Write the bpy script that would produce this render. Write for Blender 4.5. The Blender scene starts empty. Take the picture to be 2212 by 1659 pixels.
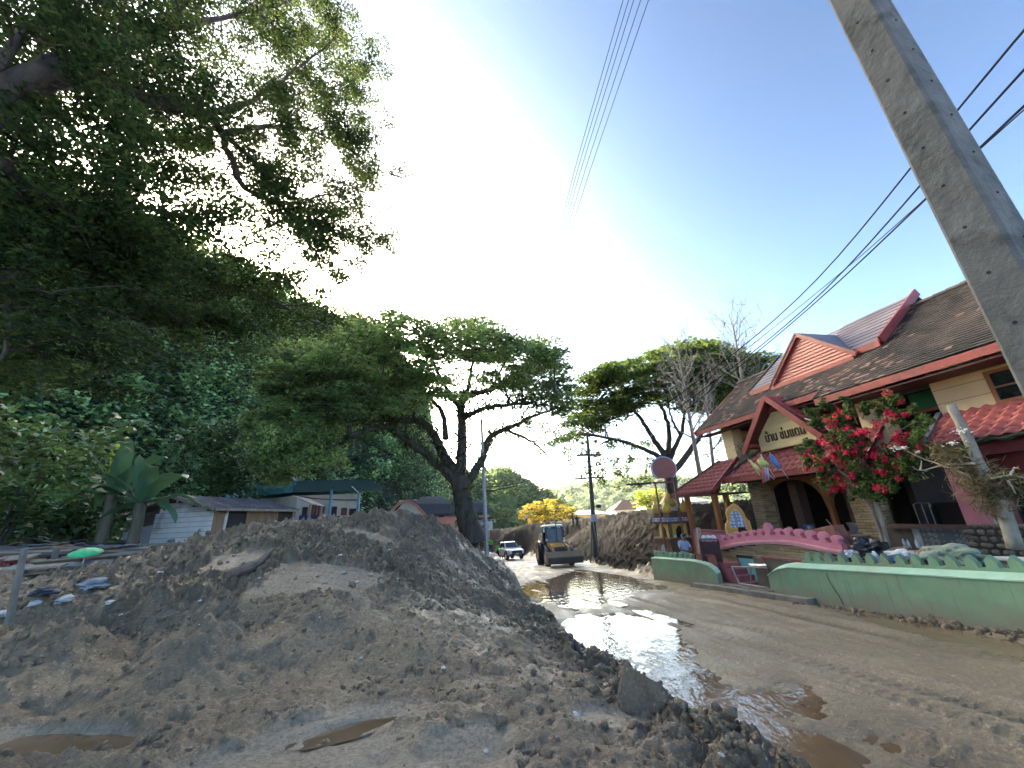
import bpy, bmesh, math, random
import numpy as np
from math import sin, cos, tan, pi, radians, hypot, atan2, sqrt
from mathutils import Matrix, Vector

random.seed(7)
rng = np.random.default_rng(11)
SC = bpy.context.scene
COL = SC.collection

# ------------------------------------------------------------------ camera
F_PX, CXP, CYP = 831.0, 1106.0, 829.5          # measured on a 2212 x 1659 copy of the photograph
TH, RO = radians(18.9), radians(2.85)          # pitch up, roll
CAM = np.array([0.0, 0.0, 1.85])
_f = np.array([0, cos(TH), sin(TH)]); _u0 = np.array([0, -sin(TH), cos(TH)]); _r0 = np.array([1.0, 0, 0])
_r = cos(RO)*_r0 - sin(RO)*_u0
_u = sin(RO)*_r0 + cos(RO)*_u0
cd = bpy.data.cameras.new('camera'); cam = bpy.data.objects.new('camera', cd); COL.objects.link(cam)
cd.sensor_width = 36.0; cd.lens = 36.0*F_PX/2212.0; cd.clip_start = 0.05; cd.clip_end = 6000
cam.matrix_world = Matrix([[_r[0], _u[0], -_f[0], CAM[0]], [_r[1], _u[1], -_f[1], CAM[1]],
                           [_r[2], _u[2], -_f[2], CAM[2]], [0, 0, 0, 1]])
SC.camera = cam

# ------------------------------------------------------------------ light
SUN_AZ, SUN_EL = radians(-39.0), radians(20.0)   # azimuth from +Y towards +X
w = bpy.data.worlds.new('World'); SC.world = w; w.use_nodes = True
nt = w.node_tree; nt.nodes.clear()
sky = nt.nodes.new('ShaderNodeTexSky'); sky.sky_type = 'NISHITA'; sky.sun_disc = False
sky.sun_elevation = SUN_EL; sky.sun_rotation = SUN_AZ
sky.air_density = 0.55; sky.dust_density = 4.5; sky.ozone_density = 1.7; sky.altitude = 300
bg = nt.nodes.new('ShaderNodeBackground'); bg.inputs[1].default_value = 0.15
wo = nt.nodes.new('ShaderNodeOutputWorld')
gm = nt.nodes.new('ShaderNodeGamma'); gm.inputs[1].default_value = 1.6     # deeper blue away from the glare, as the phone shows it
nt.links.new(sky.outputs[0], gm.inputs[0]); tn = nt.nodes.new('ShaderNodeMix'); tn.data_type = 'RGBA'; tn.blend_type = 'MULTIPLY'; tn.inputs[0].default_value = 1.0; tn.inputs[7].default_value = (1.0, 0.985, 0.76, 1)   # white balance for the shade
nt.links.new(gm.outputs[0], tn.inputs[6]); nt.links.new(tn.outputs[2], bg.inputs[0]); nt.links.new(bg.outputs[0], wo.inputs[0])
ld = bpy.data.lights.new('sun', 'SUN'); ld.energy = 3.0; ld.angle = radians(0.6); ld.color = (1.0, 0.93, 0.80)
sun = bpy.data.objects.new('sun', ld); COL.objects.link(sun)
_sd = Vector((sin(SUN_AZ)*cos(SUN_EL), cos(SUN_AZ)*cos(SUN_EL), sin(SUN_EL)))
sun.rotation_euler = _sd.to_track_quat('Z', 'Y').to_euler(); sun.location = (-40, 40, 60)
SC.view_settings.view_transform = 'Standard'; SC.view_settings.look = 'None'
SC.view_settings.exposure = 2.12; SC.view_settings.gamma = 1.0
SC.cycles.use_denoising = True
SC.cycles.max_bounces = 6; SC.cycles.diffuse_bounces = 3; SC.cycles.glossy_bounces = 3
SC.cycles.transmission_bounces = 4; SC.cycles.transparent_max_bounces = 8; SC.cycles.volume_bounces = 1
SC.cycles.use_adaptive_sampling = True

# ------------------------------------------------------------------ pixel <-> place
EA = np.array([sin(radians(-12.16)), cos(radians(-12.16)), 0.0])     # along the road and the house front
EQ = np.array([EA[1], -EA[0], 0.0])                                  # across, towards the house
SLOPE = -0.0586
def ray(x, y): return (x-CXP)/F_PX*_r - (y-CYP)/F_PX*_u + _f
def PB(x, y, B): w_ = ray(x, y); return CAM + w_*(B/(w_ @ EQ))
def PA(x, y, A): w_ = ray(x, y); return CAM + w_*(A/(w_ @ EA))
def PZ(x, y, z): w_ = ray(x, y); return CAM + w_*((z-CAM[2])/w_[2])
def PD(x, y, d): w_ = ray(x, y); return CAM + w_*(d/hypot(w_[0], w_[1]))
def PR(x, y, dz=0.0):
    w_ = ray(x, y); return CAM + w_*((dz-CAM[2])/(w_[2]-SLOPE*(EA @ w_)))
def W(a, b, z): return np.array([a*EA[0]+b*EQ[0], a*EA[1]+b*EQ[1], z])
def AB(p): return float(p[0]*EA[0]+p[1]*EA[1]), float(p[0]*EQ[0]+p[1]*EQ[1])
def zroad(a): return SLOPE*a
def zoom(x0, y0, s): return lambda x, y: ((x0+x/s)*2212/4032, (y0+y/s)*2212/4032)
z1 = zoom(2500, 1050, 2.458); z2 = zoom(3132, 1050, 2.458); z3 = zoom(2500, 1650, 2.458); z4 = zoom(3132, 1650, 2.458)

# ------------------------------------------------------------------ noise
def _h(ix, iy, s):
    ix = ix.astype(np.int64); iy = iy.astype(np.int64)
    h = (ix*374761393 + iy*668265263 + s*144269504) & 0xffffffff
    h = ((h ^ (h >> 13))*1274126177) & 0xffffffff
    h = ((h ^ (h >> 16))*2246822519) & 0xffffffff
    return ((h ^ (h >> 15)) & 0xffffff)/float(0xffffff)
def vnoise(x, y, s=0):
    xi = np.floor(x); yi = np.floor(y); fx = x-xi; fy = y-yi
    fx = fx*fx*(3-2*fx); fy = fy*fy*(3-2*fy)
    a = _h(xi, yi, s); b = _h(xi+1, yi, s); c = _h(xi, yi+1, s); d = _h(xi+1, yi+1, s)
    return (a+(b-a)*fx) + ((c+(d-c)*fx)-(a+(b-a)*fx))*fy
def fbm(x, y, s=0, o=4, g=0.5):
    r = np.zeros_like(x); k = 1.0; t = 0.0
    for i in range(o):
        r += k*vnoise(x*2**i+17.3*i, y*2**i-9.1*i, s+i); t += k; k *= g
    return r/t
def worley(x, y, s=0):
    xi = np.floor(x); yi = np.floor(y); best = np.full(x.shape, 9.0); sec = np.full(x.shape, 9.0); cid = np.zeros(x.shape)
    for dx in (-1, 0, 1):
        for dy in (-1, 0, 1):
            cx = xi+dx; cy = yi+dy
            px = cx+_h(cx, cy, s); py = cy+_h(cx, cy, s+91)
            d = (x-px)**2+(y-py)**2
            m = d < best
            sec = np.where(m, best, np.minimum(sec, d)); cid = np.where(m, _h(cx, cy, s+177), cid); best = np.where(m, d, best)
    return np.sqrt(best), np.sqrt(sec), cid
def sstep(a, b, x):
    t = np.clip((x-a)/(b-a), 0, 1); return t*t*(3-2*t)

# ------------------------------------------------------------------ materials
MATS = {}
def _ramp(nt, fac, stops):
    r = nt.nodes.new('ShaderNodeValToRGB'); e = r.color_ramp.elements
    while len(e) < len(stops): e.new(0.5)
    for i, (p, c) in enumerate(stops): e[i].position = p; e[i].color = (c[0], c[1], c[2], 1)
    nt.links.new(fac, r.inputs[0]); return r.outputs[0]
def _noise(nt, vec, scale, detail=4, rough=0.55, dist=0.0):
    n = nt.nodes.new('ShaderNodeTexNoise'); n.inputs['Scale'].default_value = scale; n.inputs['Detail'].default_value = detail
    n.inputs['Roughness'].default_value = rough; n.inputs['Distortion'].default_value = dist
    if vec is not None: nt.links.new(vec, n.inputs['Vector'])
    return n.outputs['Fac']
def _mix(nt, fac, a, b, mode='MIX'):
    m = nt.nodes.new('ShaderNodeMix'); m.data_type = 'RGBA'; m.blend_type = mode
    for i, v in ((0, fac), (6, a), (7, b)):
        if hasattr(v, 'is_linked'): nt.links.new(v, m.inputs[i])
        elif i == 0: m.inputs[0].default_value = v
        else: m.inputs[i].default_value = (v[0], v[1], v[2], 1)
    return m.outputs[2]
def _math(nt, op, a, b=None):
    m = nt.nodes.new('ShaderNodeMath'); m.operation = op
    for i, v in ((0, a), (1, b)):
        if v is None: continue
        if hasattr(v, 'is_linked'): nt.links.new(v, m.inputs[i])
        else: m.inputs[i].default_value = v
    return m.outputs[0]
def _new(name):
    m = bpy.data.materials.new(name); m.use_nodes = True; nt = m.node_tree
    b = nt.nodes['Principled BSDF']; return m, nt, b
def _scaled(nt, vec, s):
    mp = nt.nodes.new('ShaderNodeMapping'); mp.inputs['Scale'].default_value = s
    nt.links.new(vec, mp.inputs['Vector']); return mp.outputs[0]
def mat(name, col, col2=None, scale=6.0, rough=0.8, stretch=None, bump=0.15, bscale=40.0, metal=0.0, dirt=None, dscale=1.2,
        dlo=0.52, dhi=0.72, spec=0.5, jitter=0.0, coat=0.0, rvar=0.0, splash=None):
    """uneven paint / stone / wood: two-tone noise, optional stains with a shape of their own, fine relief"""
    if name in MATS: return MATS[name]
    m, nt, b = _new(name)
    tc = nt.nodes.new('ShaderNodeTexCoord'); v = tc.outputs['Object']
    vs = _scaled(nt, v, stretch) if stretch else v
    n = _noise(nt, vs, scale, 5, 0.6)
    c2 = col2 if col2 else tuple(x*0.72 for x in col)
    c = _ramp(nt, n, [(0.3, c2), (0.7, col)])
    if dirt:
        d = _noise(nt, v, dscale, 6, 0.65, 0.4)
        df = _ramp(nt, d, [(dlo, (0, 0, 0)), (dhi, (1, 1, 1))])
        c = _mix(nt, df, c, dirt)
    if splash:      # mud thrown up from the road: ragged upper edge, height above the sloping road
        col_s, hgt, z0 = splash; ge = nt.nodes.new('ShaderNodeNewGeometry'); vd = nt.nodes.new('ShaderNodeVectorMath'); vd.operation = 'DOT_PRODUCT'
        nt.links.new(ge.outputs['Position'], vd.inputs[0]); vd.inputs[1].default_value = (-SLOPE*EA[0], -SLOPE*EA[1], 1.0)
        hh = _math(nt, 'SUBTRACT', vd.outputs['Value'], z0); nn = _math(nt, 'MULTIPLY', _noise(nt, v, 4.0, 6, .7), hgt*2.2)
        sf_ = _ramp(nt, _math(nt, 'SUBTRACT', nn, hh), [(.0, (0, 0, 0)), (.42, (.9, .9, .9))]); c = _mix(nt, sf_, c, col_s)
        rs_ = _ramp(nt, _noise(nt, _scaled(nt, v, (7, 7, .5)), 2.0, 4, .6), [(.56, (0, 0, 0)), (.72, (.55, .55, .55))]); c = _mix(nt, rs_, c, tuple(x*.6 for x in col_s))
    if jitter:
        oi = nt.nodes.new('ShaderNodeObjectInfo')
        k = _math(nt, 'MULTIPLY_ADD', oi.outputs['Random'], jitter*2); k.node.inputs[2].default_value = 1-jitter
        hv = nt.nodes.new('ShaderNodeHueSaturation'); nt.links.new(k, hv.inputs['Value']); nt.links.new(c, hv.inputs['Color']); c = hv.outputs[0]
    nt.links.new(c, b.inputs['Base Color'])
    b.inputs['Metallic'].default_value = metal; b.inputs['Specular IOR Level'].default_value = spec
    if rvar:
        rr = _math(nt, 'MULTIPLY_ADD', n, rvar); rr.node.inputs[2].default_value = rough-rvar*0.5
        nt.links.new(rr, b.inputs['Roughness'])
    else: b.inputs['Roughness'].default_value = rough
    if coat: b.inputs['Coat Weight'].default_value = coat; b.inputs['Coat Roughness'].default_value = 0.06
    if bump:
        bn = _noise(nt, vs, bscale, 4, 0.6)
        bp = nt.nodes.new('ShaderNodeBump'); bp.inputs['Strength'].default_value = bump; bp.inputs['Distance'].default_value = 0.02
        nt.links.new(bn, bp.inputs['Height']); nt.links.new(bp.outputs[0], b.inputs['Normal'])
    MATS[name] = m; return m
def leafmat(name, trans=0.35, rough=0.55, spec=0.3):
    """leaf colour comes per leaf from the colour attribute 'Col'"""
    if name in MATS: return MATS[name]
    m, nt, b = _new(name)
    at = nt.nodes.new('ShaderNodeAttribute'); at.attribute_name = 'Col'
    nt.links.new(at.outputs['Color'], b.inputs['Base Color']); b.inputs['Roughness'].default_value = rough
    b.inputs['Specular IOR Level'].default_value = spec
    tr = nt.nodes.new('ShaderNodeBsdfTranslucent')
    hs = nt.nodes.new('ShaderNodeHueSaturation'); hs.inputs['Value'].default_value = 1.5; hs.inputs['Hue'].default_value = 0.485
    nt.links.new(at.outputs['Color'], hs.inputs['Color']); nt.links.new(hs.outputs[0], tr.inputs[0])
    mx = nt.nodes.new('ShaderNodeMixShader'); mx.inputs[0].default_value = trans
    out = nt.nodes['Material Output']
    nt.links.new(b.outputs[0], mx.inputs[1]); nt.links.new(tr.outputs[0], mx.inputs[2]); nt.links.new(mx.outputs[0], out.inputs[0])
    MATS[name] = m; return m

# ------------------------------------------------------------------ mesh building
class MB:
    """collects shapes in world coordinates, then links them as ONE mesh object"""
    def __init__(s): s.v = []; s.f = []; s.m = []; s.cur = 0
    def add(s, verts, faces):
        o = len(s.v); s.v += [tuple(map(float, p)) for p in verts]
        for f in faces: s.f.append(tuple(o+i for i in f)); s.m.append(s.cur)
        return s
    def box(s, c, size, ax=None):
        """c centre, size full extents along ax = (3 unit vectors)"""
        X, Y, Z = ax if ax else (np.array([1., 0, 0]), np.array([0, 1., 0]), np.array([0, 0, 1.]))
        c = np.asarray(c, float); h = [x/2 for x in size]
        vs = [c+X*sx*h[0]+Y*sy*h[1]+Z*sz*h[2] for sz in (-1, 1) for sy in (-1, 1) for sx in (-1, 1)]
        return s.add(vs, [(0, 2, 3, 1), (4, 5, 7, 6), (0, 1, 5, 4), (2, 6, 7, 3), (0, 4, 6, 2), (1, 3, 7, 5)])
    def hbox(s, a0, a1, b0, b1, zz0, zz1):
        """box in house coordinates"""
        return s.box(W((a0+a1)/2, (b0+b1)/2, (zz0+zz1)/2), (abs(a1-a0), abs(b1-b0), abs(zz1-zz0)), (EA, EQ, np.array([0, 0, 1.])))
    def bar(s, p, q, w_, h_=None, up=(0, 0, 1)):
        p = np.asarray(p, float); q = np.asarray(q, float); d = q-p; L = np.linalg.norm(d); d = d/L
        up = np.asarray(up, float)
        if abs(d @ up) > 0.97: up = np.array([1., 0, 0])
        x = np.cross(d, up); x /= np.linalg.norm(x); z = np.cross(x, d)
        return s.box((p+q)/2, (w_, L, h_ or w_), (x, d, z))
    def tube(s, pts, rad, n=8, cap=True):
        pts = [np.asarray(p, float) for p in pts]; N = len(pts)
        if not hasattr(rad, '__len__'): rad = [rad]*N
        o = len(s.v); prev = None
        for i, p in enumerate(pts):
            d = pts[min(i+1, N-1)]-pts[max(i-1, 0)]; L = np.linalg.norm(d); d = d/(L if L > 1e-9 else 1)
            if prev is None:
                up = np.array([0, 0, 1.]) if abs(d[2]) < 0.9 else np.array([1., 0, 0]); x = np.cross(d, up)
            else: x = prev-d*(prev @ d)
            x /= max(np.linalg.norm(x), 1e-9); prev = x; y = np.cross(d, x)
            for k in range(n):
                t = 2*pi*k/n; s.v.append(tuple(p+rad[i]*(cos(t)*x+sin(t)*y)))
        for i in range(N-1):
            for k in range(n):
                k2 = (k+1) % n
                s.f.append((o+i*n+k, o+i*n+k2, o+(i+1)*n+k2, o+(i+1)*n+k)); s.m.append(s.cur)
        if cap:
            s.f.append(tuple(o+k for k in range(n))[::-1]); s.m.append(s.cur)
            s.f.append(tuple(o+(N-1)*n+k for k in range(n))); s.m.append(s.cur)
        return s
    def lathe(s, c, prof, n=16, ax=(0, 0, 1)):
        c = np.asarray(c, float); ax = np.asarray(ax, float); ax = ax/np.linalg.norm(ax)
        t_ = np.array([1., 0, 0]) if abs(ax[0]) < 0.9 else np.array([0, 1., 0])
        x = np.cross(ax, t_); x /= np.linalg.norm(x); y = np.cross(ax, x); o = len(s.v)
        for (r_, h_) in prof:
            for k in range(n):
                t = 2*pi*k/n; s.v.append(tuple(c+ax*h_+r_*(cos(t)*x+sin(t)*y)))
        for i in range(len(prof)-1):
            for k in range(n):
                k2 = (k+1) % n; s.f.append((o+i*n+k, o+i*n+k2, o+(i+1)*n+k2, o+(i+1)*n+k)); s.m.append(s.cur)
        s.f.append(tuple(o+k for k in range(n))[::-1]); s.m.append(s.cur)
        s.f.append(tuple(o+(len(prof)-1)*n+k for k in range(n))); s.m.append(s.cur)
        return s
    def prism(s, poly, d):
        """poly: 3-D outline, d: extrusion vector"""
        d = np.asarray(d, float); n = len(poly); P = [np.asarray(p, float) for p in poly]
        fs = [tuple(range(n))[::-1], tuple(range(n, 2*n))]+[(i, (i+1) % n, n+(i+1) % n, n+i) for i in range(n)]
        return s.add(P+[p+d for p in P], fs)
    def build(s, name, m, parent=None, smooth=False, bevel=0.0, loc=None, sub=0):
        o0 = np.array(parent['_o']) if parent is not None else (np.asarray(loc, float) if loc is not None else np.zeros(3))
        me = bpy.data.meshes.new(name)
        me.from_pydata([(x-o0[0], y-o0[1], z-o0[2]) for x, y, z in s.v], [], s.f)
        ms = m if isinstance(m, (list, tuple)) else [m]
        for k in ms: me.materials.append(k)
        if len(ms) > 1: me.polygons.foreach_set('material_index', s.m)
        bm = bmesh.new(); bm.from_mesh(me); bmesh.ops.recalc_face_normals(bm, faces=bm.faces)
        if bevel: bmesh.ops.bevel(bm, geom=list(bm.edges), offset=bevel, segments=1, affect='EDGES', profile=0.5, clamp_overlap=True)
        bm.to_mesh(me); bm.free()
        if smooth: me.polygons.foreach_set('use_smooth', [True]*len(me.polygons))
        o = bpy.data.objects.new(name, me); COL.objects.link(o)
        if parent is not None: o.parent = parent; o['_o'] = list(o0)
        else: o.location = o0; o['_o'] = list(o0)
        return o
def part(name, m, parent, fn, **k):
    b = MB(); fn(b); return b.build(name, m, parent, **k)
def tag(o, label, cat, group=None, kind=None):
    o['label'] = label; o['category'] = cat
    if group: o['group'] = group
    if kind: o['kind'] = kind
    return o
def thing(name, label, cat, loc, group=None):
    o = bpy.data.objects.new(name, None); COL.objects.link(o); o.location = tuple(map(float, loc))
    o.empty_display_size = 0.2; o['_o'] = [float(x) for x in loc]
    return tag(o, label, cat, group)
def struct(o, label=None):
    o['kind'] = 'structure'
    if label: o['label'] = label
    return o
def inst(name, me, parent, M):
    """a piece that shares mesh data; M world matrix (4x4 array)"""
    o = bpy.data.objects.new(name, me); COL.objects.link(o)
    o0 = np.array(parent['_o']); M = np.array(M, float); M[:3, 3] -= o0
    o.parent = parent; o.matrix_local = Matrix(M.tolist()); return o
def frame(x, y, z, p): 
    M = np.eye(4); M[:3, 0] = x; M[:3, 1] = y; M[:3, 2] = z; M[:3, 3] = p; return M
def meshdata(name, mb, m, smooth=False):
    o = mb.build(name, m, smooth=smooth); me = o.data; bpy.data.objects.remove(o); return me
def npmesh(name, V, Fq, m, col=None, parent=None, smooth=False, loc=None, fcol=None):
    """fast mesh: V (n,3) Fq (k,3|4) ; col (n,3) point colours"""
    me = bpy.data.meshes.new(name); V = np.asarray(V, np.float32); Fq = np.asarray(Fq, np.int32)
    o0 = np.array(parent['_o']) if parent is not None else (np.asarray(loc, float) if loc is not None else np.zeros(3))
    V = V-o0.astype(np.float32)
    me.vertices.add(len(V)); me.vertices.foreach_set('co', V.ravel())
    k = Fq.shape[1]; me.loops.add(Fq.size); me.loops.foreach_set('vertex_index', Fq.ravel())
    me.polygons.add(len(Fq)); me.polygons.foreach_set('loop_start', np.arange(0, Fq.size, k, dtype=np.int32))
    me.polygons.foreach_set('loop_total', np.full(len(Fq), k, np.int32))
    if smooth: me.polygons.foreach_set('use_smooth', np.ones(len(Fq), bool))
    me.update(calc_edges=True)
    if col is not None:
        at = me.color_attributes.new('Col', 'FLOAT_COLOR', 'POINT')
        c4 = np.ones((len(V), 4), np.float32); c4[:, :3] = col; at.data.foreach_set('color', c4.ravel())
    me.materials.append(m); me.validate()
    o = bpy.data.objects.new(name, me); COL.objects.link(o)
    if parent is not None: o.parent = parent
    else: o.location = o0
    o['_o'] = list(map(float, o0)); return o
UP = np.array([0, 0, 1.0])
def smoothpath(pts, n=6):
    """Catmull-Rom through points"""
    P = [np.asarray(p, float) for p in pts]; P = [2*P[0]-P[1]]+P+[2*P[-1]-P[-2]]; out = []
    for i in range(1, len(P)-2):
        for k in range(n):
            t = k/n; a, b, c, d = P[i-1], P[i], P[i+1], P[i+2]
            out.append(0.5*((2*b)+(-a+c)*t+(2*a-5*b+4*c-d)*t*t+(-a+3*b-3*c+d)*t**3))
    out.append(P[-2]); return out
# ================================================================== TERRAIN
def rbf_fit(P, reg=0.02):
    P = np.asarray(P, float); X = P[:, :2]; n = len(P)
    d = np.hypot(X[:, None, 0]-X[None, :, 0], X[:, None, 1]-X[None, :, 1])
    A = np.zeros((n+3, n+3)); A[:n, :n] = d+np.eye(n)*reg; A[:n, n] = 1; A[:n, n+1:] = X; A[n, :n] = 1; A[n+1:, :n] = X.T
    c = np.linalg.solve(A, np.r_[P[:, 2], 0, 0, 0]); return X, c
def rbf_eval(fit, x, y):
    X, c = fit; r = np.full(x.shape, c[-3])+c[-2]*x+c[-1]*y
    for i in range(len(X)): r += c[i]*np.hypot(x-X[i, 0], y-X[i, 1])
    return r
CP = []
def cpz(x, y, z): CP.append((x, y, z))
def cpd(px, py, d): CP.append(tuple(PD(px, py, d)))
def cpl(px, py, z): CP.append(tuple(PZ(px, py, z)))
# muddy bank the photographer stands on
for p in [(0, 0, .36), (-2.5, -1, .36), (-6, -3, .42), (0, -4, .36), (-14, -4, .5), (-6, 3, .4), (2.6, 1.2, .16), (2.4, -3, .2), (-12, 3, .45), (-25, 5, .6), (-30, -10, .6), (0, -20, .5)]: cpz(*p)
for p in [(0, 1659), (260, 1659), (560, 1659), (860, 1659), (1106, 1659), (1330, 1659), (1250, 1560), (1000, 1540), (700, 1540), (400, 1540), (100, 1540),
          (1130, 1470), (900, 1450), (600, 1450), (300, 1440), (60, 1440)]: cpl(p[0], p[1], .30)
for p in [(1560, 1640, .34), (1430, 1570, .36), (1330, 1510, .38), (1230, 1450, .36), (1170, 1390, .36), (1130, 1350, .34), (1110, 1310, .30), (1085, 1285, .34), (1075, 1262, .40), (1065, 1240, .45), (1060, 1225, .5), (1100, 1420, .55), (1050, 1370, .62), (1030, 1320, .75), (1020, 1275, .95)]: CP.append(tuple(PR(*p)))
cpl(900, 1390, .42); cpl(750, 1390, .42); cpl(500, 1400, .38); cpl(250, 1400, .36)
# the mound: crest as it stands against what is behind it
for p in [(0, 1352, 8.0), (95, 1312, 9.0), (200, 1268, 10.2), (290, 1216, 11.5), (360, 1188, 12.0), (450, 1160, 12.5), (530, 1141, 12.8), (640, 1129, 12.5),
          (740, 1124, 12.6), (800, 1113, 12.8), (865, 1109, 13.0), (925, 1119, 13.4), (975, 1143, 14.2), (1012, 1168, 15.5), (1036, 1193, 17.0), (1050, 1207, 19)]: cpd(*p)
for p in [(690, 1240, 8.3), (520, 1230, 9.2), (850, 1210, 9.2), (950, 1260, 9.4), (350, 1270, 8.6), (985, 1205, 12.4), (690, 1310, 6.7), (450, 1330, 6.6), (900, 1320, 7.0), (180, 1340, 7.6)]: cpd(*p)
# behind the mound: field of debris, gardens of the houses
for p in [(60, 1270, 11.5), (150, 1250, 14), (30, 1232, 15), (200, 1215, 17), (100, 1200, 20), (0, 1195, 22)]: cpd(*p)
for p in [(-14, 18, .75), (-10, 18, .7), (-6, 18, .6), (-2.5, 19, .2), (-20, 24, .9), (-12, 24, .8), (-6, 26, .4), (-2.2, 27, -.7), (-4, 34, -.6), (-12, 34, .7), (-25, 30, 1.2), (-8, 45, -.8), (-40, 30, 2.0),
          (-5, 60, -2.2), (-20, 50, .3), (-35, 60, 1.2), (-10, 80, -2.5), (0, 90, -2.8), (-40, 100, 0), (20, 100, -2.0), (-60, 30, 3)]: cpz(*p)
# long spoil heap across the end of the road, running behind the house
RIDGE = [(985, 1150, 66), (1045, 1146, 64), (1120, 1138, 60), (1200, 1131, 54), (1290, 1119, 45), (1360, 1113, 38), (1420, 1108, 32), (1500, 1100, 29), (1600, 1092, 27), (1700, 1085, 26)]
for p in RIDGE: cpd(*p)
for p in [(1045, 1146, 68), (1200, 1131, 59), (1420, 1108, 36), (1600, 1092, 31)]: cpd(*p)
for p in [(-3.4, 56, -2.9), (.5, 55, -2.9), (3.6, 50, -2.7), (5.2, 42, -2.2), (6.4, 33, -1.35), (6.6, 27, -1.05), (6.9, 22.5, -.75), (9.5, 21.5, -.1), (12.5, 21.5, 0.3), (15, 20, .3)]: cpz(*p)
cpd(1330, 1200, 30); cpd(1370, 1222, 24)
# house side and behind
for p in [(10, 3, .2), (9, 8, .2), (9, 13, .1), (9, 17.5, -.1), (14, 8, .3), (14, 15, .2), (20, 5, .3), (30, 20, .3), (22, 30, 1.0), (40, 0, .3), (20, -15, .3), (60, 40, .5), (40, 70, -1)]: cpz(*p)
for q in [(15, 10.2, -.62), (16.2, 10.6, -.6), (14, 10, -.65), (17.4, 11.0, -.55), (15, 11.5, -.6), (16.5, 9.6, -.75)]: CP.append(tuple(W(*q)))
FIT = rbf_fit(CP)
EDGE = [(p[0], p[1]) for p in [PR(*q) for q in [(1720, 1659), (1640, 1620), (1560, 1580), (1500, 1540), (1400, 1490), (1330, 1440), (1262, 1418), (1217, 1365), (1190, 1330), (1140, 1290), (1115, 1265), (1100, 1240)]]]
_wl = lambda a: tuple(W(a, 9.25, 0)[:2])
ROADP = [tuple(W(-30, 2.9, 0)[:2]), tuple(W(0, 2.9, 0)[:2])]+EDGE+[(-1.5, 34), (-2.2, 42), (-3.6, 54), (0.5, 53.5), (3.2, 49), (4.3, 41), (4.7, 33), (4.9, 27), (5.3, 21.5), _wl(16.6), _wl(13.7), tuple(W(13.7, 10.6, 0)[:2]), tuple(W(10.1, 10.6, 0)[:2]), _wl(10.1), _wl(5), _wl(-30)]
def poly_sd(P, x, y):
    """signed distance to a polygon, positive inside"""
    d = np.full(x.shape, 1e9); ins = np.zeros(x.shape, bool); n = len(P)
    for i in range(n):
        (x0, y0), (x1, y1) = P[i], P[(i+1) % n]; ex, ey = x1-x0, y1-y0; L = ex*ex+ey*ey
        t = np.clip(((x-x0)*ex+(y-y0)*ey)/L, 0, 1); d = np.minimum(d, np.hypot(x-x0-t*ex, y-y0-t*ey))
        c = ((y0 > y) != (y1 > y)) & (x < (x1-x0)*(y-y0)/((y1-y0) if y1 != y0 else 1e-9)+x0); ins ^= c
    return np.where(ins, d, -d)
# scraped or pressed flat patches: (pixel, half length, half width, turn, grooves)
def _patch(px, py, d, L, Wd, turn, gr): p = PD(px, py, d); return (p[0], p[1], L, Wd, turn, gr)
PATCH = [_patch(690, 1242, 8.3, 1.0, .62, -.05, 6), _patch(790, 1157, 11.2, .95, .3, 0, 4), _patch(515, 1205, 9.8, .55, .5, .35, 5), _patch(640, 1560, 3.9, .9, .32, .2, 0),
         _patch(760, 1505, 4.25, .75, .30, .45, 0), _patch(900, 1640, 3.2, .75, .45, .3, 0), _patch(1330, 1575, 4.1, .36, .22, .2, 0), _patch(150, 1445, 5.6, .8, .22, 0, 0), _patch(80, 1600, 4.3, .5, .2, .2, 0), _patch(1010, 1590, 3.6, .4, .25, .1, 0)]
PUD = {}                                    # muddy water: outlines on the photograph, lying on the road
PUD['a'] = [(1108, 1268), (1180, 1252), (1245, 1229), (1330, 1236), (1418, 1262), (1440, 1270), (1385, 1276), (1350, 1290), (1330, 1306), (1285, 1312), (1215, 1306), (1140, 1292)]
PUD['b'] = [(1205, 1362), (1262, 1332), (1390, 1322), (1455, 1350), (1455, 1385), (1510, 1420), (1500, 1450), (1620, 1490), (1690, 1475), (1745, 1500), (1760, 1535), (1690, 1560), (1850, 1600), (1960, 1659),
            (1740, 1659), (1600, 1600), (1500, 1545), (1400, 1494), (1290, 1430), (1250, 1405)]
PUD['c'] = [(1830, 1325), (1950, 1338), (2080, 1358), (2230, 1388), (2230, 1425), (2080, 1392), (1930, 1360)]
PUDW = {k: [tuple(PR(*p)[:2]) for p in v] for k, v in PUD.items()}
HOL = []; LAST = {}
def _hol(px, py, d, L, Wd, tn): p = PD(px, py, d); HOL.append((p[0], p[1], L, Wd, tn, float(rbf_eval(FIT, np.array([p[0]]), np.array([p[1]]))[0])))
_hol(170, 1447, 5.5, .46, .13, -.1); _hol(772, 1510, 4.2, .27, .085, .5); _hol(75, 1440, 5.7, .2, .06, 0)
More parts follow.
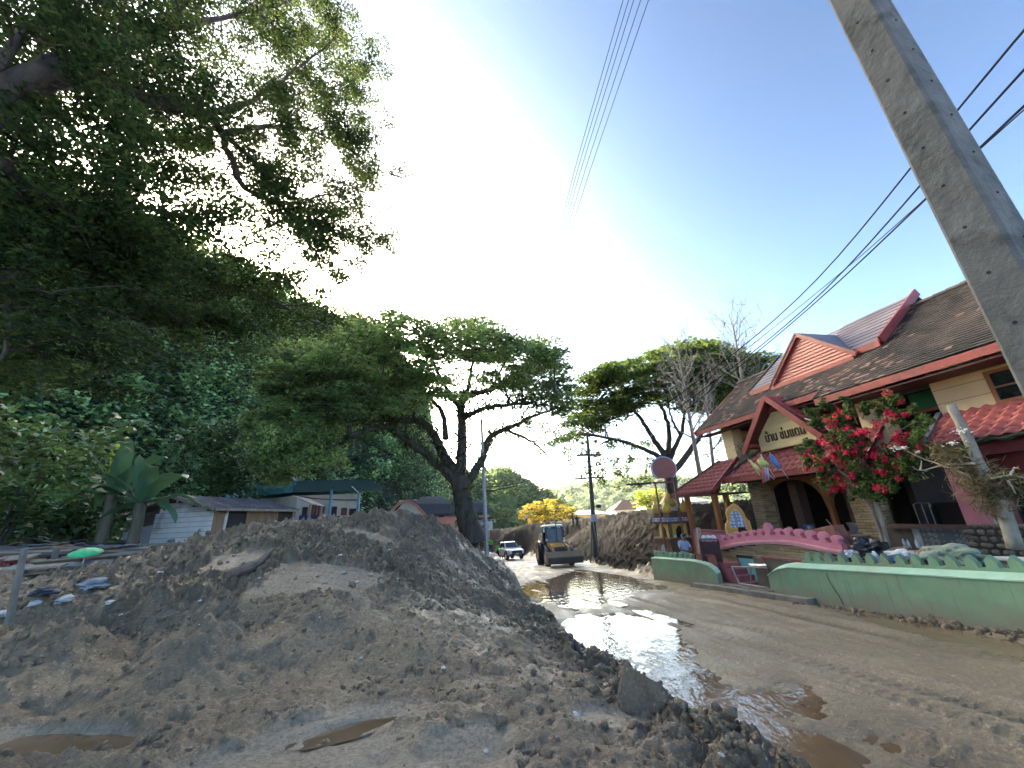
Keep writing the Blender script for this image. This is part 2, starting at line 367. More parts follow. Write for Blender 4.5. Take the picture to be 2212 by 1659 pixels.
def terrain(x, y, fine=True):
    """height, kind masks"""
    a = x*EA[0]+y*EA[1]; b = x*EQ[0]+y*EQ[1]
    wob = (fbm(x*.9, y*.9, 5, 3)-.5)*.45 if fine else 0
    sd = poly_sd(ROADP, x, y)+wob*sstep(9.0, 7.5, b)
    land = rbf_eval(FIT, x, y); road = SLOPE*a
    m = sstep(-.42, .10, sd)
    d = np.hypot(x, y); far = sstep(120, 300, d); land = land*(1-far)-3.0*far
    road_ext = np.where(a > 55, SLOPE*55, road)
    heap = np.clip(sstep(19, 23, y)*sstep(-1.6, -.6, x)+sstep(52, 57, y), 0, 1)     # fresh spoil
    mound = sstep(.0, .9, land-.50)*sstep(22, 18, y)*sstep(3, 0, x)
    silt = sstep(8.5, 10, d)*sstep(-4, -6.5, x)*(1-mound)
    rough = np.clip(.50+.9*(fbm(x*.35+3, y*.35, 21, 3)-.35)+.35*mound+.6*heap, .25, 1.0)*(1-.6*silt)*(1-.62*(1-mound)*(1-heap)*sstep(9, 7, d))
    edgeband = sstep(-1.6, -.5, sd)*(1-m); rough = np.clip(rough+.55*edgeband*sstep(16, 9, d), 0, 1)
    if not fine: return land*(1-m)+road_ext*m, m, rough, sd, mound, heap
    fl = np.zeros_like(x); gz = np.zeros_like(x)
    for (cx, cy, L, Wd, tn, gr) in PATCH:
        u = (x-cx)*cos(tn)+(y-cy)*sin(tn); v = -(x-cx)*sin(tn)+(y-cy)*cos(tn)
        w_ = (fbm(x*2.5, y*2.5, 31, 3)-.5)*.6
        k = sstep(1.06, .88, np.maximum(np.abs(u)/L, np.abs(v)/Wd)+w_*.5) if gr else sstep(1.2, .75, np.hypot(u/L, v/Wd)+w_)
        fl = np.maximum(fl, k)
        if gr:
            vv = v/Wd*gr*.5+.25*np.sin(u*1.7)+.1*fbm(u*3, v*3, 5, 2); fr = vv-np.floor(vv)
            gz += k*(-.045*sstep(.72, .95, fr)*sstep(0.0, .25, 1.2-fr)+.02*fr-.03)
        else: gz += k*(-.035+.030*(fbm(x*2.2+y*1.1, y*9-x*3, 39, 4, .6)-.5)+.02*(fbm(x*11, y*11, 36, 3)-.5))
    rr = rough*(1-.93*fl)*(1-m)
    # clods: broken lumps of three sizes, turned earth between
    wx = x+.12*(fbm(x*3, y*3, 41, 2)-.5); wy = y+.12*(fbm(x*3, y*3, 43, 2)-.5)
    f1, s1, c1 = worley(wx*2.3, wy*2.3, 1); f2, s2, c2 = worley(wx*5.5, wy*5.5, 2); f3, s3, c3 = worley(wx*13, wy*13, 3)
    cl = .16*c1*np.clip(s1-f1, 0, .5)+.10*c2*np.clip(s2-f2, 0, .45)+.05*c3*np.clip(s3-f3, 0, .5)
    nearf = sstep(26, 16, d)
    det = rr*(cl*2.3-.125+.30*(fbm(x*1.3, y*1.3, 51, 6, .6)-.5)+.13*(fbm(x*7, y*7, 55, 4, .65)-.5)+.05*(.72-np.abs(2*fbm(x*19, y*19, 57, 3, .6)-1)*2)*.9+.10*(.62-np.abs(2*fbm(x*4.1, y*4.1, 59, 4, .6)-1)*2))
    # furrows dragged roughly along the bank
    fu = fbm(x*.8+y*.2, y*5+x*1.5, 61, 3); det += (1-m)*(1-fl)*(1-mound)*.11*(fu-.5)
    heapn = heap*(1-m)*((fbm(x*.5, y*.5, 71, 4, .5)-.5)*.5+.22*(fbm(x*2.2, y*2.2, 75, 3)-.5))
    # road: tyre ruts along it, churned skin, hollows that hold water
    rut = np.zeros_like(x)
    for (b0, wd, dp, ph) in [(3.75, .22, .035, 0), (5.3, .24, .03, 1.0), (5.0, .14, .02, 2.0), (6.5, .2, .025, 3), (7.9, .22, .022, 4), (7.2, .12, .015, 5), (4.4, .16, .028, 2.6)]:
        bb = b-b0-.28*np.sin(a*.21+ph)-.12*np.sin(a*.53+ph*2); q = np.abs(bb)/wd
        lug = .5+.5*np.sign(np.sin(a*2*pi/.17+np.abs(bb)*16))
        rut += dp*(-sstep(1.1, .5, q)*(1-.45*lug)+1.0*np.exp(-((q-1.55)/.4)**2))*sstep(.25, .6, fbm(a*.25, b0+a*0, 81, 2))
    rt = .055*(fbm(a*.7, b*1.6, 85, 4)-.5)+.04*(fbm(a*1.6, b*5.5, 87, 4)-.5)*sstep(.35, .6, fbm(x*.4, y*.4, 88, 2))+.012*(fbm(x*14, y*14, 89, 2)-.5)+2.0*rut+.03*(fbm(a*2.2, b*9, 86, 3)-.5)*sstep(.3, .6, fbm(x*.6+4, y*.6, 84, 2))
    pk = np.zeros_like(x)
    for k_, P in PUDW.items(): pk = np.maximum(pk, sstep(-.30, .25, poly_sd(P, x, y)+(fbm(x*1.7, y*2.5, 91, 4)-.5)*.9))
    rt = rt*(1-.15*pk)-pk*.058+.012+pk*.085*(fbm(a*1.1, b*4.6, 95, 4, .6)-.5); LAST['rut'] = rut; LAST['pk'] = pk; LAST['rt'] = rt
    chur = sstep(.55, .75, fbm(x*.9+7, y*.9, 93, 3))*sstep(7, 4.5, d)*m; rt += chur*(.12*c2*np.clip(s2-f2, 0, .5))
    z = land*(1-m)+road_ext*m+det*nearf+det*(1-nearf)*.8+gz*(1-m)+heapn+rt*m*sstep(60, 30, d)
    for (cx, cy, L, Wd, tn, zc) in HOL:
        u = (x-cx)*cos(tn)+(y-cy)*sin(tn); v = -(x-cx)*sin(tn)+(y-cy)*cos(tn); k = sstep(2.0, .9, np.hypot(u/L, v/Wd)+(fbm(x*4, y*4, 37, 3)-.5)*.7); z = z*(1-k)+(zc-.06-.03*k+.02*(fbm(x*9, y*9, 38, 2)-.5))*k
    return z, m, rr, sd, mound, heap

def wet_mud(name, dark, light, wetlo, wethi, rough_dry=.62, rough_wet=.18, sc=.55, spec=.5):
    m, nt, b = _new(name)
    tc = nt.nodes.new('ShaderNodeTexCoord'); v = tc.outputs['Object']
    at = nt.nodes.new('ShaderNodeAttribute'); at.attribute_name = 'Col'
    sx = nt.nodes.new('ShaderNodeSeparateColor'); nt.links.new(at.outputs['Color'], sx.inputs[0])
    n1 = _noise(nt, v, sc, 6, .62, .3); n2 = _noise(nt, v, 7.0, 5, .6); n3 = _noise(nt, v, 60, 3, .6)
    c = _ramp(nt, n1, [(.32, dark), (.68, light)])
    c = _mix(nt, _math(nt, 'MULTIPLY', n2, .45), c, tuple(x*.7 for x in dark))
    c = _mix(nt, sx.outputs[0], c, (.36, .27, .165))          # tan silt
    c = _mix(nt, sx.outputs[1], c, (.40, .33, .24))           # smooth pale clay; on the road, rut ridges painted lighter
    c = _mix(nt, sx.outputs[2], c, tuple(x*.52 for x in dark))     # fresh dark clods; on the road, wet ruts with shading painted in
    c = _mix(nt, _math(nt, 'MULTIPLY', n3, .3), c, tuple(x*.7 for x in light))
    sp = _ramp(nt, _noise(nt, v, 26, 4, .65), [(.40, (.5, .5, .5)), (.56, (0, 0, 0))]); c = _mix(nt, sp, c, tuple(x*.62 for x in dark))     # dark specks in the colour, standing for shaded crevices
    sp2 = _ramp(nt, _noise(nt, v, 17, 3, .6), [(.60, (0, 0, 0)), (.70, (.6, .6, .6))]); c = _mix(nt, sp2, c, tuple(min(.5, x*1.35) for x in light))
    nt.links.new(c, b.inputs['Base Color'])
    wet = _ramp(nt, _noise(nt, v, .9, 4, .6, .6), [(wetlo, (rough_dry,)*3), (wethi, (rough_wet,)*3)])
    nt.links.new(wet, b.inputs['Roughness']); b.inputs['Specular IOR Level'].default_value = spec
    bp = nt.nodes.new('ShaderNodeBump'); bp.inputs['Strength'].default_value = .9; bp.inputs['Distance'].default_value = .045
    nb = _math(nt, 'ADD', _noise(nt, v, 22, 5, .65), _math(nt, 'MULTIPLY', _noise(nt, v, 90, 3, .6), .5))
    nt.links.new(nb, bp.inputs['Height']); nt.links.new(bp.outputs[0], b.inputs['Normal'])
    return m
M_MUD = wet_mud('dark_mud', (.178, .127, .073), (.370, .272, .162), .44, .66, .70, .30)
M_ROAD = wet_mud('wet_road_mud', (.208, .160, .096), (.355, .285, .182), .42, .66, .62, .30, .35, .38)
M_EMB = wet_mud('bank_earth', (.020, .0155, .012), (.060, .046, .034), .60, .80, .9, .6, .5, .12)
# one polar sheet, fine where the camera looks, out to the horizon
az = np.concatenate([np.linspace(-180, -66, 40)[:-1], np.linspace(-66, 66, 820), np.linspace(66, 180, 40)[1:]])
rad = np.concatenate([[.05, .5, 1.0], 1.5*np.exp(np.linspace(0, math.log(34/1.5), 470)), 34*np.exp(np.linspace(0, math.log(80/34), 60))[1:], 80*np.exp(np.linspace(0, math.log(3000/80), 26))[1:]])
A_, R_ = np.meshgrid(np.radians(az), rad)
X_ = R_*np.sin(A_); Y_ = R_*np.cos(A_)
Z_, RM, RR, SD, MO, HE = terrain(X_.ravel(), Y_.ravel())
x_, y_ = X_.ravel(), Y_.ravel(); RUT, PKM, RTM = LAST['rut'].copy(), LAST['pk'].copy(), LAST['rt'].copy()
na, nr = len(az), len(rad)
idx = np.arange(na*nr).reshape(nr, na)
Q = np.stack([idx[:-1, :-1], idx[:-1, 1:], idx[1:, 1:], idx[1:, :-1]], -1).reshape(-1, 4)
Vt = np.stack([x_, y_, Z_], -1)
tan_ = np.clip(1.6*(fbm(x_*.5, y_*.5, 101, 4)-.56), 0, .45)*RM
tan_ = np.maximum(tan_, .8*sstep(8.5, 10, np.hypot(x_, y_))*sstep(-4, -6.5, x_)*(1-MO)*sstep(26, 20, y_)*(.5+.5*fbm(x_*.8, y_*.8, 105, 3)))     # silt over the gardens
tan_ = np.maximum(tan_, RM*.35*sstep(.5, .62, fbm(x_*.3, y_*.15, 103, 3))*sstep(14, 22, y_))
SILT = [tuple(PD(*p)[:2]) for p in [(-260, 1420, 7.0), (0, 1352, 8.2), (95, 1312, 9.2), (200, 1268, 10.6), (290, 1216, 12.2), (330, 1200, 22), (-260, 1200, 26)]]
tan_ = np.maximum(tan_, .95*sstep(-.3, .4, poly_sd(SILT, x_, y_)+(fbm(x_*1.5, y_*1.5, 107, 3)-.5)*.8)*(.6+.4*fbm(x_*.8, y_*.8, 105, 3)))
pale = np.zeros_like(x_)
for (cx, cy, L, Wd, tn, gr) in PATCH:
    u = (x_-cx)*cos(tn)+(y_-cy)*sin(tn); v = -(x_-cx)*sin(tn)+(y_-cy)*cos(tn)
    pale = np.maximum(pale, sstep(1.15, .7, np.hypot(u/L, v/Wd)+(fbm(x_*2.5, y_*2.5, 31, 3)-.5)*.9)*.75)
pale = np.maximum(pale, .5*(1-RM)*sstep(.22, .10, RR)*sstep(12, 8, np.hypot(x_, y_)))
d_ = np.hypot(x_, y_)
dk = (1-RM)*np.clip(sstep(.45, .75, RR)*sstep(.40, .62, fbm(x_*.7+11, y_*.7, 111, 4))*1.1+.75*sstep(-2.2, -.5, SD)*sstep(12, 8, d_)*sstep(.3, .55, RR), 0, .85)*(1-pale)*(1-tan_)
dk = np.maximum(np.clip(dk*.62+.30*MO*(1-pale), 0, .8), RM*np.clip(sstep(.0, .03, -RUT)*.55+.6*sstep(.15, .6, PKM)*sstep(.02, -.03, RTM), 0, .75)); pale = np.maximum(pale, RM*.5*sstep(.008, .03, RUT))  # wet road ruts darkened, ridges lightened: their faint relief shading put into the colour
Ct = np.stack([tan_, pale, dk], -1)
fm = (RM[Q] > .5).sum(1) >= 2; mm = ((MO[Q] > .3).sum(1) >= 2) & ~fm; he = ((HE[Q] > .5).sum(1) >= 2) & ~fm & ~mm & (np.hypot(x_[Q[:, 0]], y_[Q[:, 0]]) < 75) & (A_.ravel()[Q[:, 0]] > -.12)
def sub(name, sel, m):
    q = Q[sel]; u, inv = np.unique(q, return_inverse=True)
    return npmesh(name, Vt[u], inv.reshape(-1, 4), m, Ct[u], smooth=True)
struct(sub('road', fm, M_ROAD), 'muddy wet road running downhill past the green wall')
struct(sub('mud_mound', mm, M_MUD), 'big dark mound of dug-out mud in front of the houses')
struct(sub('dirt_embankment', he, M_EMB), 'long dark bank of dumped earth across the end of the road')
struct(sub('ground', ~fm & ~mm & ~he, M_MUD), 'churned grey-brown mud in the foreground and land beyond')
def gz(x, y, fine=True):
    r = terrain(np.array([float(x)]), np.array([float(y)]), fine); return float(r[0][0])
def onground(px, py, d0=2.0, d1=90.0):
    """walk a pixel's ray until it meets the terrain"""
    w_ = ray(px, py); w_ = w_/hypot(w_[0], w_[1]); t = np.exp(np.linspace(math.log(d0), math.log(d1), 1500))
    z = terrain(w_[0]*t, w_[1]*t)[0]; k = np.argmax(CAM[2]+w_[2]*t <= z); return np.array([w_[0]*t[k], w_[1]*t[k], z[k]])

# ---- standing muddy water
m, nt, b = _new('muddy_water'); tc = nt.nodes.new('ShaderNodeTexCoord')
c = _ramp(nt, _noise(nt, tc.outputs['Object'], .8, 4, .6), [(.35, (.115, .078, .045)), (.65, (.20, .135, .075))])
nt.links.new(c, b.inputs['Base Color']); b.inputs['Roughness'].default_value = .035; b.inputs['IOR'].default_value = 1.36; b.inputs['Specular IOR Level'].default_value = .6
mpv = _scaled(nt, tc.outputs['Object'], (1, .45, 1))
bp = nt.nodes.new('ShaderNodeBump'); bp.inputs['Strength'].default_value = .22; bp.inputs['Distance'].default_value = .06
nt.links.new(_noise(nt, mpv, 5.5, 3, .5), bp.inputs['Height']); nt.links.new(bp.outputs[0], b.inputs['Normal'])
M_WATER = m
PLAB = {'a': 'broad pale puddle across the road in front of the loader', 'b': 'long brown puddle along the foot of the mud bank', 'c': 'thin strip of brown water along the green wall'}
for k_, P in PUDW.items():
    P = np.array(P); ab = np.stack([P @ EA[:2], P @ EQ[:2]], -1); a0, b0 = ab.min(0)-.5; a1, b1 = ab.max(0)+.5
    b0 = max(b0, 2.7 if k_ == 'b' else b0); b1 = min(b1, 9.15)
    n1 = int((a1-a0)/.15)+2; n2 = int((b1-b0)/.15)+2
    ga, gb = np.meshgrid(np.linspace(a0, a1, n1), np.linspace(b0, b1, n2)); gx = (ga*EA[0]+gb*EQ[0]).ravel(); gy = (ga*EA[1]+gb*EQ[1]).ravel()
    sdp = poly_sd([tuple(p) for p in P], gx, gy); gzv = SLOPE*ga.ravel()-.012
    ii = np.arange(n1*n2).reshape(n2, n1); qq = np.stack([ii[:-1, :-1], ii[:-1, 1:], ii[1:, 1:], ii[1:, :-1]], -1).reshape(-1, 4)
    qq = qq[(sdp[qq] > -.45).all(1)]; u, inv = np.unique(qq, return_inverse=True)
    o = npmesh('puddle', np.stack([gx, gy, gzv], -1)[u], inv.reshape(-1, 4), M_WATER, smooth=True); struct(o, PLAB[k_])
for lab, (cx, cy, L, Wd, tn, zc) in zip(['small brown puddle in the mud by the lower edge of the mound', 'small orange-brown puddle in pale clay', 'tiny brown puddle near the left edge of the picture'], HOL):
    vs = [(cx, cy, zc-.068)]; n = 28
    for k in range(n):
        t = 2*pi*k/n; vs.append((cx+1.9*(L*cos(t)*cos(tn)-Wd*sin(t)*sin(tn)), cy+1.9*(L*cos(t)*sin(tn)+Wd*sin(t)*cos(tn)), zc-.068))
    mb = MB(); mb.add(vs, [(0, 1+k, 1+(k+1) % n) for k in range(n)]); struct(mb.build('puddle', M_WATER, loc=(cx, cy, zc)), lab)

# ---- loose clods lying on the mud
def clods(name, n, samp, smin, smax, m, label):
    bm = bmesh.new(); bmesh.ops.create_icosphere(bm, subdivisions=1, radius=1); bv = np.array([v.co[:] for v in bm.verts]); bf = np.array([[v.index for v in f.verts] for f in bm.faces]); bm.free()
    P = samp(n); n = len(P); z = terrain(P[:, 0], P[:, 1])
    keep = (rng.random(n) < z[2]*1.15) & (z[1] < .55); P = P[keep]; zz = z[0][keep]; n = len(P)
    s = smin*(smax/smin)**(rng.random(n)**2.2)
    B = bv[None]*(1+.95*(rng.random((n, len(bv), 1))-.5))
    R = np.linalg.qr(rng.normal(size=(n, 3, 3)))[0]; B = np.einsum('nij,nkj->nki', R, B*np.array([1, .8, .62])[None, None]*s[:, None, None])
    B += np.stack([P[:, 0], P[:, 1], zz+s*.05], -1)[:, None]
    Fc = (bf[None]+(np.arange(n)*len(bv))[:, None, None]).reshape(-1, 3)
    o = npmesh(name, B.reshape(-1, 3), Fc, m, np.zeros((n*len(bv), 3))); o['kind'] = 'stuff'; o['label'] = label; o['category'] = 'mud clods'; return o
def samp_near(n):
    d = 2.2*np.exp(rng.random(n)*math.log(9/2.2)); t = np.radians(rng.uniform(-62, 40, n)); return np.stack([d*np.sin(t), d*np.cos(t)], -1)
def samp_mound(n):
    d = rng.uniform(7, 17, n); t = np.radians(rng.uniform(-58, 6, n)); return np.stack([d*np.sin(t), d*np.cos(t)], -1)
clods('mud_clods', 16000, samp_near, .007, .055, M_MUD, 'loose lumps of dark mud strewn over the foreground')
def samp_edge(n):
    k = rng.integers(0, 9, n); P = np.array(EDGE)[:10]; t_ = rng.random((n, 1)); q = P[k]*(1-t_)+P[k+1]*t_; off = np.abs(rng.normal(size=(n, 1)))*.55+.12; return q-off*np.array([[.97, .18]])
clods('mud_clods', 1500, samp_edge, .02, .085, M_MUD, 'big broken clods along the edge of the bank')
clods('mud_clods', 12000, samp_mound, .012, .075, M_MUD, 'loose lumps of earth lying over the mound')
# ================================================================== VEGETATION
M_LEAF = leafmat('leaf', .45); M_LEAFG = leafmat('glossy_leaf', .28, .38, .5); M_BARK = mat('bark', (.085, .068, .052), (.030, .024, .019), 5, .9, (1, 1, .25), .8, 22)
M_BARKP = mat('pale_bark', (.30, .27, .23), (.16, .14, .12), 6, .9, (1, 1, .3), .5, 25)
def unit(v): return v/np.maximum(np.linalg.norm(v, axis=-1, keepdims=True), 1e-9)
def leafset(P, size, col, aspect=.42, flat=.5, droop=.25, fold=.12, nrm=None):
    """one pointed leaf (two triangles, slightly folded) at every point"""
    n = len(P); P = np.asarray(P, float); size = np.broadcast_to(np.asarray(size, float), (n,))
    N = rng.normal(size=(n, 3)); N[:, 2] = np.abs(N[:, 2])
    N = unit(unit(N)*(1-flat)+np.array([0, 0, 1.0])*flat) if nrm is None else unit(unit(N)*(1-flat)+nrm*flat)
    T = rng.normal(size=(n, 3)); T[:, 2] -= droop*1.5; T = unit(T-N*(T*N).sum(1, keepdims=True)); S = np.cross(N, T)
    L = size[:, None]; w_ = L*aspect*.5
    a = P-T*L*.5; t = P+T*L*.5; l = P-S*w_+N*L*fold-T*L*.06; r_ = P+S*w_+N*L*fold-T*L*.06
    V = np.stack([a, r_, t, l], 1).reshape(-1, 3); Fq = np.arange(n*4).reshape(n, 4)
    C = np.repeat(np.asarray(col, float), 4, axis=0); return V, Fq, C
def leafcol(n, c0, c1, var=.25):
    t = rng.random((n, 1)); c = np.array(c0)*(1-t)+np.array(c1)*t
    return np.clip(c*(1+var*rng.normal(size=(n, 1))), .004, .6)
def ell(n, shell=.55):
    d = unit(rng.normal(size=(n, 3))); r_ = shell+(1-shell)*rng.random((n, 1))**.7; return d*r_
def clumps(C, R, per, size, c0, c1, flat=.5, droop=.25, bright=None, aspect=.42, toponly=.0):
    """leaf clumps: centres C (m,3), radii R (m,3)"""
    m_ = len(C); E_ = ell(m_*per, .35)
    if toponly: E_[:, 2] = np.where(rng.random(len(E_)) < toponly, np.abs(E_[:, 2]), E_[:, 2])
    P = np.repeat(C, per, 0)+E_*np.repeat(R, per, 0)
    col = leafcol(len(P), c0, c1)*np.repeat((1+.28*rng.normal(size=(m_, 1))).clip(.45, 1.7), per, 0)
    return leafset(P, size*(.6+.8*rng.random(len(P))), col, aspect, flat, droop)
def joinsets(S):
    V = []; Fq = []; C = []; o = 0
    for v, f, c in S: V.append(v); Fq.append(f+o); C.append(c); o += len(v)
    return np.concatenate(V), np.concatenate(Fq), np.concatenate(C)
def branch(mb, pts, r0, r1, n=6, k=5, wob=0.0):
    P = smoothpath(pts, k); N = len(P)
    if wob:
        P = [p+(rng.normal(size=3)*wob if 0 < i < N-1 else 0) for i, p in enumerate(P)]
    mb.tube(P, [r0+(r1-r0)*(i/(N-1))**.8 for i in range(N)], n); return P
def inpoly(P, x, y): return poly_sd(P, np.asarray(x, float), np.asarray(y, float)) > 0
def pix_in(poly, n):
    xs = [p[0] for p in poly]; ys = [p[1] for p in poly]; out = np.zeros((0, 2))
    while len(out) < n:
        q = np.stack([rng.uniform(min(xs), max(xs), n*2), rng.uniform(min(ys), max(ys), n*2)], -1); out = np.r_[out, q[inpoly(poly, q[:, 0], q[:, 1])]]
    return out[:n]
TREEBASES = []
# ---------------------------------------------------------------- near tree, reaching in from the side
t = thing('rain_tree', 'huge dark spreading tree whose leafy boughs fill the upper left', 'tree', W(4.5, -11.0, .45))
mb = MB(); tips = []
base = np.array(t['_o']); root = PD(-230, 420, 10.2)
branch(mb, [base-np.array([0, 0, .4]), base+np.array([.2, .1, 2.0]), root-np.array([.3, .1, 1.0]), root], .75, .50, 12, 6)
LIMB = [([(-230, 420, 10.2), (-60, 230, 10.3), (90, 150, 10.6), (230, 105, 11), (349, 60, 11.5), (420, -40, 12)], .30, .10),
        ([(-230, 420, 10.2), (-40, 250, 10.5), (130, 170, 10.8), (258, 194, 11.2), (337, 222, 11.6), (440, 245, 12.1), (476, 286, 12.5), (524, 397, 13), (619, 456, 13.6), (690, 560, 14.2)], .30, .04),
        ([(440, 245, 12.1), (548, 214, 12.6), (640, 150, 13.2), (740, 70, 14)], .11, .03), ([(476, 286, 12.5), (575, 274, 13), (675, 282, 13.6), (780, 340, 14.4)], .11, .03),
        ([(476, 286, 12.5), (548, 349, 13), (623, 456, 13.6), (720, 500, 14.4), (790, 520, 15)], .09, .03), ([(349, 60, 11.5), (480, 40, 12.4), (600, 10, 13.2), (690, -30, 14)], .10, .03),
        ([(-230, 420, 10.2), (-90, 330, 9.8), (0, 365, 10), (60, 417, 10.3), (119, 448, 10.6), (179, 512, 11), (238, 563, 11.6), (397, 591, 13), (560, 640, 14), (690, 700, 15)], .24, .03),
        ([(-230, 420, 10.2), (-130, 500, 10), (0, 544, 10.5), (139, 560, 11), (250, 620, 12), (330, 720, 12.5)], .14, .03), ([(-130, 500, 10), (12, 595, 9.8), (24, 658, 9.8), (8, 760, 9.8)], .10, .03),
        ([(640, 150, 13.2), (720, 190, 13.8), (800, 150, 14.6)], .05, .02), ([(238, 563, 11.6), (330, 650, 12.2), (440, 720, 13)], .07, .02), ([(119, 448, 10.6), (250, 440, 11.2), (390, 470, 12), (500, 540, 13)], .07, .02),
        ([(90, 150, 10.6), (150, 280, 11.2), (260, 350, 12), (400, 400, 12.8)], .08, .02), ([(-60, 230, 10.3), (60, 60, 10.6), (160, -40, 11)], .12, .04), ([(619, 456, 13.6), (700, 420, 14.2), (790, 440, 15)], .05, .02)]
LT = []
for pts, r0, r1 in LIMB:
    P = branch(mb, [PD(*p) for p in pts], r0, r1, 7, 6, .03); LT.append(P)
sb = MB(); CC = []; CR = []
for P in LT:
    N = len(P)
    for i in range(max(3, int(N*.22)), N):
        for k in range(2):
            if rng.random() < .25: continue
            d = unit(rng.normal(size=3)*np.array([1, 1, .55])+np.array([.35, .25, .1])); L = rng.uniform(.7, 2.3)
            p0 = P[i]; p1 = p0+d*L*.55+np.array([0, 0, rng.uniform(-.1, .25)]); p2 = p0+d*L+np.array([0, 0, rng.uniform(-.35, .1)])
            sb.tube([p0, (p0+p1)/2+rng.normal(size=3)*.06, p1, p2], [.028, .022, .016, .006], 4)
            for q in (p1, (p1+p2)/2, p2):
                if rng.random() < .86: CC.append(q+rng.normal(size=3)*.14); CR.append([rng.uniform(.35, .62), rng.uniform(.35, .62), rng.uniform(.12, .24)])
FILL = [(-120, -80), (560, -80), (690, -20), (780, 90), (812, 150), (795, 240), (820, 330), (828, 415), (782, 470), (815, 545), (742, 600), (735, 655), (700, 735), (560, 720), (420, 760), (250, 780), (-120, 880)]
for (px, py) in pix_in(FILL, 600):
    # fewer where the sky shows through in the photograph
    hole = max(math.exp(-(((px-160)/130)**2+((py-290)/70)**2)), math.exp(-(((px-270)/130)**2+((py-420)/80)**2)), math.exp(-(((px-430)/190)**2+((py-470)/110)**2)), .9*math.exp(-(((px-400)/60)**2+((py-60)/60)**2)), .9*math.exp(-(((px-520)/60)**2+((py-130)/50)**2)), .7*math.exp(-(((px-560)/130)**2+((py-420)/150)**2)))
    if rng.random() < hole*1.2: continue
    dd = 11.2+5*max(0, px)/800+rng.uniform(-.3, 2.6); q = PD(px, py, dd); CC.append(q); CR.append([rng.uniform(.4, .75), rng.uniform(.4, .75), rng.uniform(.15, .3)])
EDGEP = [(560, -20), (700, -30), (775, 80), (805, 150), (790, 240), (815, 330), (822, 410), (780, 465), (808, 545), (742, 600), (732, 655), (695, 735), (560, 700), (480, 560), (600, 300)]
for (px, py) in pix_in(EDGEP, 300):
    hole = max(.8*math.exp(-(((px-560)/90)**2+((py-470)/80)**2)), .5*math.exp(-(((px-600)/60)**2+((py-180)/50)**2)))
    if rng.random() < hole: continue
    CC.append(PD(px, py, 14+rng.uniform(-1.5, 2.0))); CR.append([rng.uniform(.3, .6), rng.uniform(.3, .6), rng.uniform(.14, .3)])
CC = np.array(CC); CR = np.array(CR)
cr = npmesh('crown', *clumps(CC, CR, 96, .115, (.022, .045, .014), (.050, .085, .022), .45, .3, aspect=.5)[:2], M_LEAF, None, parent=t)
v_, f_, c_ = None, None, None
n_ = len(cr.data.vertices)//4
at = cr.data.color_attributes.new('Col', 'FLOAT_COLOR', 'POINT'); cc4 = np.ones((n_*4, 4), np.float32)
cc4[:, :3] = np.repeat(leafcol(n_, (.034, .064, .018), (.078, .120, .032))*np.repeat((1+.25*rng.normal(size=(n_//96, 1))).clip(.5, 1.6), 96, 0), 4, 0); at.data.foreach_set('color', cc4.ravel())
mb.build('trunk', M_BARK, t, smooth=True); sb.build('twigs', M_BARK, t)
# ---------------------------------------------------------------- generic umbrella tree from an outline
def rain_tree(label, basep, limbs, outline, dist, thick, npad, per, size, c0, c1, extra=(), padr=(.9, 1.6), trunk_r=.6, twig=True, name='rain_tree', cat='tree', bark=None, drop=None):
    t = thing(name, label, cat, basep); mb = MB(); ends = []
    for pts, r0, r1 in limbs:
        P = branch(mb, [np.asarray(p, float) if len(p) == 3 and not isinstance(p, tuple) else PD(*p) for p in pts], r0, r1, 8, 6, .03); ends += P[len(P)//2:]
    px = pix_in(outline, npad); xs = [p[0] for p in outline]; cx, hw = (min(xs)+max(xs))/2, (max(xs)-min(xs))/2
    C = []; R = []
    for (x, y) in px:
        if drop is not None and rng.random() < drop(x, y): continue
        u = (x-cx)/hw; dd = dist+thick*sqrt(max(0, 1-u*u))*rng.uniform(-1, 1); C.append(PD(x, y, dd)); r_ = rng.uniform(*padr); R.append([r_, r_, r_*.32])
    nx = len(C)
    C = np.array(C); R = np.array(R); E = np.array(ends)
    V, Fq, Cc = clumps(C, R, per, size, c0, c1, .55, .2, aspect=.5, toponly=.6)
    if extra:   # loose hanging sprays
        C2 = np.array([PD(x, y, dd) for x, y, dd, r_ in extra]); R2 = np.array([[r_*1.2, r_*1.2, r_*.7] for x, y, dd, r_ in extra])
        V, Fq, Cc = joinsets([(V, Fq, Cc), clumps(C2, R2, 34, size*.62, c0, c1, .3, .5, aspect=.5)])
    tw = MB()
    if twig:
        for c in C[::2]:
            k = np.argmin(((E-c)**2).sum(1)+rng.random(len(E))*4); e = E[k]
            if np.linalg.norm(e-c) > 9: continue
            mid = (e+c)/2+np.array([0, 0, .25])+rng.normal(size=3)*.25; rr = .035+.012*np.linalg.norm(e-c)
            tw.tube(smoothpath([e, mid, c], 3), [rr, rr*.85, rr*.7, rr*.6, rr*.5, rr*.4, rr*.3], 4)
    mb.build('trunk', bark or M_BARK, t, smooth=True)
    if tw.v: tw.build('branches', bark or M_BARK, t)
    npmesh('crown', V, Fq, M_LEAF, Cc, parent=t)
    return t, C
D0 = 26.0
bc = PD(1020, 1168, D0)
CROWN = [(548, 1000), (550, 890), (572, 800), (622, 748), (695, 735), (747, 719), (766, 692), (832, 695), (848, 675), (897, 698), (956, 692), (1048, 692), (1094, 714), (1160, 724), (1210, 760), (1222, 795), (1236, 840), (1228, 885),
         (1190, 912), (1150, 875), (1090, 850), (1030, 838), (985, 870), (940, 862), (890, 895), (830, 912), (770, 915), (720, 955), (660, 1015), (600, 1050)]
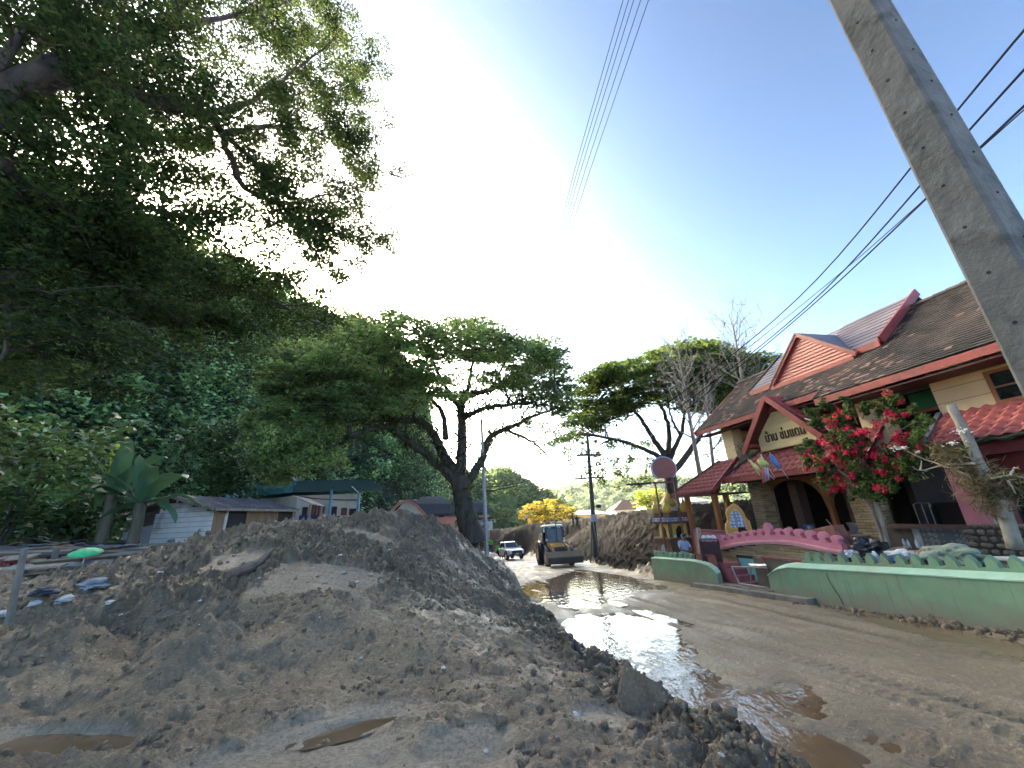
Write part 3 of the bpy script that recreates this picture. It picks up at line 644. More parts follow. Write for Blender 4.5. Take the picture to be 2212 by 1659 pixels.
L_ = [([(1024, 1172, D0), (1018, 1150, D0), (1006, 1112, D0), (999, 1067, D0), (990, 1030, D0)], .78, .55),
      ([(990, 1032, D0), (960, 986, D0+.4), (940, 946, D0+.5), (911, 912, D0), (852, 908, D0-1), (767, 905, D0-2), (690, 890, D0-2.5)], .42, .10),
      ([(990, 1045, D0), (930, 989, D0-1), (881, 953, D0-2), (832, 922, D0-3), (740, 950, D0-4), (660, 990, D0-4.5)], .34, .07),
      ([(993, 1032, D0), (999, 953, D0), (996, 887, D0), (1009, 855, D0+.5), (1061, 841, D0+1), (1110, 815, D0+2), (1170, 800, D0+3)], .40, .08),
      ([(1001, 1052, D0), (1038, 999, D0+1), (1061, 943, D0+2), (1110, 920, D0+2.5), (1153, 898, D0+3), (1210, 880, D0+4)], .34, .07),
      ([(996, 905, D0), (1040, 885, D0-1), (1094, 874, D0-2), (1143, 871, D0-2.5), (1200, 850, D0-3)], .20, .05), ([(1091, 930, D0+2.3), (1143, 950, D0+2.5), (1179, 982, D0+2.5), (1190, 1010, D0+2.5)], .13, .03),
      ([(963, 948, D0), (953, 887, D0+1), (914, 850, D0+2), (860, 800, D0+3), (800, 760, D0+3)], .22, .05), ([(996, 887, D0), (960, 830, D0+2), (930, 770, D0+3), (900, 720, D0+3.5)], .18, .04),
      ([(1009, 855, D0+.5), (1020, 790, D0-1), (1050, 730, D0-2)], .16, .04), ([(852, 908, D0-1), (780, 850, D0), (690, 800, D0+1), (620, 780, D0+1)], .16, .04), ([(1061, 841, D0+1), (1100, 770, D0+2), (1150, 740, D0+2)], .12, .03)]
L_ = [([tuple(p) for p in a], r0, r1) for a, r0, r1 in L_]
ex = [(rng.uniform(1120, 1250), rng.uniform(905, 1000), rng.uniform(26, 30), rng.uniform(.25, .5)) for _ in range(60)]+[(rng.uniform(555, 740), rng.uniform(920, 1015), rng.uniform(20.5, 24), rng.uniform(.35, .7)) for _ in range(150)]
rt, CPAD = rain_tree('broad umbrella-shaped tree with thick forked trunk behind the mud mound', bc, L_, CROWN, D0, 5.0, 720, 100, .30, (.125, .205, .068), (.235, .330, .110), ex, (.7, 1.35),
               drop=lambda x, y: .75*math.exp(-(((x-1040)/75)**2+((y-815)/45)**2))+.5*math.exp(-(((x-830)/60)**2+((y-790)/40)**2))+.45*math.exp(-(((x-920)/40)**2+((y-740)/25)**2)))
# ferns and strap-leaved epiphytes along its limbs
ep = []
for pts, r0, r1 in L_[:6]:
    for p in smoothpath([PD(*q) for q in pts], 6)[2:-4]:
        ep.append(p+rng.normal(size=(16, 3))*np.array([.35, .35, .25]))
ep = np.concatenate(ep)
npmesh('ferns', *leafset(ep, .45+.3*rng.random(len(ep)), leafcol(len(ep), (.03, .055, .015), (.055, .09, .025)), .22, .25, .9)[:2], M_LEAF, np.repeat(leafcol(len(ep), (.028, .05, .015), (.055, .09, .025)), 4, 0), parent=rt)
D1 = 36.0
OUT2 = [(1207, 963), (1228, 921), (1240, 857), (1256, 826), (1283, 796), (1311, 791), (1355, 780), (1390, 767), (1427, 758), (1485, 742), (1530, 746), (1600, 764), (1690, 774), (1700, 830), (1600, 905), (1500, 890), (1440, 862), (1369, 885), (1323, 918), (1265, 945)]
L2 = [([(1455, 1110, D1), (1450, 1050, D1), (1440, 990, D1)], .6, .5), ([(1442, 1000, D1), (1413, 981, D1-1), (1369, 961, D1-2), (1323, 947, D1-3), (1276, 938, D1-4)], .28, .06), ([(1440, 990, D1), (1410, 945, D1), (1380, 900, D1-1), (1345, 862, D1-1), (1300, 830, D1-2)], .30, .06),
      ([(1440, 990, D1), (1445, 930, D1+1), (1430, 880, D1+1), (1400, 830, D1+1), (1390, 790, D1+1)], .28, .06), ([(1442, 1000, D1), (1470, 940, D1-1), (1480, 880, D1-1), (1490, 810, D1-2)], .25, .05), ([(1448, 1030, D1), (1500, 960, D1), (1540, 900, D1), (1590, 840, D1), (1650, 800, D1)], .30, .06),
      ([(1470, 940, D1-1), (1450, 900, D1-2), (1440, 850, D1-3)], .15, .04), ([(1323, 947, D1-3), (1290, 965, D1-4), (1260, 985, D1-4)], .08, .03)]
ex2 = [(rng.uniform(1250, 1420), rng.uniform(950, 1060), rng.uniform(32, 37), rng.uniform(.3, .6)) for _ in range(80)]+[(rng.uniform(1480, 1700), rng.uniform(880, 1060), rng.uniform(34, 40), rng.uniform(.6, 1.1)) for _ in range(60)]
rain_tree('layered dark green tree standing behind the round signboard and golden shrine', PD(1455, 1112, D1), L2, OUT2, D1, 5.5, 420, 95, .40, (.060, .110, .028), (.130, .195, .050), ex2, (.8, 1.7))
# ---------------------------------------------------------------- bare trees
def bare_tree(label, pts, r0, seed, spread, nb):
    rs = np.random.default_rng(seed); P = smoothpath([PD(*p) for p in pts], 8); base = P[0]
    t = thing('bare_tree', label, 'tree', base, 'leafless grey trees'); mb = MB(); mb.tube(P, [r0*(1-.85*i/(len(P)-1)) for i in range(len(P))], 7); tw = MB()
    H = np.linalg.norm(P[-1]-P[0])
    def grow(p, d, L, r_, depth):
        q = p; pts = [p]; n = 4
        for i in range(n):
            d = unit(d+rs.normal(size=3)*.16+np.array([0, 0, .12])); q = q+d*L/n; pts.append(q)
        tw.tube(pts, [r_*(1-.7*i/n) for i in range(n+1)], 4)
        if depth:
            for k in range(rs.integers(3, 6)):
                i = rs.integers(1, n+1); dd = unit(d+rs.normal(size=3)*.75); grow(pts[i], dd, L*rs.uniform(.4, .65), r_*.5, depth-1)
    for k in range(nb):
        i = int((.25+.72*k/nb)*(len(P)-1)); az_ = rs.uniform(0, 2*pi); d = np.array([cos(az_)*spread, sin(az_)*spread, rs.uniform(.5, 1.1)])
        grow(P[i], unit(d), H*rs.uniform(.16, .34)*(1.15-.6*k/nb), r0*.36*(1-.6*k/nb), 2)
    mb.build('trunk', M_BARKP, t, smooth=True); tw.build('branches', M_BARKP, t)
bare_tree('pale leafless tree nearest the golden shrine, in front of the dark tree', [(1520, 1070, 25), (1500, 960, 25), (1482, 860, 25), (1470, 790, 25), (1462, 722, 25)], .15, 3, .8, 22)
bare_tree('slimmer leafless grey tree between the two taller bare ones', [(1545, 1050, 27), (1535, 950, 27), (1526, 870, 27), (1518, 790, 27)], .12, 4, .8, 18)
bare_tree('tallest leafless tree, its twigs against the sky above the house roof', [(1620, 1040, 28), (1612, 900, 28), (1600, 800, 28), (1590, 740, 28), (1582, 690, 28)], .14, 5, .75, 24)
# ---------------------------------------------------------------- hillside jungle
HF = [(-85, 34, 34), (-70, 34, 36), (-55, 36, 38), (-46, 38, 40), (-38, 42, 40), (-30, 48, 40), (-24, 54, 44), (-19, 60, 40), (-15, 66, 33), (-12.5, 72, 25), (-10.5, 80, 11), (-9.5, 84, 1)]   # azimuth, foot distance, height; right shoulder raised to block the sun
ha = np.radians([h[0] for h in HF]); hd = np.array([h[1] for h in HF], float); hh = np.array([h[2] for h in HF], float)
def hillpt(azr, s):
    d0 = np.interp(azr, ha, hd); H = np.interp(azr, ha, hh); d = d0+s*(8+H*.45); z = .3+H*(1-(1-s)**1.5)
    return np.stack([d*np.sin(azr), d*np.cos(azr), z], -1)
aa, ss = np.meshgrid(np.radians(np.linspace(-85, -9.5, 150)), np.linspace(-.05, 1, 60)); hp = hillpt(aa.ravel(), np.clip(ss.ravel(), 0, 1)); hp[:, 2] += np.where(ss.ravel() < 0, -1.5, 0)
nz = (fbm(aa.ravel()*30, ss.ravel()*9, 7, 4)-.5)*3.5; hp[:, 2] += nz*np.clip(ss.ravel()*4, 0, 1)
hp2 = hillpt(aa[-1], np.ones(150)); back = hp2*np.array([1.9, 1.9, 0])[None]
V = np.r_[hp, back]; ii = np.arange(61*150).reshape(61, 150); Qh = np.stack([ii[:-1, :-1], ii[:-1, 1:], ii[1:, 1:], ii[1:, :-1]], -1).reshape(-1, 4)
struct(npmesh('hillside', V, Qh, mat('forest_soil', (.030, .036, .018), (.012, .015, .008), .8, .95), smooth=True), 'steep forested hillside on the left')
m_ = 3700; ar = np.radians(rng.uniform(-80, -10, m_)); s_ = rng.random(m_)**1.25; C = hillpt(ar, s_)
rr_ = rng.uniform(.7, 1.9, m_); C[:, 2] += rng.uniform(-.3, 1.6, m_); C[:, :2] *= (1-rng.uniform(-.01, .04, m_))[:, None]
R = np.stack([rr_, rr_, rr_*rng.uniform(.5, 1.1, m_)], -1)
tint = fbm(ar*40, s_*14, 9, 3)[:, None]
per = 46; E_ = ell(m_*per, .6); P = np.repeat(C, per, 0)+E_*np.repeat(R, per, 0)
colr = leafcol(len(P), (.115, .200, .075), (.230, .350, .125))*np.repeat(np.clip(-.35+2.7*tint, .15, 2.0), per, 0)*np.repeat((1+.4*rng.normal(size=(m_, 1))).clip(.3, 2.0), per, 0)
toc = unit(-np.repeat(C, per, 0)+CAM)
V, Fq, Cc = leafset(P, .30+.34*rng.random(len(P)), colr, .62, .45, .5, .08, nrm=unit(toc*.5+np.array([0, 0, .8])))
jo = npmesh('jungle_foliage', V, Fq, M_LEAFG, Cc); jo['kind'] = 'stuff'; jo['label'] = 'dense jungle and creepers covering the hillside'; jo['category'] = 'foliage'
# hanging creepers
vm = []; vc = []
for k in range(420):
    a0 = radians(rng.uniform(-62, -14)); p = hillpt(np.array([a0]), np.array([rng.uniform(.15, .75)]))[0]; p[:2] *= .955; L = rng.uniform(2, 6); n = int(L*9); z = np.linspace(0, L, n)
    q = np.stack([p[0]+.25*np.sin(z*1.3+k)+rng.normal(size=n)*.14, p[1]+rng.normal(size=n)*.14, p[2]+1.5-z], -1); vm.append(q); vc.append(leafcol(n, (.055, .12, .045), (.10, .18, .06))*rng.uniform(.6, 1.4))
vm = np.concatenate(vm); vc = np.concatenate(vc); V, Fq, Cc = leafset(vm, .28+.15*rng.random(len(vm)), vc, .6, .2, .9)
vo = npmesh('hanging_creepers', V, Fq, M_LEAFG, Cc); vo['kind'] = 'stuff'; vo['label'] = 'creepers hanging down the jungle wall'; vo['category'] = 'vines'
# undergrowth along the hill foot and by the houses
m_ = 420; ar = np.radians(rng.uniform(-70, -13, m_)); C = hillpt(ar, np.zeros(m_)); C[:, :2] *= rng.uniform(.70, .97, m_)[:, None]; C[:, 2] = [gz(c[0], c[1], False)+.4 for c in C]
C = C[(np.hypot(C[:, 0], C[:, 1]) > 26) & ~((C[:, 0] > -17) & (C[:, 1] < 38))]; R = rng.uniform(.5, 1.3, (len(C), 1))*np.array([1, 1, .8])
V, Fq, Cc = clumps(C, R, 46, .34, (.030, .066, .024), (.062, .12, .036), .4, .5, aspect=.55)
uo = npmesh('undergrowth', V, Fq, M_LEAFG, Cc); uo['kind'] = 'stuff'; uo['label'] = 'rank green undergrowth at the foot of the hillside'; uo['category'] = 'undergrowth'
# bushes one can tell apart
def bush(label, px, py, d, r_, c0, c1, n=26, per=70, size=.2):
    p = PD(px, py, d); g = gz(p[0], p[1], False); t = thing('bush', label, 'bush', (p[0], p[1], g), 'bushes below the hillside'); C = np.array([p[0], p[1], g])+np.stack([rng.normal(size=n)*r_*.6, rng.normal(size=n)*r_*.6, rng.uniform(.2, 1, n)*(p[2]-g)*1.5], -1)
    V, Fq, Cc = clumps(C, np.full((n, 3), r_*.42), per, size, c0, c1, .4, .5, aspect=.6); npmesh('foliage', V, Fq, M_LEAFG, Cc, parent=t)
    mb = MB()
    for k in range(5): mb.tube(smoothpath([np.array([p[0], p[1], g-.1]), C[k]*.5+np.array([p[0], p[1], g])*.5, C[k]], 3), [.06, .05, .05, .04, .04, .03, .02], 5)
    mb.build('stem', M_BARK, t)
bush('pale yellow-green leafy bush at the far left edge', 55, 1010, 21, 2.0, (.09, .15, .04), (.16, .23, .07), 30, 80, .26)
bush('dark bush growing behind the wooden shed roof', 470, 1010, 33, 2.6, (.035, .08, .025), (.075, .14, .04), 34, 80, .36)
bush('tangled green shrub beside the banana plants', 120, 1120, 22, 1.5, (.03, .07, .02), (.065, .13, .035), 24, 70, .26)
# ---------------------------------------------------------------- banana plants

def transl(name, col, k=.4):
    m = mat(name, col, tuple(x*.7 for x in col), 3, .4, None, .25, 30); nt = m.node_tree; b = nt.nodes['Principled BSDF']; tr = nt.nodes.new('ShaderNodeBsdfTranslucent'); tr.inputs[0].default_value = (col[0]*1.5, col[1]*1.4, col[2]*.8, 1)
    mx = nt.nodes.new('ShaderNodeMixShader'); mx.inputs[0].default_value = k; nt.links.new(b.outputs[0], mx.inputs[1]); nt.links.new(tr.outputs[0], mx.inputs[2]); nt.links.new(mx.outputs[0], nt.nodes['Material Output'].inputs[0]); return m
M_BAN = transl('banana_leaf', (.10, .21, .13), .25); M_BAN2 = transl('young_banana_leaf', (.34, .48, .08), .5); M_BST = mat('banana_stem', (.11, .10, .06), (.05, .045, .03), 4, .7, (1, 1, .2))
def banana(label, px, py, d, H, leaves, seed):
    rs = np.random.default_rng(seed); p = PD(px, py, d); g = gz(p[0], p[1], False); b0 = np.array([p[0], p[1], g]); top = p
    t = thing('banana_plant', label, 'banana plant', b0, 'banana plants by the shed'); mb = MB(); mb.tube(smoothpath([b0-np.array([0, 0, .2]), (b0+top)/2+np.array([.05, 0, 0]), top], 5), .16, 10); mb.build('stem', M_BST, t, smooth=True)
    for i, (az_, el0, L, wd, y) in enumerate(leaves):
        az_ = radians(az_); mbl = MB(); n = 12; p_ = top.copy(); el = radians(el0); sp = []; vs = []
        h = np.array([cos(az_)*_r[0], sin(az_)*0+cos(az_)*_r[1], 0])  # screen-right component
        out = np.array([cos(az_), -sin(az_)*1.0, 0]); side = np.array([-out[1], out[0], 0])
        for k in range(n+1):
            s_ = k/n; w2 = wd*.5*(sin(pi*min(1, s_*.93+.07))**.55)*(1 if k < n else .05)*(0.12 if k == 0 else 1)
            fold = .5*w2; nrm = np.array([-out[0]*sin(el), -out[1]*sin(el), cos(el)])
            j = 1-.18*rs.random()*(k % 2)
            vs += [p_-side*w2*j-nrm*fold*(.4 if el > 0 else -.4)*1.0, p_, p_+side*w2*j-nrm*fold*(.4 if el > 0 else -.4)]
            p_ = p_+(out*cos(el)+UP*sin(el))*L/n; el -= radians(88 if el0 < 62 else 25)/n*(.3+1.4*s_)
        fs = []
        for k in range(n): fs += [(k*3, k*3+1, k*3+4, k*3+3), (k*3+1, k*3+2, k*3+5, k*3+4)]
        mbl.add(vs, fs); mbl.build('leaf', M_BAN2 if y else M_BAN, t, smooth=True)
banana('tall banana plant with one upright bright leaf, left of the shed', 243, 1068, 20, 3, [(70, 80, 1.9, .42, 1), (12, 55, 2.6, .58, 0), (172, 50, 2.7, .58, 0), (140, 66, 2.2, .5, 0), (42, 66, 2.2, .54, 0), (195, 28, 2.4, .54, 0), (-25, 40, 2.3, .54, 0), (-85, 35, 2.0, .58, 0), (-140, 32, 2.2, .54, 0), (215, 10, 2.0, .5, 0)], 1)
banana('broad drooping banana plant touching the shed wall', 305, 1086, 19, 2.6, [(85, 78, 1.7, .58, 0), (18, 45, 2.4, .58, 0), (165, 42, 2.2, .58, 0), (-15, 20, 2.1, .54, 0), (200, 20, 2.2, .54, 0), (-65, 25, 1.8, .46, 0), (-110, 20, 2.0, .58, 0), (45, 60, 2.1, .54, 0), (130, 58, 2.0, .5, 0), (5, 0, 1.8, .4, 0), (185, -5, 1.8, .4, 0)], 2)
# ---------------------------------------------------------------- distant hills
def far_hill(name, crest, d0, depth, drop, bump, c0, c1, label, nl, lsize, base=-4.0):
    """crest on the photograph: list of (px, py); a real ridge d0 away with wooded flanks"""
    cx = np.array([c[0] for c in crest], float); P = np.array([PD(c[0], c[1], d0) for c in crest]); azc = np.arctan2(P[:, 0], P[:, 1]); zc = P[:, 2]
    def pt(azr, s):  # s 0 foot .. 1 crest .. 2 back
        H = np.interp(azr, azc, zc); d = d0-depth*(1-np.minimum(s, 1))+depth*np.maximum(s-1, 0); z = base+(H-base)*np.where(s <= 1, np.sin(s*pi/2)**1.1, np.cos((s-1)*pi/2)); return np.stack([d*np.sin(azr), d*np.cos(azr), z], -1)
    na_ = 220; ns_ = 90; A2, S2 = np.meshgrid(np.linspace(azc[0], azc[-1], na_), np.linspace(0, 2, ns_)); p = pt(A2.ravel(), S2.ravel())
    f1, s1, c1_ = worley(p[:, 0]/bump, p[:, 1]/bump*1.0+p[:, 2]/bump, 5); p[:, 2] += bump*.55*(1-f1)*(.5+c1_)
    ii = np.arange(na_*ns_).reshape(ns_, na_); q = np.stack([ii[:-1, :-1], ii[:-1, 1:], ii[1:, 1:], ii[1:, :-1]], -1).reshape(-1, 4)
    struct(npmesh(name, p, q, mat(name+'_canopy', c1, c0, .9/bump, .9, None, .6, 6/bump), smooth=True), label)
    ar = rng.uniform(azc[0], azc[-1], nl); s_ = rng.uniform(.02, 1.05, nl); C = pt(ar, s_); f1, s1, c1_ = worley(C[:, 0]/bump, C[:, 1]/bump+C[:, 2]/bump, 5); C[:, 2] += bump*.55*(1-f1)*(.5+c1_)
    k = 9; P2 = np.repeat(C, k, 0)+rng.normal(size=(nl*k, 3))*lsize*1.1; cl_ = leafcol(len(P2), c0, c1)*np.repeat((.55+.9*c1_)[:, None]*(1+.2*rng.normal(size=(nl, 1))), k, 0).clip(.3, 2)
    V, Fq, Cc = leafset(P2, lsize*(.7+.8*rng.random(len(P2))), cl_, .7, .5, .2); o = npmesh('treetops', V, Fq, M_LEAF, Cc); o['kind'] = 'stuff'; o['label'] = 'treetops on the '+label.split(' beyond')[0]; o['category'] = 'treetops'
far_hill('wooded_hill', [(860, 1060), (930, 1040), (1000, 1030), (1040, 1042), (1065, 1028), (1095, 1024), (1120, 1040), (1150, 1062), (1185, 1082), (1215, 1100), (1240, 1125)], 190, 60, 0, 7.0, (.035, .075, .025), (.085, .14, .045), 'nearer wooded hill beyond the big tree trunk', 2600, 1.1, -6)
far_hill('far_hill', [(700, 1060), (900, 1085), (1020, 1100), (1130, 1092), (1180, 1072), (1230, 1058), (1290, 1050), (1345, 1040), (1400, 1034), (1450, 1040), (1550, 1048), (1700, 1050), (1900, 1045), (2100, 1035), (2400, 1025)], 620, 220, 0, 13.0, (.045, .085, .035), (.10, .15, .06), 'distant hazy wooded hill beyond the valley', 3600, 2.6, -12)
# ---------------------------------------------------------------- sunlit yellow tree in the valley and companions
YT = [(1120, 1112), (1128, 1098), (1150, 1084), (1180, 1079), (1210, 1083), (1238, 1094), (1246, 1110), (1240, 1128), (1210, 1136), (1160, 1136), (1128, 1124)]
rain_tree('yellow-green tree standing beyond the earth bank', PD(1185, 1150, 84), [([(1185, 1165, 84), (1183, 1130, 84), (1175, 1110, 84)], .35, .15), ([(1183, 1132, 84), (1160, 1105, 84)], .2, .06), ([(1183, 1132, 84), (1210, 1105, 84)], .2, .06)], YT, 84, 4.0, 150, 60, .42, (.26, .24, .03), (.42, .36, .05), (), (.7, 1.3), name='yellow_tree')
YT2 = [(1365, 1080), (1375, 1062), (1400, 1054), (1420, 1056), (1432, 1070), (1436, 1095), (1420, 1110), (1380, 1112)]
rain_tree('small bright green tree seen between signboard and wooden pole', PD(1400, 1120, 70), [([(1402, 1125, 70), (1400, 1095, 70), (1398, 1080, 70)], .2, .08)], YT2, 70, 2.5, 60, 60, .36, (.14, .22, .04), (.26, .34, .06), (), (.6, 1.1), name='valley_tree')
# ================================================================== HOUSE ON THE RIGHT
M_ROOF = mat('old_roof_tile', (.115, .085, .074), (.030, .027, .027), 1.6, .85, (1, 1, 1), .4, 30, dirt=(.022, .020, .020), dscale=.9, dlo=.40, dhi=.62)
M_ROOFL = mat('bleached_roof_tile', (.34, .20, .15), (.15, .085, .065), 2.0, .85)
M_FASC = mat('red_fascia', (.30, .050, .045), (.20, .034, .032), 3, .6, dirt=(.10, .03, .03), dscale=2)
M_RTILE = mat('red_cement_tile', (.38, .085, .070), (.24, .050, .046), 2.2, .7, None, .2, 60, dirt=(.15, .065, .055), dscale=1.3, jitter=.10)
M_RSID = mat('red_siding', (.35, .060, .052), (.26, .045, .042), 2, .55, jitter=.06)
M_GREYT = mat('grey_flat_tile', (.155, .135, .150), (.085, .072, .085), 1.2, .45, jitter=.12)
M_CREAM = mat('cream_render', (.78, .60, .33), (.68, .51, .28), 2, .85, dirt=(.46, .34, .19), dscale=.8, dlo=.58, dhi=.85)
M_YBOARD = mat('yellow_board', (.78, .63, .32), (.68, .54, .27), 3, .75, jitter=.05)
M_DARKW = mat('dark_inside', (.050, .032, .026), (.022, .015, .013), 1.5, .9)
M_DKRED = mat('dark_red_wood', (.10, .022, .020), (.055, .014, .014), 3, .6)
M_WOOD = mat('orange_wood', (.36, .15, .055), (.23, .085, .032), 4, .55, (1, 1, .15), .2, 40)
M_STONE = mat('ledge_stone', (.42, .31, .17), (.22, .16, .09), 5, .85, None, .4, 40, jitter=.28)
M_ROCK = mat('field_stone', (.27, .22, .16), (.13, .105, .08), 4, .85, None, .5, 25, jitter=.35)
M_MORT = mat('mortar', (.10, .085, .065), (.06, .05, .04), 6, .95)
M_PINK = mat('pink_paint', (.66, .235, .285), (.55, .185, .235), 2, .65, dirt=(.40, .17, .18), dscale=1.5, dlo=.58, dhi=.75)
M_PINKL = mat('pale_pink_paint', (.78, .40, .42), (.68, .31, .34), 2, .65, dirt=(.5, .24, .25), dscale=1.5, dlo=.58, dhi=.75)
M_GREEN = mat('green_paint', (.225, .365, .215), (.170, .285, .170), 1.4, .65, None, .15, 60, dirt=(.21, .22, .135), dscale=.7, dlo=.48, dhi=.72, splash=((.25, .215, .15), .42, .0))
M_GREENL = mat('pale_green_paint', (.40, .60, .43), (.28, .46, .32), 2.2, .7, dirt=(.36, .42, .29), dscale=1.2)  # lighter green for the wall ledges
M_DOME = mat('gold_paint', (.58, .40, .06), (.42, .27, .035), 3, .45, dirt=(.25, .17, .05), dscale=2); M_GLASS = None
_g, _nt, _b = _new('window_glass'); _b.inputs['Base Color'].default_value = (.012, .016, .018, 1); _b.inputs['Roughness'].default_value = .04; _b.inputs['Specular IOR Level'].default_value = .8; M_GLASS = _g
def ptile(name, c0, c1, sc_):
    """patterned cement tile"""
    m, nt, b = _new(name); tc = nt.nodes.new('ShaderNodeTexCoord'); v = nt.nodes.new('ShaderNodeTexVoronoi'); v.inputs['Scale'].default_value = sc_; v.inputs['Randomness'].default_value = .25; v.distance = 'MANHATTAN'
    nt.links.new(tc.outputs['Object'], v.inputs['Vector']); c = _ramp(nt, v.outputs[0], [(.20, c1), (.34, c0), (.52, c0), (.62, c1)]); nt.links.new(c, b.inputs['Base Color']); b.inputs['Roughness'].default_value = .4; return m
M_BTILE = ptile('blue_white_tile', (.60, .64, .66), (.16, .22, .36), 9); M_GTILE = ptile('grey_patterned_tile', (.20, .22, .23), (.09, .10, .11), 8)
HOUSE = thing('house', 'large cream house with brown tiled roof and red gables on the right', 'house', W(9, 13, 0.4))
Hn = HOUSE
# ---- main roof
TN = .79; SL = sqrt(1+TN*TN)
def rp(a, b, off=0.0): return W(a, b, 4.95+TN*(b-12)+off)
A0, A1, AJ = 1.0, 16.15, 9.7
roof = part('main_roof', M_ROOF, Hn, lambda m: (m.prism([rp(A0, 12, -.14), rp(AJ, 12, -.14), rp(AJ, 15.6, -.14), rp(A0, 15.6, -.14)], (0, 0, .12)), m.prism([rp(AJ, 12.42, -.14), rp(A1, 12.42, -.14), rp(A1, 15.6, -.14), rp(AJ, 15.6, -.14)], (0, 0, .12)),
     m.prism([W(A0, 19.2, 4.8), W(A1, 19.2, 4.8), rp(A1, 15.6, -.14), rp(A0, 15.6, -.14)], (0, 0, .12))))
uS = (EQ+UP*TN)/SL; nS = np.cross(EA, uS); nS = nS if nS[2] > 0 else -nS
row = .132; nrow = int(3.6*SL/row)+1; rs = np.random.default_rng(2)
for r_ in range(nrow):
    b0 = 12+r_*row/SL; mbt = MB()
    if b0 > 15.55: break
    a_ = A0-.1*(r_ % 2); amax = A1 if b0 >= 12.40 else AJ
    while a_ < amax:
        w_ = .155*rs.uniform(.93, 1.07); lo = rs.normal()*.006; lift = .030+rs.random()*.012; mbt.cur = 1 if rs.random() < .03+.20*(vnoise(np.array([a_*.7]), np.array([b0*1.9]), 5)[0] > .62) else 0
        a2 = min(a_+w_-.006, amax); p = rp(a_, b0)+uS*lo; q = rp(a2, b0)+uS*lo; L = row*1.25
        mbt.add([p+nS*(lift-.02), q+nS*(lift-.02), q+nS*lift, p+nS*lift, p+uS*L+nS*.004, q+uS*L+nS*.004], [(0, 1, 2, 3), (3, 2, 5, 4), (0, 3, 4), (1, 5, 2)]); a_ += w_
    mbt.build('tile_course', [M_ROOF, M_ROOFL], roof)
part('ridge_cap', M_ROOF, roof, lambda m: [m.tube([rp(a, 15.6, .0), rp(a+.36, 15.6, .02)], .10, 8) for a in np.arange(A0, A1, .34)])
def fascia(name, p, q, h=.2, th=.05, m_=None, par=None): return part(name, m_ or M_FASC, par or Hn, lambda m: m.bar(np.asarray(p)-UP*h/2, np.asarray(q)-UP*h/2, th, h))
fascia('eave_fascia', rp(A0, 11.97, -.01), rp(AJ, 11.97, -.01), .20); fascia('eave_fascia', rp(AJ, 12.39, -.01), rp(A1, 12.39, -.01), .20)
part('verge_board', M_FASC, Hn, lambda m: m.bar(rp(A1+.03, 12.35, -.10), rp(A1+.03, 15.6, -.10), .05, .2, UP)); part('verge_board', M_ROOF, Hn, lambda m: m.bar(rp(AJ+.03, 12.0, -.05), rp(AJ+.03, 12.5, -.05), .06, .16, UP))
part('soffit', M_DKRED, Hn, lambda m: (m.hbox(A0, AJ, 12.0, 12.85, 4.62, 4.66), m.hbox(AJ, A1-.1, 12.45, 12.95, 4.95, 4.99)))
# ---- raised roof with the red boarded gable
def rr(a, b, off): return rp(a, b, off)
RB = 13.72
up = part('raised_roof', M_GREYT, Hn, lambda m: (m.prism([rr(8.5, RB, .16), rr(9.5, RB, .16), rr(9.5, 16.1, .16), rr(8.5, 16.1, .16)], nS*.06), m.prism([rr(9.5, RB+.9, .16), rr(12.5, RB+.9, .16), rr(12.5, 16.1, .16), rr(9.5, 16.1, .16)], nS*.06),
     m.prism([rr(12.5, RB, .16), rr(13.75, RB, .16), rr(13.95, 16.1, .16), rr(12.5, 16.1, .16)], nS*.06), m.prism([W(8.5, 18.5, 6.5), W(13.9, 18.5, 6.5), rr(13.95, 16.1, .16), rr(8.5, 16.1, .16)], UP*.05)))
sl_ = .30
for (aa0, aa1, bs) in [(8.5, 9.45, RB), (12.6, 13.78, RB), (9.45, 11.0, RB+.02)]:
    for k in range(10):
        b0 = bs+k*sl_/SL
        lo_a = aa0
        if bs > RB:   # right of the gable's own little roof: only the part that clears it
            lo_a = 9.45; hi = 9.45+min(1.5, max(0, (b0-13.75))*1.35)
            if hi-lo_a < .12: continue
        else: hi = aa1
        if b0 > 15.95: break
        n_ = max(1, int((hi-lo_a)/.5))
        for j in range(n_):
            x0 = lo_a+(hi-lo_a)*j/n_; x1 = lo_a+(hi-lo_a)*(j+1)/n_-.008
            mt = MB(); p = rr(x0, b0, .25); q = rr(x1, b0, .25); mt.add([p, q, q+nS*.022, p+nS*.022, p+uS*sl_*1.06, q+uS*sl_*1.06], [(0, 1, 2, 3), (3, 2, 5, 4), (0, 3, 4), (1, 5, 2)]); mt.build('shingle', M_GREYT, up)
fascia('raised_roof_fascia', rr(8.5, RB-.03, .27), rr(9.5, RB-.03, .27), .22, .05, None, up); fascia('raised_roof_fascia', rr(12.5, RB-.03, .27), rr(13.78, RB-.03, .27), .22, .05, None, up)
part('raised_roof_verge', M_FASC, up, lambda m: m.bar(rr(8.46, RB, .22), rr(8.46, 16.15, .22), .06, .26, UP)); part('raised_roof_verge', M_ROOF, up, lambda m: m.bar(rr(13.82, RB, .24), rr(14.0, 16.1, .24), .06, .14, UP))
GB = RB-.08; gL, gR, gA = (12.55, 6.36), (9.25, 6.36), (10.93, 7.82)
gab = part('upper_gable', M_DKRED, Hn, lambda m: m.prism([W(gL[0], GB+.06, gL[1]), W(gR[0], GB+.06, gR[1]), W(gA[0], GB+.06, gA[1])], EQ*.05))
nb = 12
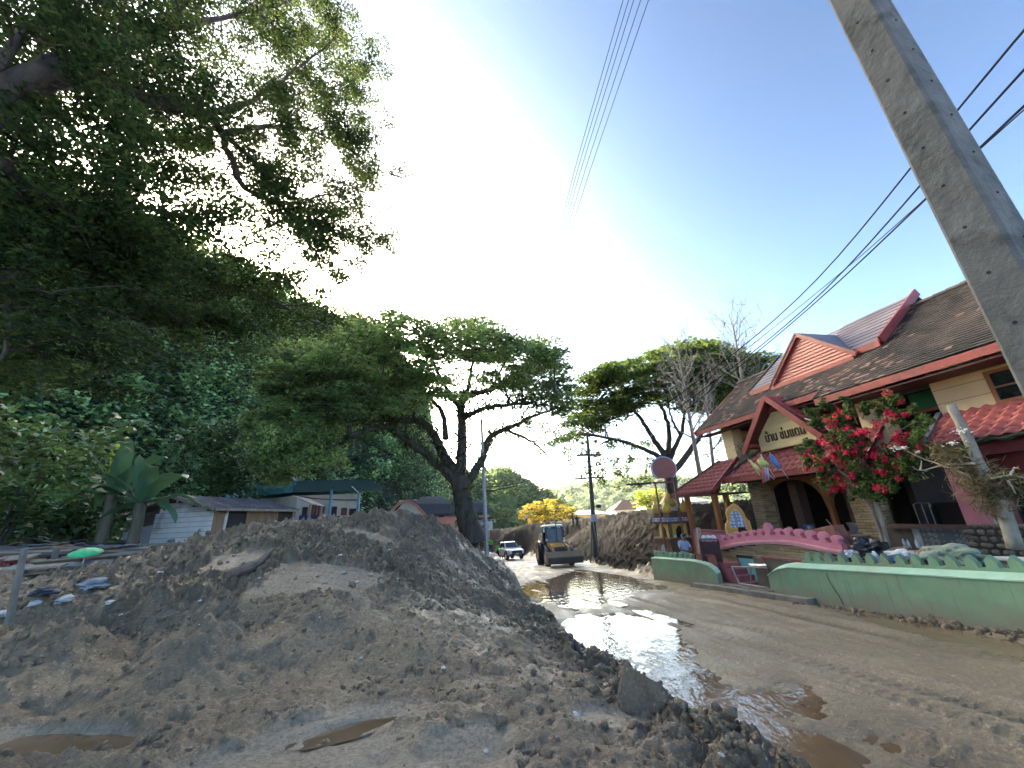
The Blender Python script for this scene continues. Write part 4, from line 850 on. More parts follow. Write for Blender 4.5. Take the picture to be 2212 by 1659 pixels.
for k in range(nb):
    za = gL[1]+(gA[1]-gL[1])*k/nb; zb = gL[1]+(gA[1]-gL[1])*(k+1)/nb-.012; f0 = (za-gL[1])/(gA[1]-gL[1]); f1 = (zb-gL[1])/(gA[1]-gL[1])
    l0 = gL[0]+(gA[0]-gL[0])*f0; l1 = gL[0]+(gA[0]-gL[0])*f1; r0_ = gR[0]+(gA[0]-gR[0])*f0; r1_ = gR[0]+(gA[0]-gR[0])*f1
    mt = MB(); mt.add([W(l0, GB, za), W(r0_, GB, za), W(r1_, GB+.025, zb), W(l1, GB+.025, zb), W(l0, GB+.05, za), W(r0_, GB+.05, za)], [(0, 1, 2, 3), (0, 4, 5, 1), (0, 3, 4), (1, 5, 2)]); mt.build('siding_board', M_RSID, gab)
part('upper_gable_verge', M_FASC, gab, lambda m: (m.bar(W(gL[0]+.08, GB-.05, gL[1]-.02), W(gA[0], GB-.05, gA[1]+.10), .16, .06, EQ), m.bar(W(gR[0]-.1, GB-.05, gR[1]-.02), W(gA[0], GB-.05, gA[1]+.10), .16, .06, EQ)))
part('upper_gable_sill', M_FASC, gab, lambda m: m.bar(W(gL[0], GB-.08, gL[1]-.10), W(gR[0], GB-.08, gR[1]-.10), .07, .14)); part('gable_roof', M_GREYT, gab, lambda m: (m.prism([W(gL[0]+.1, GB-.1, gL[1]), W(gA[0], GB-.1, gA[1]+.12), W(gA[0], 15.6, gA[1]+.12), W(gL[0]+.1, 14.0, gL[1])], UP*.05), m.prism([W(gR[0]-.1, GB-.1, gR[1]), W(gA[0], GB-.1, gA[1]+.12), W(gA[0], 15.6, gA[1]+.12), W(gR[0]-.1, 14.0, gR[1])], UP*.05)))
# ---- upper storey walls
Zf = 2.95
part('upper_wall', M_CREAM, Hn, lambda m: (m.hbox(6.16, 7.25, 12.8, 13.0, Zf, 4.9), m.hbox(1.0, 6.16, 12.8, 13.0, Zf, 3.80), m.hbox(1.0, 6.16, 12.8, 13.0, 4.52, 4.9), m.hbox(1.0, 4.95, 12.8, 13.0, 3.80, 4.52),
     m.hbox(7.05, 7.25, 13.0, 14.3, Zf, 5.4), m.hbox(8.55, 9.2, 12.82, 13.3, Zf, 5.0), m.hbox(14.4, 14.98, 12.8, 13.3, Zf, 5.2), m.hbox(14.75, 14.98, 13.3, 18, Zf, 5.6), m.hbox(1.0, 14.9, 17.9, 18.1, 0, 5.6)))
for z in (4.40, 4.05): part('wall_joint', mat('joint_line', (.30, .22, .12)), Hn, lambda m: m.hbox(6.22, 7.25, 12.794, 12.803, z-.006, z+.006))
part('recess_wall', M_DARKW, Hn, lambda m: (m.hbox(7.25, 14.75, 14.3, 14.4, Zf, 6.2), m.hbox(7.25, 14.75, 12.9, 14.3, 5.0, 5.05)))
gp = part('green_panel', mat('green_board', (.035, .20, .085), (.025, .15, .06), 2, .5), Hn, lambda m: m.hbox(7.62, 8.22, 13.5, 13.54, 4.16, 4.62)); part('grey_panel', mat('grey_board', (.16, .17, .17)), Hn, lambda m: m.hbox(7.62, 8.35, 13.5, 13.54, 4.66, 4.95))
part('panel_rail', M_WOOD, Hn, lambda m: (m.hbox(7.5, 8.6, 13.48, 13.56, 4.06, 4.14), m.hbox(7.52, 7.60, 13.45, 13.55, 3.3, 4.9)))
win = part('window', M_WOOD, Hn, lambda m: (m.hbox(4.95, 6.2, 12.77, 12.85, 4.47, 4.55), m.hbox(4.95, 6.2, 12.77, 12.85, 3.77, 3.84), m.hbox(6.12, 6.2, 12.77, 12.85, 3.84, 4.47), m.hbox(5.5, 5.57, 12.775, 12.845, 3.84, 4.47), m.hbox(5.57, 6.12, 12.775, 12.845, 4.12, 4.16), m.hbox(4.95, 5.02, 12.77, 12.85, 3.84, 4.47), m.hbox(5.02, 5.5, 12.775, 12.845, 4.12, 4.16)))
for (x0, x1, y0, y1) in [(5.57, 6.12, 4.16, 4.47), (5.57, 6.12, 3.84, 4.12), (5.02, 5.5, 4.16, 4.47), (5.02, 5.5, 3.84, 4.12)]: part('pane', M_GLASS, win, lambda m: m.hbox(x0, x1, 12.80, 12.81, y0, y1))
# ---- corrugated red tiles
def tile_mesh(wd, L):
    mb = MB(); n = 9; vs = []
    for k in range(n+1):
        x = wd*k/n; z = .024*cos(2*pi*k/n); vs += [(x, 0, z+.030), (x, L*1.12, z+.006), (x, 0, z+.008)]
    fs = [(3*k, 3*k+3, 3*k+4, 3*k+1) for k in range(n)]+[(3*k, 3*k+2, 3*k+5, 3*k+3) for k in range(n)]
    mb.add(vs, fs); return meshdata('red_tile', mb, M_RTILE, True)
TW, TL = .25, .26
ME_TILE = tile_mesh(TW, TL)
def tiled(name, par, P0, U, S, polyus, under=M_DKRED):
    """tiles over the plane P0 + u U + s S inside polygon (u, s)"""
    N = np.cross(U, S); N /= np.linalg.norm(N); flip = N[2] < 0; N = -N if flip else N
    o = part(name, under, par, lambda m: m.prism([P0+U*u+S*s-N*.05 for u, s in polyus], N*.045))
    us = [p[0] for p in polyus]; ssx = [p[1] for p in polyus]; r_ = 0; s = 0.0
    while s < max(ssx)-.05:
        u = min(us)
        while u < max(us)-.02:
            if poly_sd(polyus, np.array([u+TW/2]), np.array([s+TL/2]))[0] > -.06:
                X = U; p = P0+U*u+S*s
                if flip: X = -U; p = p+U*TW
                inst('tile', ME_TILE, o, frame(X, S, N, p))
            u += TW
        s += TL
    return o
# porch roof
pe = W(8.6, 11.7, 2.84); S_ = (EQ*1.1+UP*.98); S_ = S_/np.linalg.norm(S_)
pr = tiled('porch_roof', Hn, pe, EA, S_, [(0, 0), (5.65, 0), (4.45, 1.46), (0, 1.46)]); fascia('porch_fascia', W(8.6, 11.68, 2.84), W(14.25, 11.68, 2.84), .16, .05, M_FASC, pr)
part('porch_beam', M_DKRED, pr, lambda m: (m.hbox(8.6, 14.1, 12.2, 12.4, 2.66, 2.80), m.hbox(13.95, 14.1, 12.0, 13.6, 2.66, 2.80)))
part('porch_hip', M_ROOF, pr, lambda m: (m.bar(W(14.28, 11.68, 2.88), W(13.06, 12.77, 3.86), .12, .08), m.prism([W(14.25, 11.7, 2.8), W(14.25, 13.3, 2.8), W(13.05, 13.3, 3.8), W(13.05, 12.77, 3.8)], UP*.04)))
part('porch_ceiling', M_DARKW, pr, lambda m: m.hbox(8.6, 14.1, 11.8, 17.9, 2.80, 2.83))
# sign gable
gf = 12.0; zr_ = 5.50; aL, aM, aR = 13.0, 11.5, 9.93; zl = 3.88
sg = part('sign_gable', M_DKRED, Hn, lambda m: (m.prism([W(aL, gf, zl), W(aM, gf, zr_), W(aM, 13.9, zr_), W(aL, 13.9, zl)], UP*.04), m.prism([W(aR, gf, zl), W(aM, gf, zr_), W(aM, 13.9, zr_), W(aR, 13.9, zl)], UP*.04)))
Sg = W(aM, 0, zr_)-W(aR, 0, zl); Lg = np.linalg.norm(Sg); Sg /= Lg
tiled('gable_tiles', sg, W(aR-.02, gf+.05, zl+.05), EQ, Sg, [(0, 0), (1.75, 0), (1.75, Lg), (0, Lg)])
part('gable_verge', M_FASC, sg, lambda m: (m.bar(W(aL+.10, gf-.03, zl-.14), W(aM, gf-.03, zr_+.05), .19, .06, EQ), m.bar(W(aR-.10, gf-.03, zl-.14), W(aM, gf-.03, zr_+.05), .19, .06, EQ)))
part('gable_eave', M_FASC, sg, lambda m: (m.bar(W(aR-.06, gf, zl-.08), W(aR-.06, 13.5, zl-.08), .05, .14), m.bar(W(aL-.25, gf, zl+.1), W(aL-.25, 12.5, zl+.1), .1, .12)))
sw = part('sign_wall', M_YBOARD, Hn, lambda m: m.prism([W(12.72, 12.45, 3.72), W(10.40, 12.45, 3.72), W(10.35, 12.45, 4.25), W(aM, 12.45, 5.35), W(12.70, 12.45, 4.25)], EQ*.06))
zb = 3.74; hB = .17
while zb < 5.1:
    z0, z1_ = zb, min(zb+hB-.012, 5.3); wl = lambda z: (12.70 if z < 4.25 else 12.70-(z-4.25)/1.10*(12.70-aM)); wr = lambda z: (10.38 if z < 4.25 else 10.35+(z-4.25)/1.10*(aM-10.35))
    part('board', M_YBOARD, sw, lambda m: m.prism([W(wl(z0), 12.445, z0), W(wr(z0), 12.445, z0), W(wr(z1_), 12.445, z1_), W(wl(z1_), 12.445, z1_)], -EQ*.018)); zb += hB
# name board lettering
def lettering(txt, size, m_, par, M, ext=.02, name='lettering', align='LEFT'):
    cu = bpy.data.curves.new(name, 'FONT'); cu.body = txt; cu.size = size; cu.extrude = ext; cu.align_x = align; cu.resolution_u = 3
    o = bpy.data.objects.new(name, cu); COL.objects.link(o); bpy.context.view_layer.update()
    me = bpy.data.meshes.new_from_object(o); bpy.data.objects.remove(o); me.materials.clear(); me.materials.append(m_)
    q = inst(name, me, par, M); return q
M_LET = mat('brown_letters', (.11, .052, .028), (.065, .03, .016), 8, .6)
lt = lettering('บ้าน ช่มแดน', .44, M_LET, sw, frame(-EA, UP, -EQ, W(12.36, 12.415, 4.0)), .03)
wdt = max(v.co.x for v in lt.data.vertices)-min(v.co.x for v in lt.data.vertices); ks = 1.64/wdt
M_ = frame(-EA*ks, UP*1.12, -EQ, W(12.36, 12.415, 4.02)-np.array(Hn['_o'])); lt.matrix_local = Matrix(M_.tolist())
# ---- lower roof at the right end
pe = W(1.5, 11.55, 2.96); S2 = EQ*1.22+UP*.80; S2 = S2/np.linalg.norm(S2)
lr = tiled('side_roof', Hn, W(3.4, 11.55, 2.96), EA, S2, [(0, 0), (3.62, 0), (3.80, 1.45), (0, 1.45)]); part('side_roof_verge', mat('grey_verge', (.12, .12, .13)), lr, lambda m: m.bar(W(7.08, 11.5, 2.97), W(7.28, 12.8, 3.82), .10, .10, UP))
part('side_beam', mat('crimson_paint', (.16, .022, .03), (.10, .015, .02), 2, .6), Hn, lambda m: (m.hbox(1.5, 7.0, 11.7, 11.85, 2.62, 2.92), m.hbox(1.5, 6.9, 12.2, 12.3, 2.0, 2.9), m.hbox(1.5, 7.0, 11.6, 12.8, 2.90, 2.94)))
part('gutter_moss', mat('moss', (.03, .05, .02), (.015, .025, .012), 8, .95, None, .8, 15), Hn, lambda m: m.tube([W(a, 11.5+.02*sin(a*9), 2.90+.025*sin(a*13)) for a in np.arange(3.0, 6.4, .12)], [.045+.02*sin(a*17) for a in np.arange(3.0, 6.4, .12)], 6))
# ---- stone veneer
def stone_mesh(seed):
    rs = np.random.default_rng(seed); mb = MB(); mb.box((0, 0, 0), (1, 1, 1)); v = np.array(mb.v); v += rs.normal(size=v.shape)*np.array([.04, .10, .09]); mb.v = [tuple(x) for x in v]; o = mb.build('stone', M_STONE, bevel=.10); me = o.data; bpy.data.objects.remove(o); return me
STM = [stone_mesh(k) for k in range(4)]
def veneer(par, P0, U, wd, z0, z1, N, row=.082, ln=.26, seed=0, dp=.035, top=None):
    rs = np.random.default_rng(seed); z = z0
    while z < z1-.02:
        h = row*rs.uniform(.75, 1.25); u = 0
        while u < wd-.01:
            L = min(ln*rs.uniform(.6, 1.6), wd-u); zz = z
            if wd-u-L < .06: L = wd-u
            if top is None or z+h < top(u+L/2): inst('stone', STM[rs.integers(4)], par, frame(U*(L-.008), N*dp*rs.uniform(.7, 1.5), UP*(h-.010), P0+U*(u+L/2)+UP*(z+h/2-P0[2])+N*dp*.2))
            u += L
        z += h
def column(a0, a1, b0, b1, zb0, zt, seed):
    c = part('column', M_MORT, Hn, lambda m: m.hbox(a0+.02, a1, b0+.02, b1, zb0, zt)); veneer(c, W(a0, b0, zb0), EA, a1-a0, zb0, zt, -EQ, seed=seed, ln=.28); veneer(c, W(a0, b0, zb0), EQ, b1-b0, zb0, zt, -EA, seed=seed+5, ln=.28); return c
column(13.10, 13.62, 12.3, 12.8, .35, 2.66, 1); column(9.27, 9.85, 12.3, 12.85, .3, 2.66, 2)
# porch floor, inside
part('floor', mat('porch_floor', (.12, .085, .065), (.07, .05, .04), 3, .7, rvar=.3), Hn, lambda m: (m.hbox(1.5, 14.5, 11.9, 17.9, .2, .42), m.hbox(8.9, 13.6, 10.45, 11.9, .1, .38)))
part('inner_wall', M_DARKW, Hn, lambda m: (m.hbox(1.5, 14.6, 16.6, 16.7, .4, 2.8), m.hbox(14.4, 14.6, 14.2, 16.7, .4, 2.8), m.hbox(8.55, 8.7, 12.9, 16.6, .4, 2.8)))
part('inner_column', mat('dim_brick', (.16, .10, .075), (.09, .055, .042), 9, .85, (1, 1, 5)), Hn, lambda m: (m.hbox(12.75, 13.1, 13.6, 14.0, .4, 2.8), m.hbox(11.6, 11.85, 14.6, 14.9, .4, 2.8), m.hbox(10.75, 10.95, 15, 15.3, .4, 2.8)))
for (a, b) in [(11.3, 13.9), (10.95, 13.6)]: part('pedestal', mat('white_pedestal', (.34, .34, .33), (.22, .22, .22), 3, .6), Hn, lambda m: m.lathe(W(a, b, .42), [(.16, 0), (.16, .05), (.12, .1), (.11, .55), (.15, .62), (.15, .68)], 14))
# wooden arches between the columns
def arch_panel(aL, aR, zt, zs, zc, b, th, pend=None):
    """spandrel board from aL to aR (aL > aR) with an arch rising from zs at both ends to zc"""
    n = 18; pts = [W(aL, b, zt)]; k = [aL+(aR-aL)*i/n for i in range(n+1)]
    low = [W(a, b, zs+(zc-zs)*(max(0, 1-abs(2*(a-(aL+aR)/2)/(aL-aR))**2.3))**.5) for a in k]
    return [W(aL, b, zt)]+low+[W(aR, b, zt)]
ap = part('arch_board', M_WOOD, Hn, lambda m: (m.prism(arch_panel(13.53, 11.12, 2.72, 1.50, 2.62, 12.93, .06), EQ*.07), m.prism(arch_panel(10.95, 9.9, 2.72, 1.55, 2.2, 12.93, .06), EQ*.07), m.hbox(10.97, 11.1, 12.9, 13.04, .42, 2.70)))
part('arch_pendant', M_WOOD, ap, lambda m: m.prism([W(13.30, 12.74, 2.66), W(13.80, 12.74, 2.66), W(13.72, 12.80, 2.2), W(13.56, 12.88, 1.36), W(13.50, 12.90, 1.36), W(13.36, 12.8, 2.2)], EQ*.12))
# patterned plinth and rocks under the right bay
part('tile_band', ptile('orange_blue_tile', (.20, .085, .045), (.13, .16, .24), 5), Hn, lambda m: m.hbox(9.9, 11.0, 12.5, 12.6, .42, .92))
part('grey_tile_panel', M_GTILE, Hn, lambda m: m.hbox(7.2, 8.25, 12.16, 12.24, .4, 1.05)); part('tile_border', mat('pale_tile_strip', (.30, .32, .34)), Hn, lambda m: m.hbox(8.25, 8.40, 12.15, 12.24, .4, 1.06))
part('bay_sill', mat('brown_sill', (.14, .08, .065)), Hn, lambda m: m.hbox(7.15, 8.9, 12.10, 12.3, 1.06, 1.16))
part('dark_plinth', M_MORT, Hn, lambda m: m.hbox(8.4, 9.25, 12.2, 12.3, .4, 1.06))
rw = part('rock_wall', M_MORT, Hn, lambda m: m.hbox(5.0, 7.16, 12.02, 12.4, .3, 1.12)); rs = np.random.default_rng(9); z = .36
def rock_mesh(seed):
    rs = np.random.default_rng(seed); bm = bmesh.new(); bmesh.ops.create_icosphere(bm, subdivisions=2, radius=.5)
    for v in bm.verts: n = Vector(v.co); v.co = Vector((np.sign(n.x)*abs(n.x)**.75*.62, np.sign(n.y)*abs(n.y)**.8*.55, np.sign(n.z)*abs(n.z)**.75*.62))*(1+rs.normal()*.06)
    me = bpy.data.meshes.new('rock'); bm.to_mesh(me); bm.free(); me.materials.append(M_ROCK); me.polygons.foreach_set('use_smooth', [True]*len(me.polygons)); return me
RKM = [rock_mesh(k) for k in range(4)]
while z < 1.1:
    h = rs.uniform(.12, .18); a = 5.0
    while a < 7.15:
        L = rs.uniform(.14, .30); inst('rock', RKM[rs.integers(4)], rw, frame(EA*L*1.05, EQ*.22, UP*h*1.1+EA*rs.normal()*.02, W(a+L/2, 12.03, z+h/2))); a += L*.98
    z += h*.95
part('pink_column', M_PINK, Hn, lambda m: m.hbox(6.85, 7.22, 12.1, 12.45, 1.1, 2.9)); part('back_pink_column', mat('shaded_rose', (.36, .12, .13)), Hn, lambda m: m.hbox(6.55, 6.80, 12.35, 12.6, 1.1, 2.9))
part('bay_counter', mat('violet_cloth', (.085, .05, .11), (.06, .035, .08)), Hn, lambda m: m.hbox(4.6, 6.1, 12.5, 12.9, 1.15, 1.6)); part('bay_shelf', M_DARKW, Hn, lambda m: m.hbox(7.3, 8.5, 13.4, 13.8, 1.0, 1.65))
# ================================================================== TERRACE, WALLS
yard = MB(); yard.hbox(2.0, 11.0, 9.5, 12.1, -.6, .34); yard.hbox(-6, 2.0, 9.5, 12.1, -.6, .36); yard.hbox(11.0, 13.6, 10.45, 12.1, -.9, .30); yard.hbox(13.6, 16.3, 9.45, 12.4, -1.2, -.50)
struct(yard.build('terrace', mat('terrace_dirt', (.15, .12, .09), (.08, .065, .05), 2, .9, None, .5, 20), loc=W(8, 10.5, 0)), 'raised ground of the house behind the green wall')
struct(part('kerb', mat('kerb_concrete', (.26, .24, .20), (.16, .14, .11), 3, .85, None, .4, 30, dirt=(.10, .08, .06), dscale=2), None, lambda m: (m.box(W(11.2, 9.05, zroad(11.2)+.06), (4.6, .28, .16), (unit(EA+UP*SLOPE), EQ, UP)), m.box(W(11.3, 9.35, zroad(11.3)+.10), (2.3, .36, .16), (unit(EA+UP*SLOPE), EQ, UP))), loc=None), 'low concrete kerb at the foot of the steps')
# ---- right-hand green wall
gw = thing('green_wall', 'long green plaster wall with pointed battlements beside the road', 'wall', W(6, 9.3, zroad(6)))
def zl_(a): return .78+SLOPE*a-.005   # ledge height follows the road
prof = [(10.25, -.62), (10.24, -.06), (10.05, .06), (9.8, .15), (9.45, .225)]+[(a, zl_(a)) for a in np.arange(9.2, -6.1, -.4)]
part('wall_face', M_GREEN, gw, lambda m: m.prism([W(a, 9.2, z) for a, z in prof]+[W(-6, 9.2, .0), W(10.25, 9.2, -.9)], EQ*.22))
part('ledge', M_GREENL, gw, lambda m: [m.prism([W(prof[i][0], 9.185, prof[i][1]+.004), W(prof[i+1][0], 9.185, prof[i+1][1]+.004), W(prof[i+1][0], 9.44, prof[i+1][1]+.10), W(prof[i][0], 9.44, prof[i][1]+.10)], UP*.022) for i in range(1, len(prof)-1)])
part('upper_wall', M_GREEN, gw, lambda m: m.prism([W(9.25, 9.42, .1)]+[W(a, 9.42, zl_(a)+.17) for a in np.arange(9.25, -6.1, -.4)]+[W(-6, 9.42, .5)], EQ*.10))
AM = [9.07, 8.78, 8.48, 8.16, 7.83, 7.52, 7.22, 6.92, 6.64, 6.34, 6.07, 5.78, 5.50, 5.20]; AM += [AM[-1]-.295*k for k in range(1, 34)]
for k, a in enumerate(AM):
    z0 = zl_(a)+.155; w_ = .088; part('merlon', M_GREEN, gw, lambda m: m.prism([W(a+w_, 9.415, z0-.01), W(a-w_, 9.415, z0-.01), W(a-w_*.75, 9.415, z0+.10), W(a+.025, 9.415, z0+.215), W(a+w_, 9.415, z0+.12)], EQ*.115))
# crack and muddy splash are real marks
part('crack', mat('crack_dark', (.03, .03, .025)), gw, lambda m: m.tube(smoothpath([W(8.45, 9.196, .22), W(8.42, 9.196, .05), W(8.34, 9.196, -.12), W(8.28, 9.196, -.25), W(8.24, 9.196, -.42)], 4), .007, 4))
# ---- left-hand green wall
gl = thing('green_wall', 'short green wall with curved end and slanting battlements left of the steps', 'wall', W(15, 9.3, zroad(15)))
pf = [(12.38, -.28), (12.5, -.16), (12.75, -.06), (13.1, -.02), (13.6, -.01), (14.4, -.04), (15.2, -.08), (16.4, -.14)]
part('wall_face', M_GREEN, gl, lambda m: m.prism([W(12.36, 9.2, -.95)]+[W(a, 9.2, z) for a, z in pf]+[W(16.4, 9.2, -1.1)], EQ*.18))
part('ledge', M_GREENL, gl, lambda m: [m.prism([W(pf[i][0], 9.19, pf[i][1]+.003), W(pf[i+1][0], 9.19, pf[i+1][1]+.003), W(pf[i+1][0], 9.36, pf[i+1][1]+.05), W(pf[i][0], 9.36, pf[i][1]+.05)], UP*.018) for i in range(len(pf)-1)])
part('upper_wall', M_GREEN, gl, lambda m: m.prism([W(13.75, 9.37, -.3), W(13.75, 9.37, .06), W(14.5, 9.37, .05), W(16.4, 9.37, .0), W(16.4, 9.37, -.4)], EQ*.10))
for k, (a, z) in enumerate([(16.33, .17), (16.05, .17), (15.77, .17), (15.51, .17), (15.21, .18), (14.89, .20), (14.51, .22), (14.18, .23), (13.87, .23)]):
    part('merlon', M_GREENL if k < 0 else M_GREEN, gl, lambda m: m.prism([W(a+.09, 9.365, z-.20), W(a-.09, 9.365, z-.20), W(a-.09, 9.365, z-.05), W(a+.05, 9.365, z), W(a+.09, 9.365, z)], EQ*.11))
# ---- wooden panels of the gate
M_RUSTP = mat('red_brown_panel', (.40, .155, .105), (.25, .095, .07), 3, .6, (1, 1, .3), .2, 30, dirt=(.30, .20, .15), dscale=2.5); M_TEAL = mat('teal_paint', (.20, .44, .42), (.15, .35, .34), 3, .5)
g1 = thing('gate_panel', 'reddish gate panel standing at the left of the steps', 'gate', W(13.4, 9.45, -.6)); part('board', M_RUSTP, g1, lambda m: m.prism([W(13.72, 9.48, .21), W(12.72, 9.48, .22), W(12.55, 9.48, -.66), W(13.72, 9.48, -.5)], EQ*.05)); part('post', mat('red_post', (.34, .09, .08)), g1, lambda m: m.bar(W(12.72, 9.45, .24), W(12.52, 9.45, -.72), .07)); part('rail', mat('red_post', (.34, .09, .08)), g1, lambda m: m.bar(W(13.74, 9.47, .22), W(12.7, 9.47, .235), .05))
g2 = thing('gate_panel', 'leaning gate panel with a teal insert at the right of the steps', 'gate', W(10.2, 9.5, -.5)); part('board', M_RUSTP, g2, lambda m: m.prism([W(10.62, 9.52, .36), W(9.98, 9.52, .37), W(9.94, 9.52, -.10), W(10.42, 9.52, -.60)], EQ*.04)); part('insert', M_TEAL, g2, lambda m: m.hbox(9.97, 9.70, 9.525, 9.55, .0, .36)); part('board', M_RUSTP, g2, lambda m: m.hbox(9.69, 9.26, 9.52, 9.56, .0, .37)); part('rail', mat('red_post', (.34, .09, .08)), g2, lambda m: (m.bar(W(10.64, 9.5, .375), W(9.24, 9.5, .385), .045), m.bar(W(10.63, 9.5, .37), W(10.40, 9.5, -.66), .05)))
# ---- steps
st = thing('stairs', 'red steps climbing beside the stone wall', 'stairs', W(12.3, 9.9, zroad(12)))
for k in range(5): part('step', mat('red_step', (.38, .115, .11), (.27, .08, .08), 3, .7, dirt=(.30, .22, .18), dscale=2), st, lambda m: m.hbox(11.35+.27*k, 13.5, 9.60, 10.24, -.72 if k == 0 else -.62+.16*(k-1), -.62+.16*k))
# ---- pink parapet over a stone wall
pp = thing('parapet_wall', 'pink battlemented parapet curving over a stacked stone wall', 'wall', W(11.1, 10.4, -.6))
LED = [(13.42, .38), (12.68, .58), (12.04, .66), (11.41, .72), (10.62, .76), (10.0, .73), (9.41, .64), (8.81, .58)]
la = np.array([p[0] for p in LED])[::-1]; lz = np.array([p[1] for p in LED])[::-1]; led = lambda a: float(np.interp(a, la, lz))
sa = np.linspace(13.42, 8.81, 26); lsm = lambda a: np.mean([led(a+d_) for d_ in (-.35, -.2, 0, .2, .35)])
part('stone_core', M_MORT, pp, lambda m: m.prism([W(a, 10.36, lsm(a)-.08) for a in sa]+[W(8.81, 10.36, -.62), W(13.42, 10.36, -.75)], EQ*.14)); veneer(pp, W(8.83, 10.36, -.62), EA, 4.58, -.62, .75, -EQ, .075, .34, 4, .035, top=lambda u: lsm(8.83+u)-.07)
for j, (dz, bb, h, mm) in enumerate([(-.09, 10.27, .055, M_PINKL), (-.03, 10.24, .06, M_PINKL)]):
    part('coping', mm, pp, lambda m: [m.prism([W(sa[i], bb, lsm(sa[i])+dz), W(sa[i+1], bb, lsm(sa[i+1])+dz), W(sa[i+1], bb, lsm(sa[i+1])+dz+h), W(sa[i], bb, lsm(sa[i])+dz+h)], EQ*(10.5-bb)) for i in range(len(sa)-1)])
part('pink_wall', M_PINK, pp, lambda m: m.prism([W(a, 10.30, lsm(a)+.02) for a in sa]+[W(a, 10.30, lsm(a)+.17) for a in sa[::-1]], EQ*.16))
for a, zt in [(13.20, .83), (12.85, .86), (12.49, .96), (12.12, 1.0), (11.75, 1.04), (11.41, 1.08), (11.08, 1.26), (10.70, 1.11), (10.36, 1.13), (10.01, 1.11), (9.66, 1.08), (9.30, 1.06), (8.95, .98)]:
    z0 = lsm(a)+.155; w_ = .125; pr_ = [(w_, z0), (-w_, z0), (-w_*.62, z0+.08), (-w_*1.05, z0+.12), (-w_*1.0, (z0+zt)/2+.04), (-w_*.5, zt-.02), (0, zt), (w_*.5, zt-.02), (w_*1.0, (z0+zt)/2+.04), (w_*1.05, z0+.12), (w_*.62, z0+.08)]
    part('merlon', M_PINK, pp, lambda m: m.prism([W(a+x, 10.295, z) for x, z in pr_], EQ*.17), bevel=.012)
bd = thing('sign_board', 'blank teal board with black border leaning on the stone wall', 'sign', W(11.3, 10.2, -.4)); part('frame', mat('black_frame', (.018, .018, .02), None, 6, .5), bd, lambda m: m.prism([W(12.55, 10.20, .24), W(9.75, 10.20, .30), W(9.75, 10.20, -.45), W(12.30, 10.20, -.52)], EQ*.04)); part('panel', M_TEAL, bd, lambda m: m.prism([W(12.46, 10.185, .15), W(9.80, 10.185, .22), W(9.80, 10.185, -.42), W(12.24, 10.185, -.46)], EQ*.016)); part('emblem', mat('pale_ring', (.55, .62, .62)), bd, lambda m: m.tube([W(10.75+.22*cos(t_), 10.18, .02+.20*sin(t_)) for t_ in np.linspace(0, 2*pi, 25)], .018, 5))
# bare steel frame in front of the steps
M_STEEL = mat('dull_steel', (.42, .43, .43), (.30, .31, .31), 8, .4, metal=.7)
sf = thing('metal_trestle', 'bare galvanised steel frame standing askew in front of the steps', 'trestle', W(11.3, 9.4, zroad(11.3)))
_fl = [z3(930, 1425), z3(1275, 1445), z3(1010, 1590), z3(1115, 1430), z3(1125, 1560), z3(1280, 1600), z3(1000, 1600)]
part('top_rail', M_STEEL, sf, lambda m: m.tube([PB(*z3(935, 1428), 9.35), PB(*z3(1275, 1440), 9.42)], .022, 8)); part('leg', M_STEEL, sf, lambda m: m.tube([PB(*z3(935, 1428), 9.35), PB(*z3(1008, 1590), 9.25)], .022, 8)); part('leg', M_STEEL, sf, lambda m: m.tube([PB(*z3(1115, 1432), 9.38), PB(*z3(1122, 1560), 9.38)], .022, 8)); part('foot_rail', M_STEEL, sf, lambda m: m.tube([PB(*z3(1008, 1590), 9.25), PB(*z3(1290, 1635), 9.25)], .022, 8)); part('tray', M_STEEL, sf, lambda m: m.prism([PB(*z3(1095, 1405), 9.45), PB(*z3(1270, 1410), 9.45), PB(*z3(1275, 1428), 9.40), PB(*z3(1120, 1425), 9.40)], UP*.02))
# ================================================================== FRONT YARD
# ---- pavilion beside the porch
pv = thing('pavilion', 'small open pavilion with red tiled roof on wooden posts', 'pavilion', W(15.4, 12, -.5))
Sv = EQ*1.65+UP*1.32; Lv = np.linalg.norm(Sv); Sv = Sv/Lv
pvr = tiled('roof', pv, W(14.12, 11.0, 2.40), EA, Sv, [(0, 0), (2.85, 0), (1.15, Lv), (.12, Lv)])
part('fascia', M_DKRED, pvr, lambda m: m.bar(W(14.1, 10.98, 2.33), W(16.98, 10.98, 2.33), .05, .14)); part('hip', M_ROOF, pvr, lambda m: (m.bar(W(16.98, 10.98, 2.42), W(15.28, 12.65, 3.76), .10, .07), m.prism([W(16.95, 11.0, 2.35), W(16.95, 13.6, 2.35), W(15.27, 12.9, 3.7), W(15.27, 12.65, 3.7)], UP*.04)))
part('verge', M_FASC, pvr, lambda m: m.bar(W(14.08, 10.98, 2.38), W(14.20, 12.65, 3.72), .06, .16)); part('ceiling', M_DARKW, pv, lambda m: m.hbox(14.2, 16.8, 11.1, 13.6, 2.30, 2.34))
for (a, b) in [(16.2, 11.3), (14.40, 11.3), (14.40, 13.3), (16.2, 13.3)]: part('post', M_WOOD, pv, lambda m: m.hbox(a-.09, a+.09, b-.09, b+.09, -.5, 2.30))
part('low_wall', M_PINK, pv, lambda m: (m.hbox(13.9, 16.05, 11.18, 11.30, -.5, .86), m.hbox(13.7, 13.95, 11.1, 11.6, -.5, .9))); part('wall_top', mat('rose_top', (.42, .13, .14)), pv, lambda m: m.hbox(13.9, 16.1, 11.12, 11.36, .86, .93))
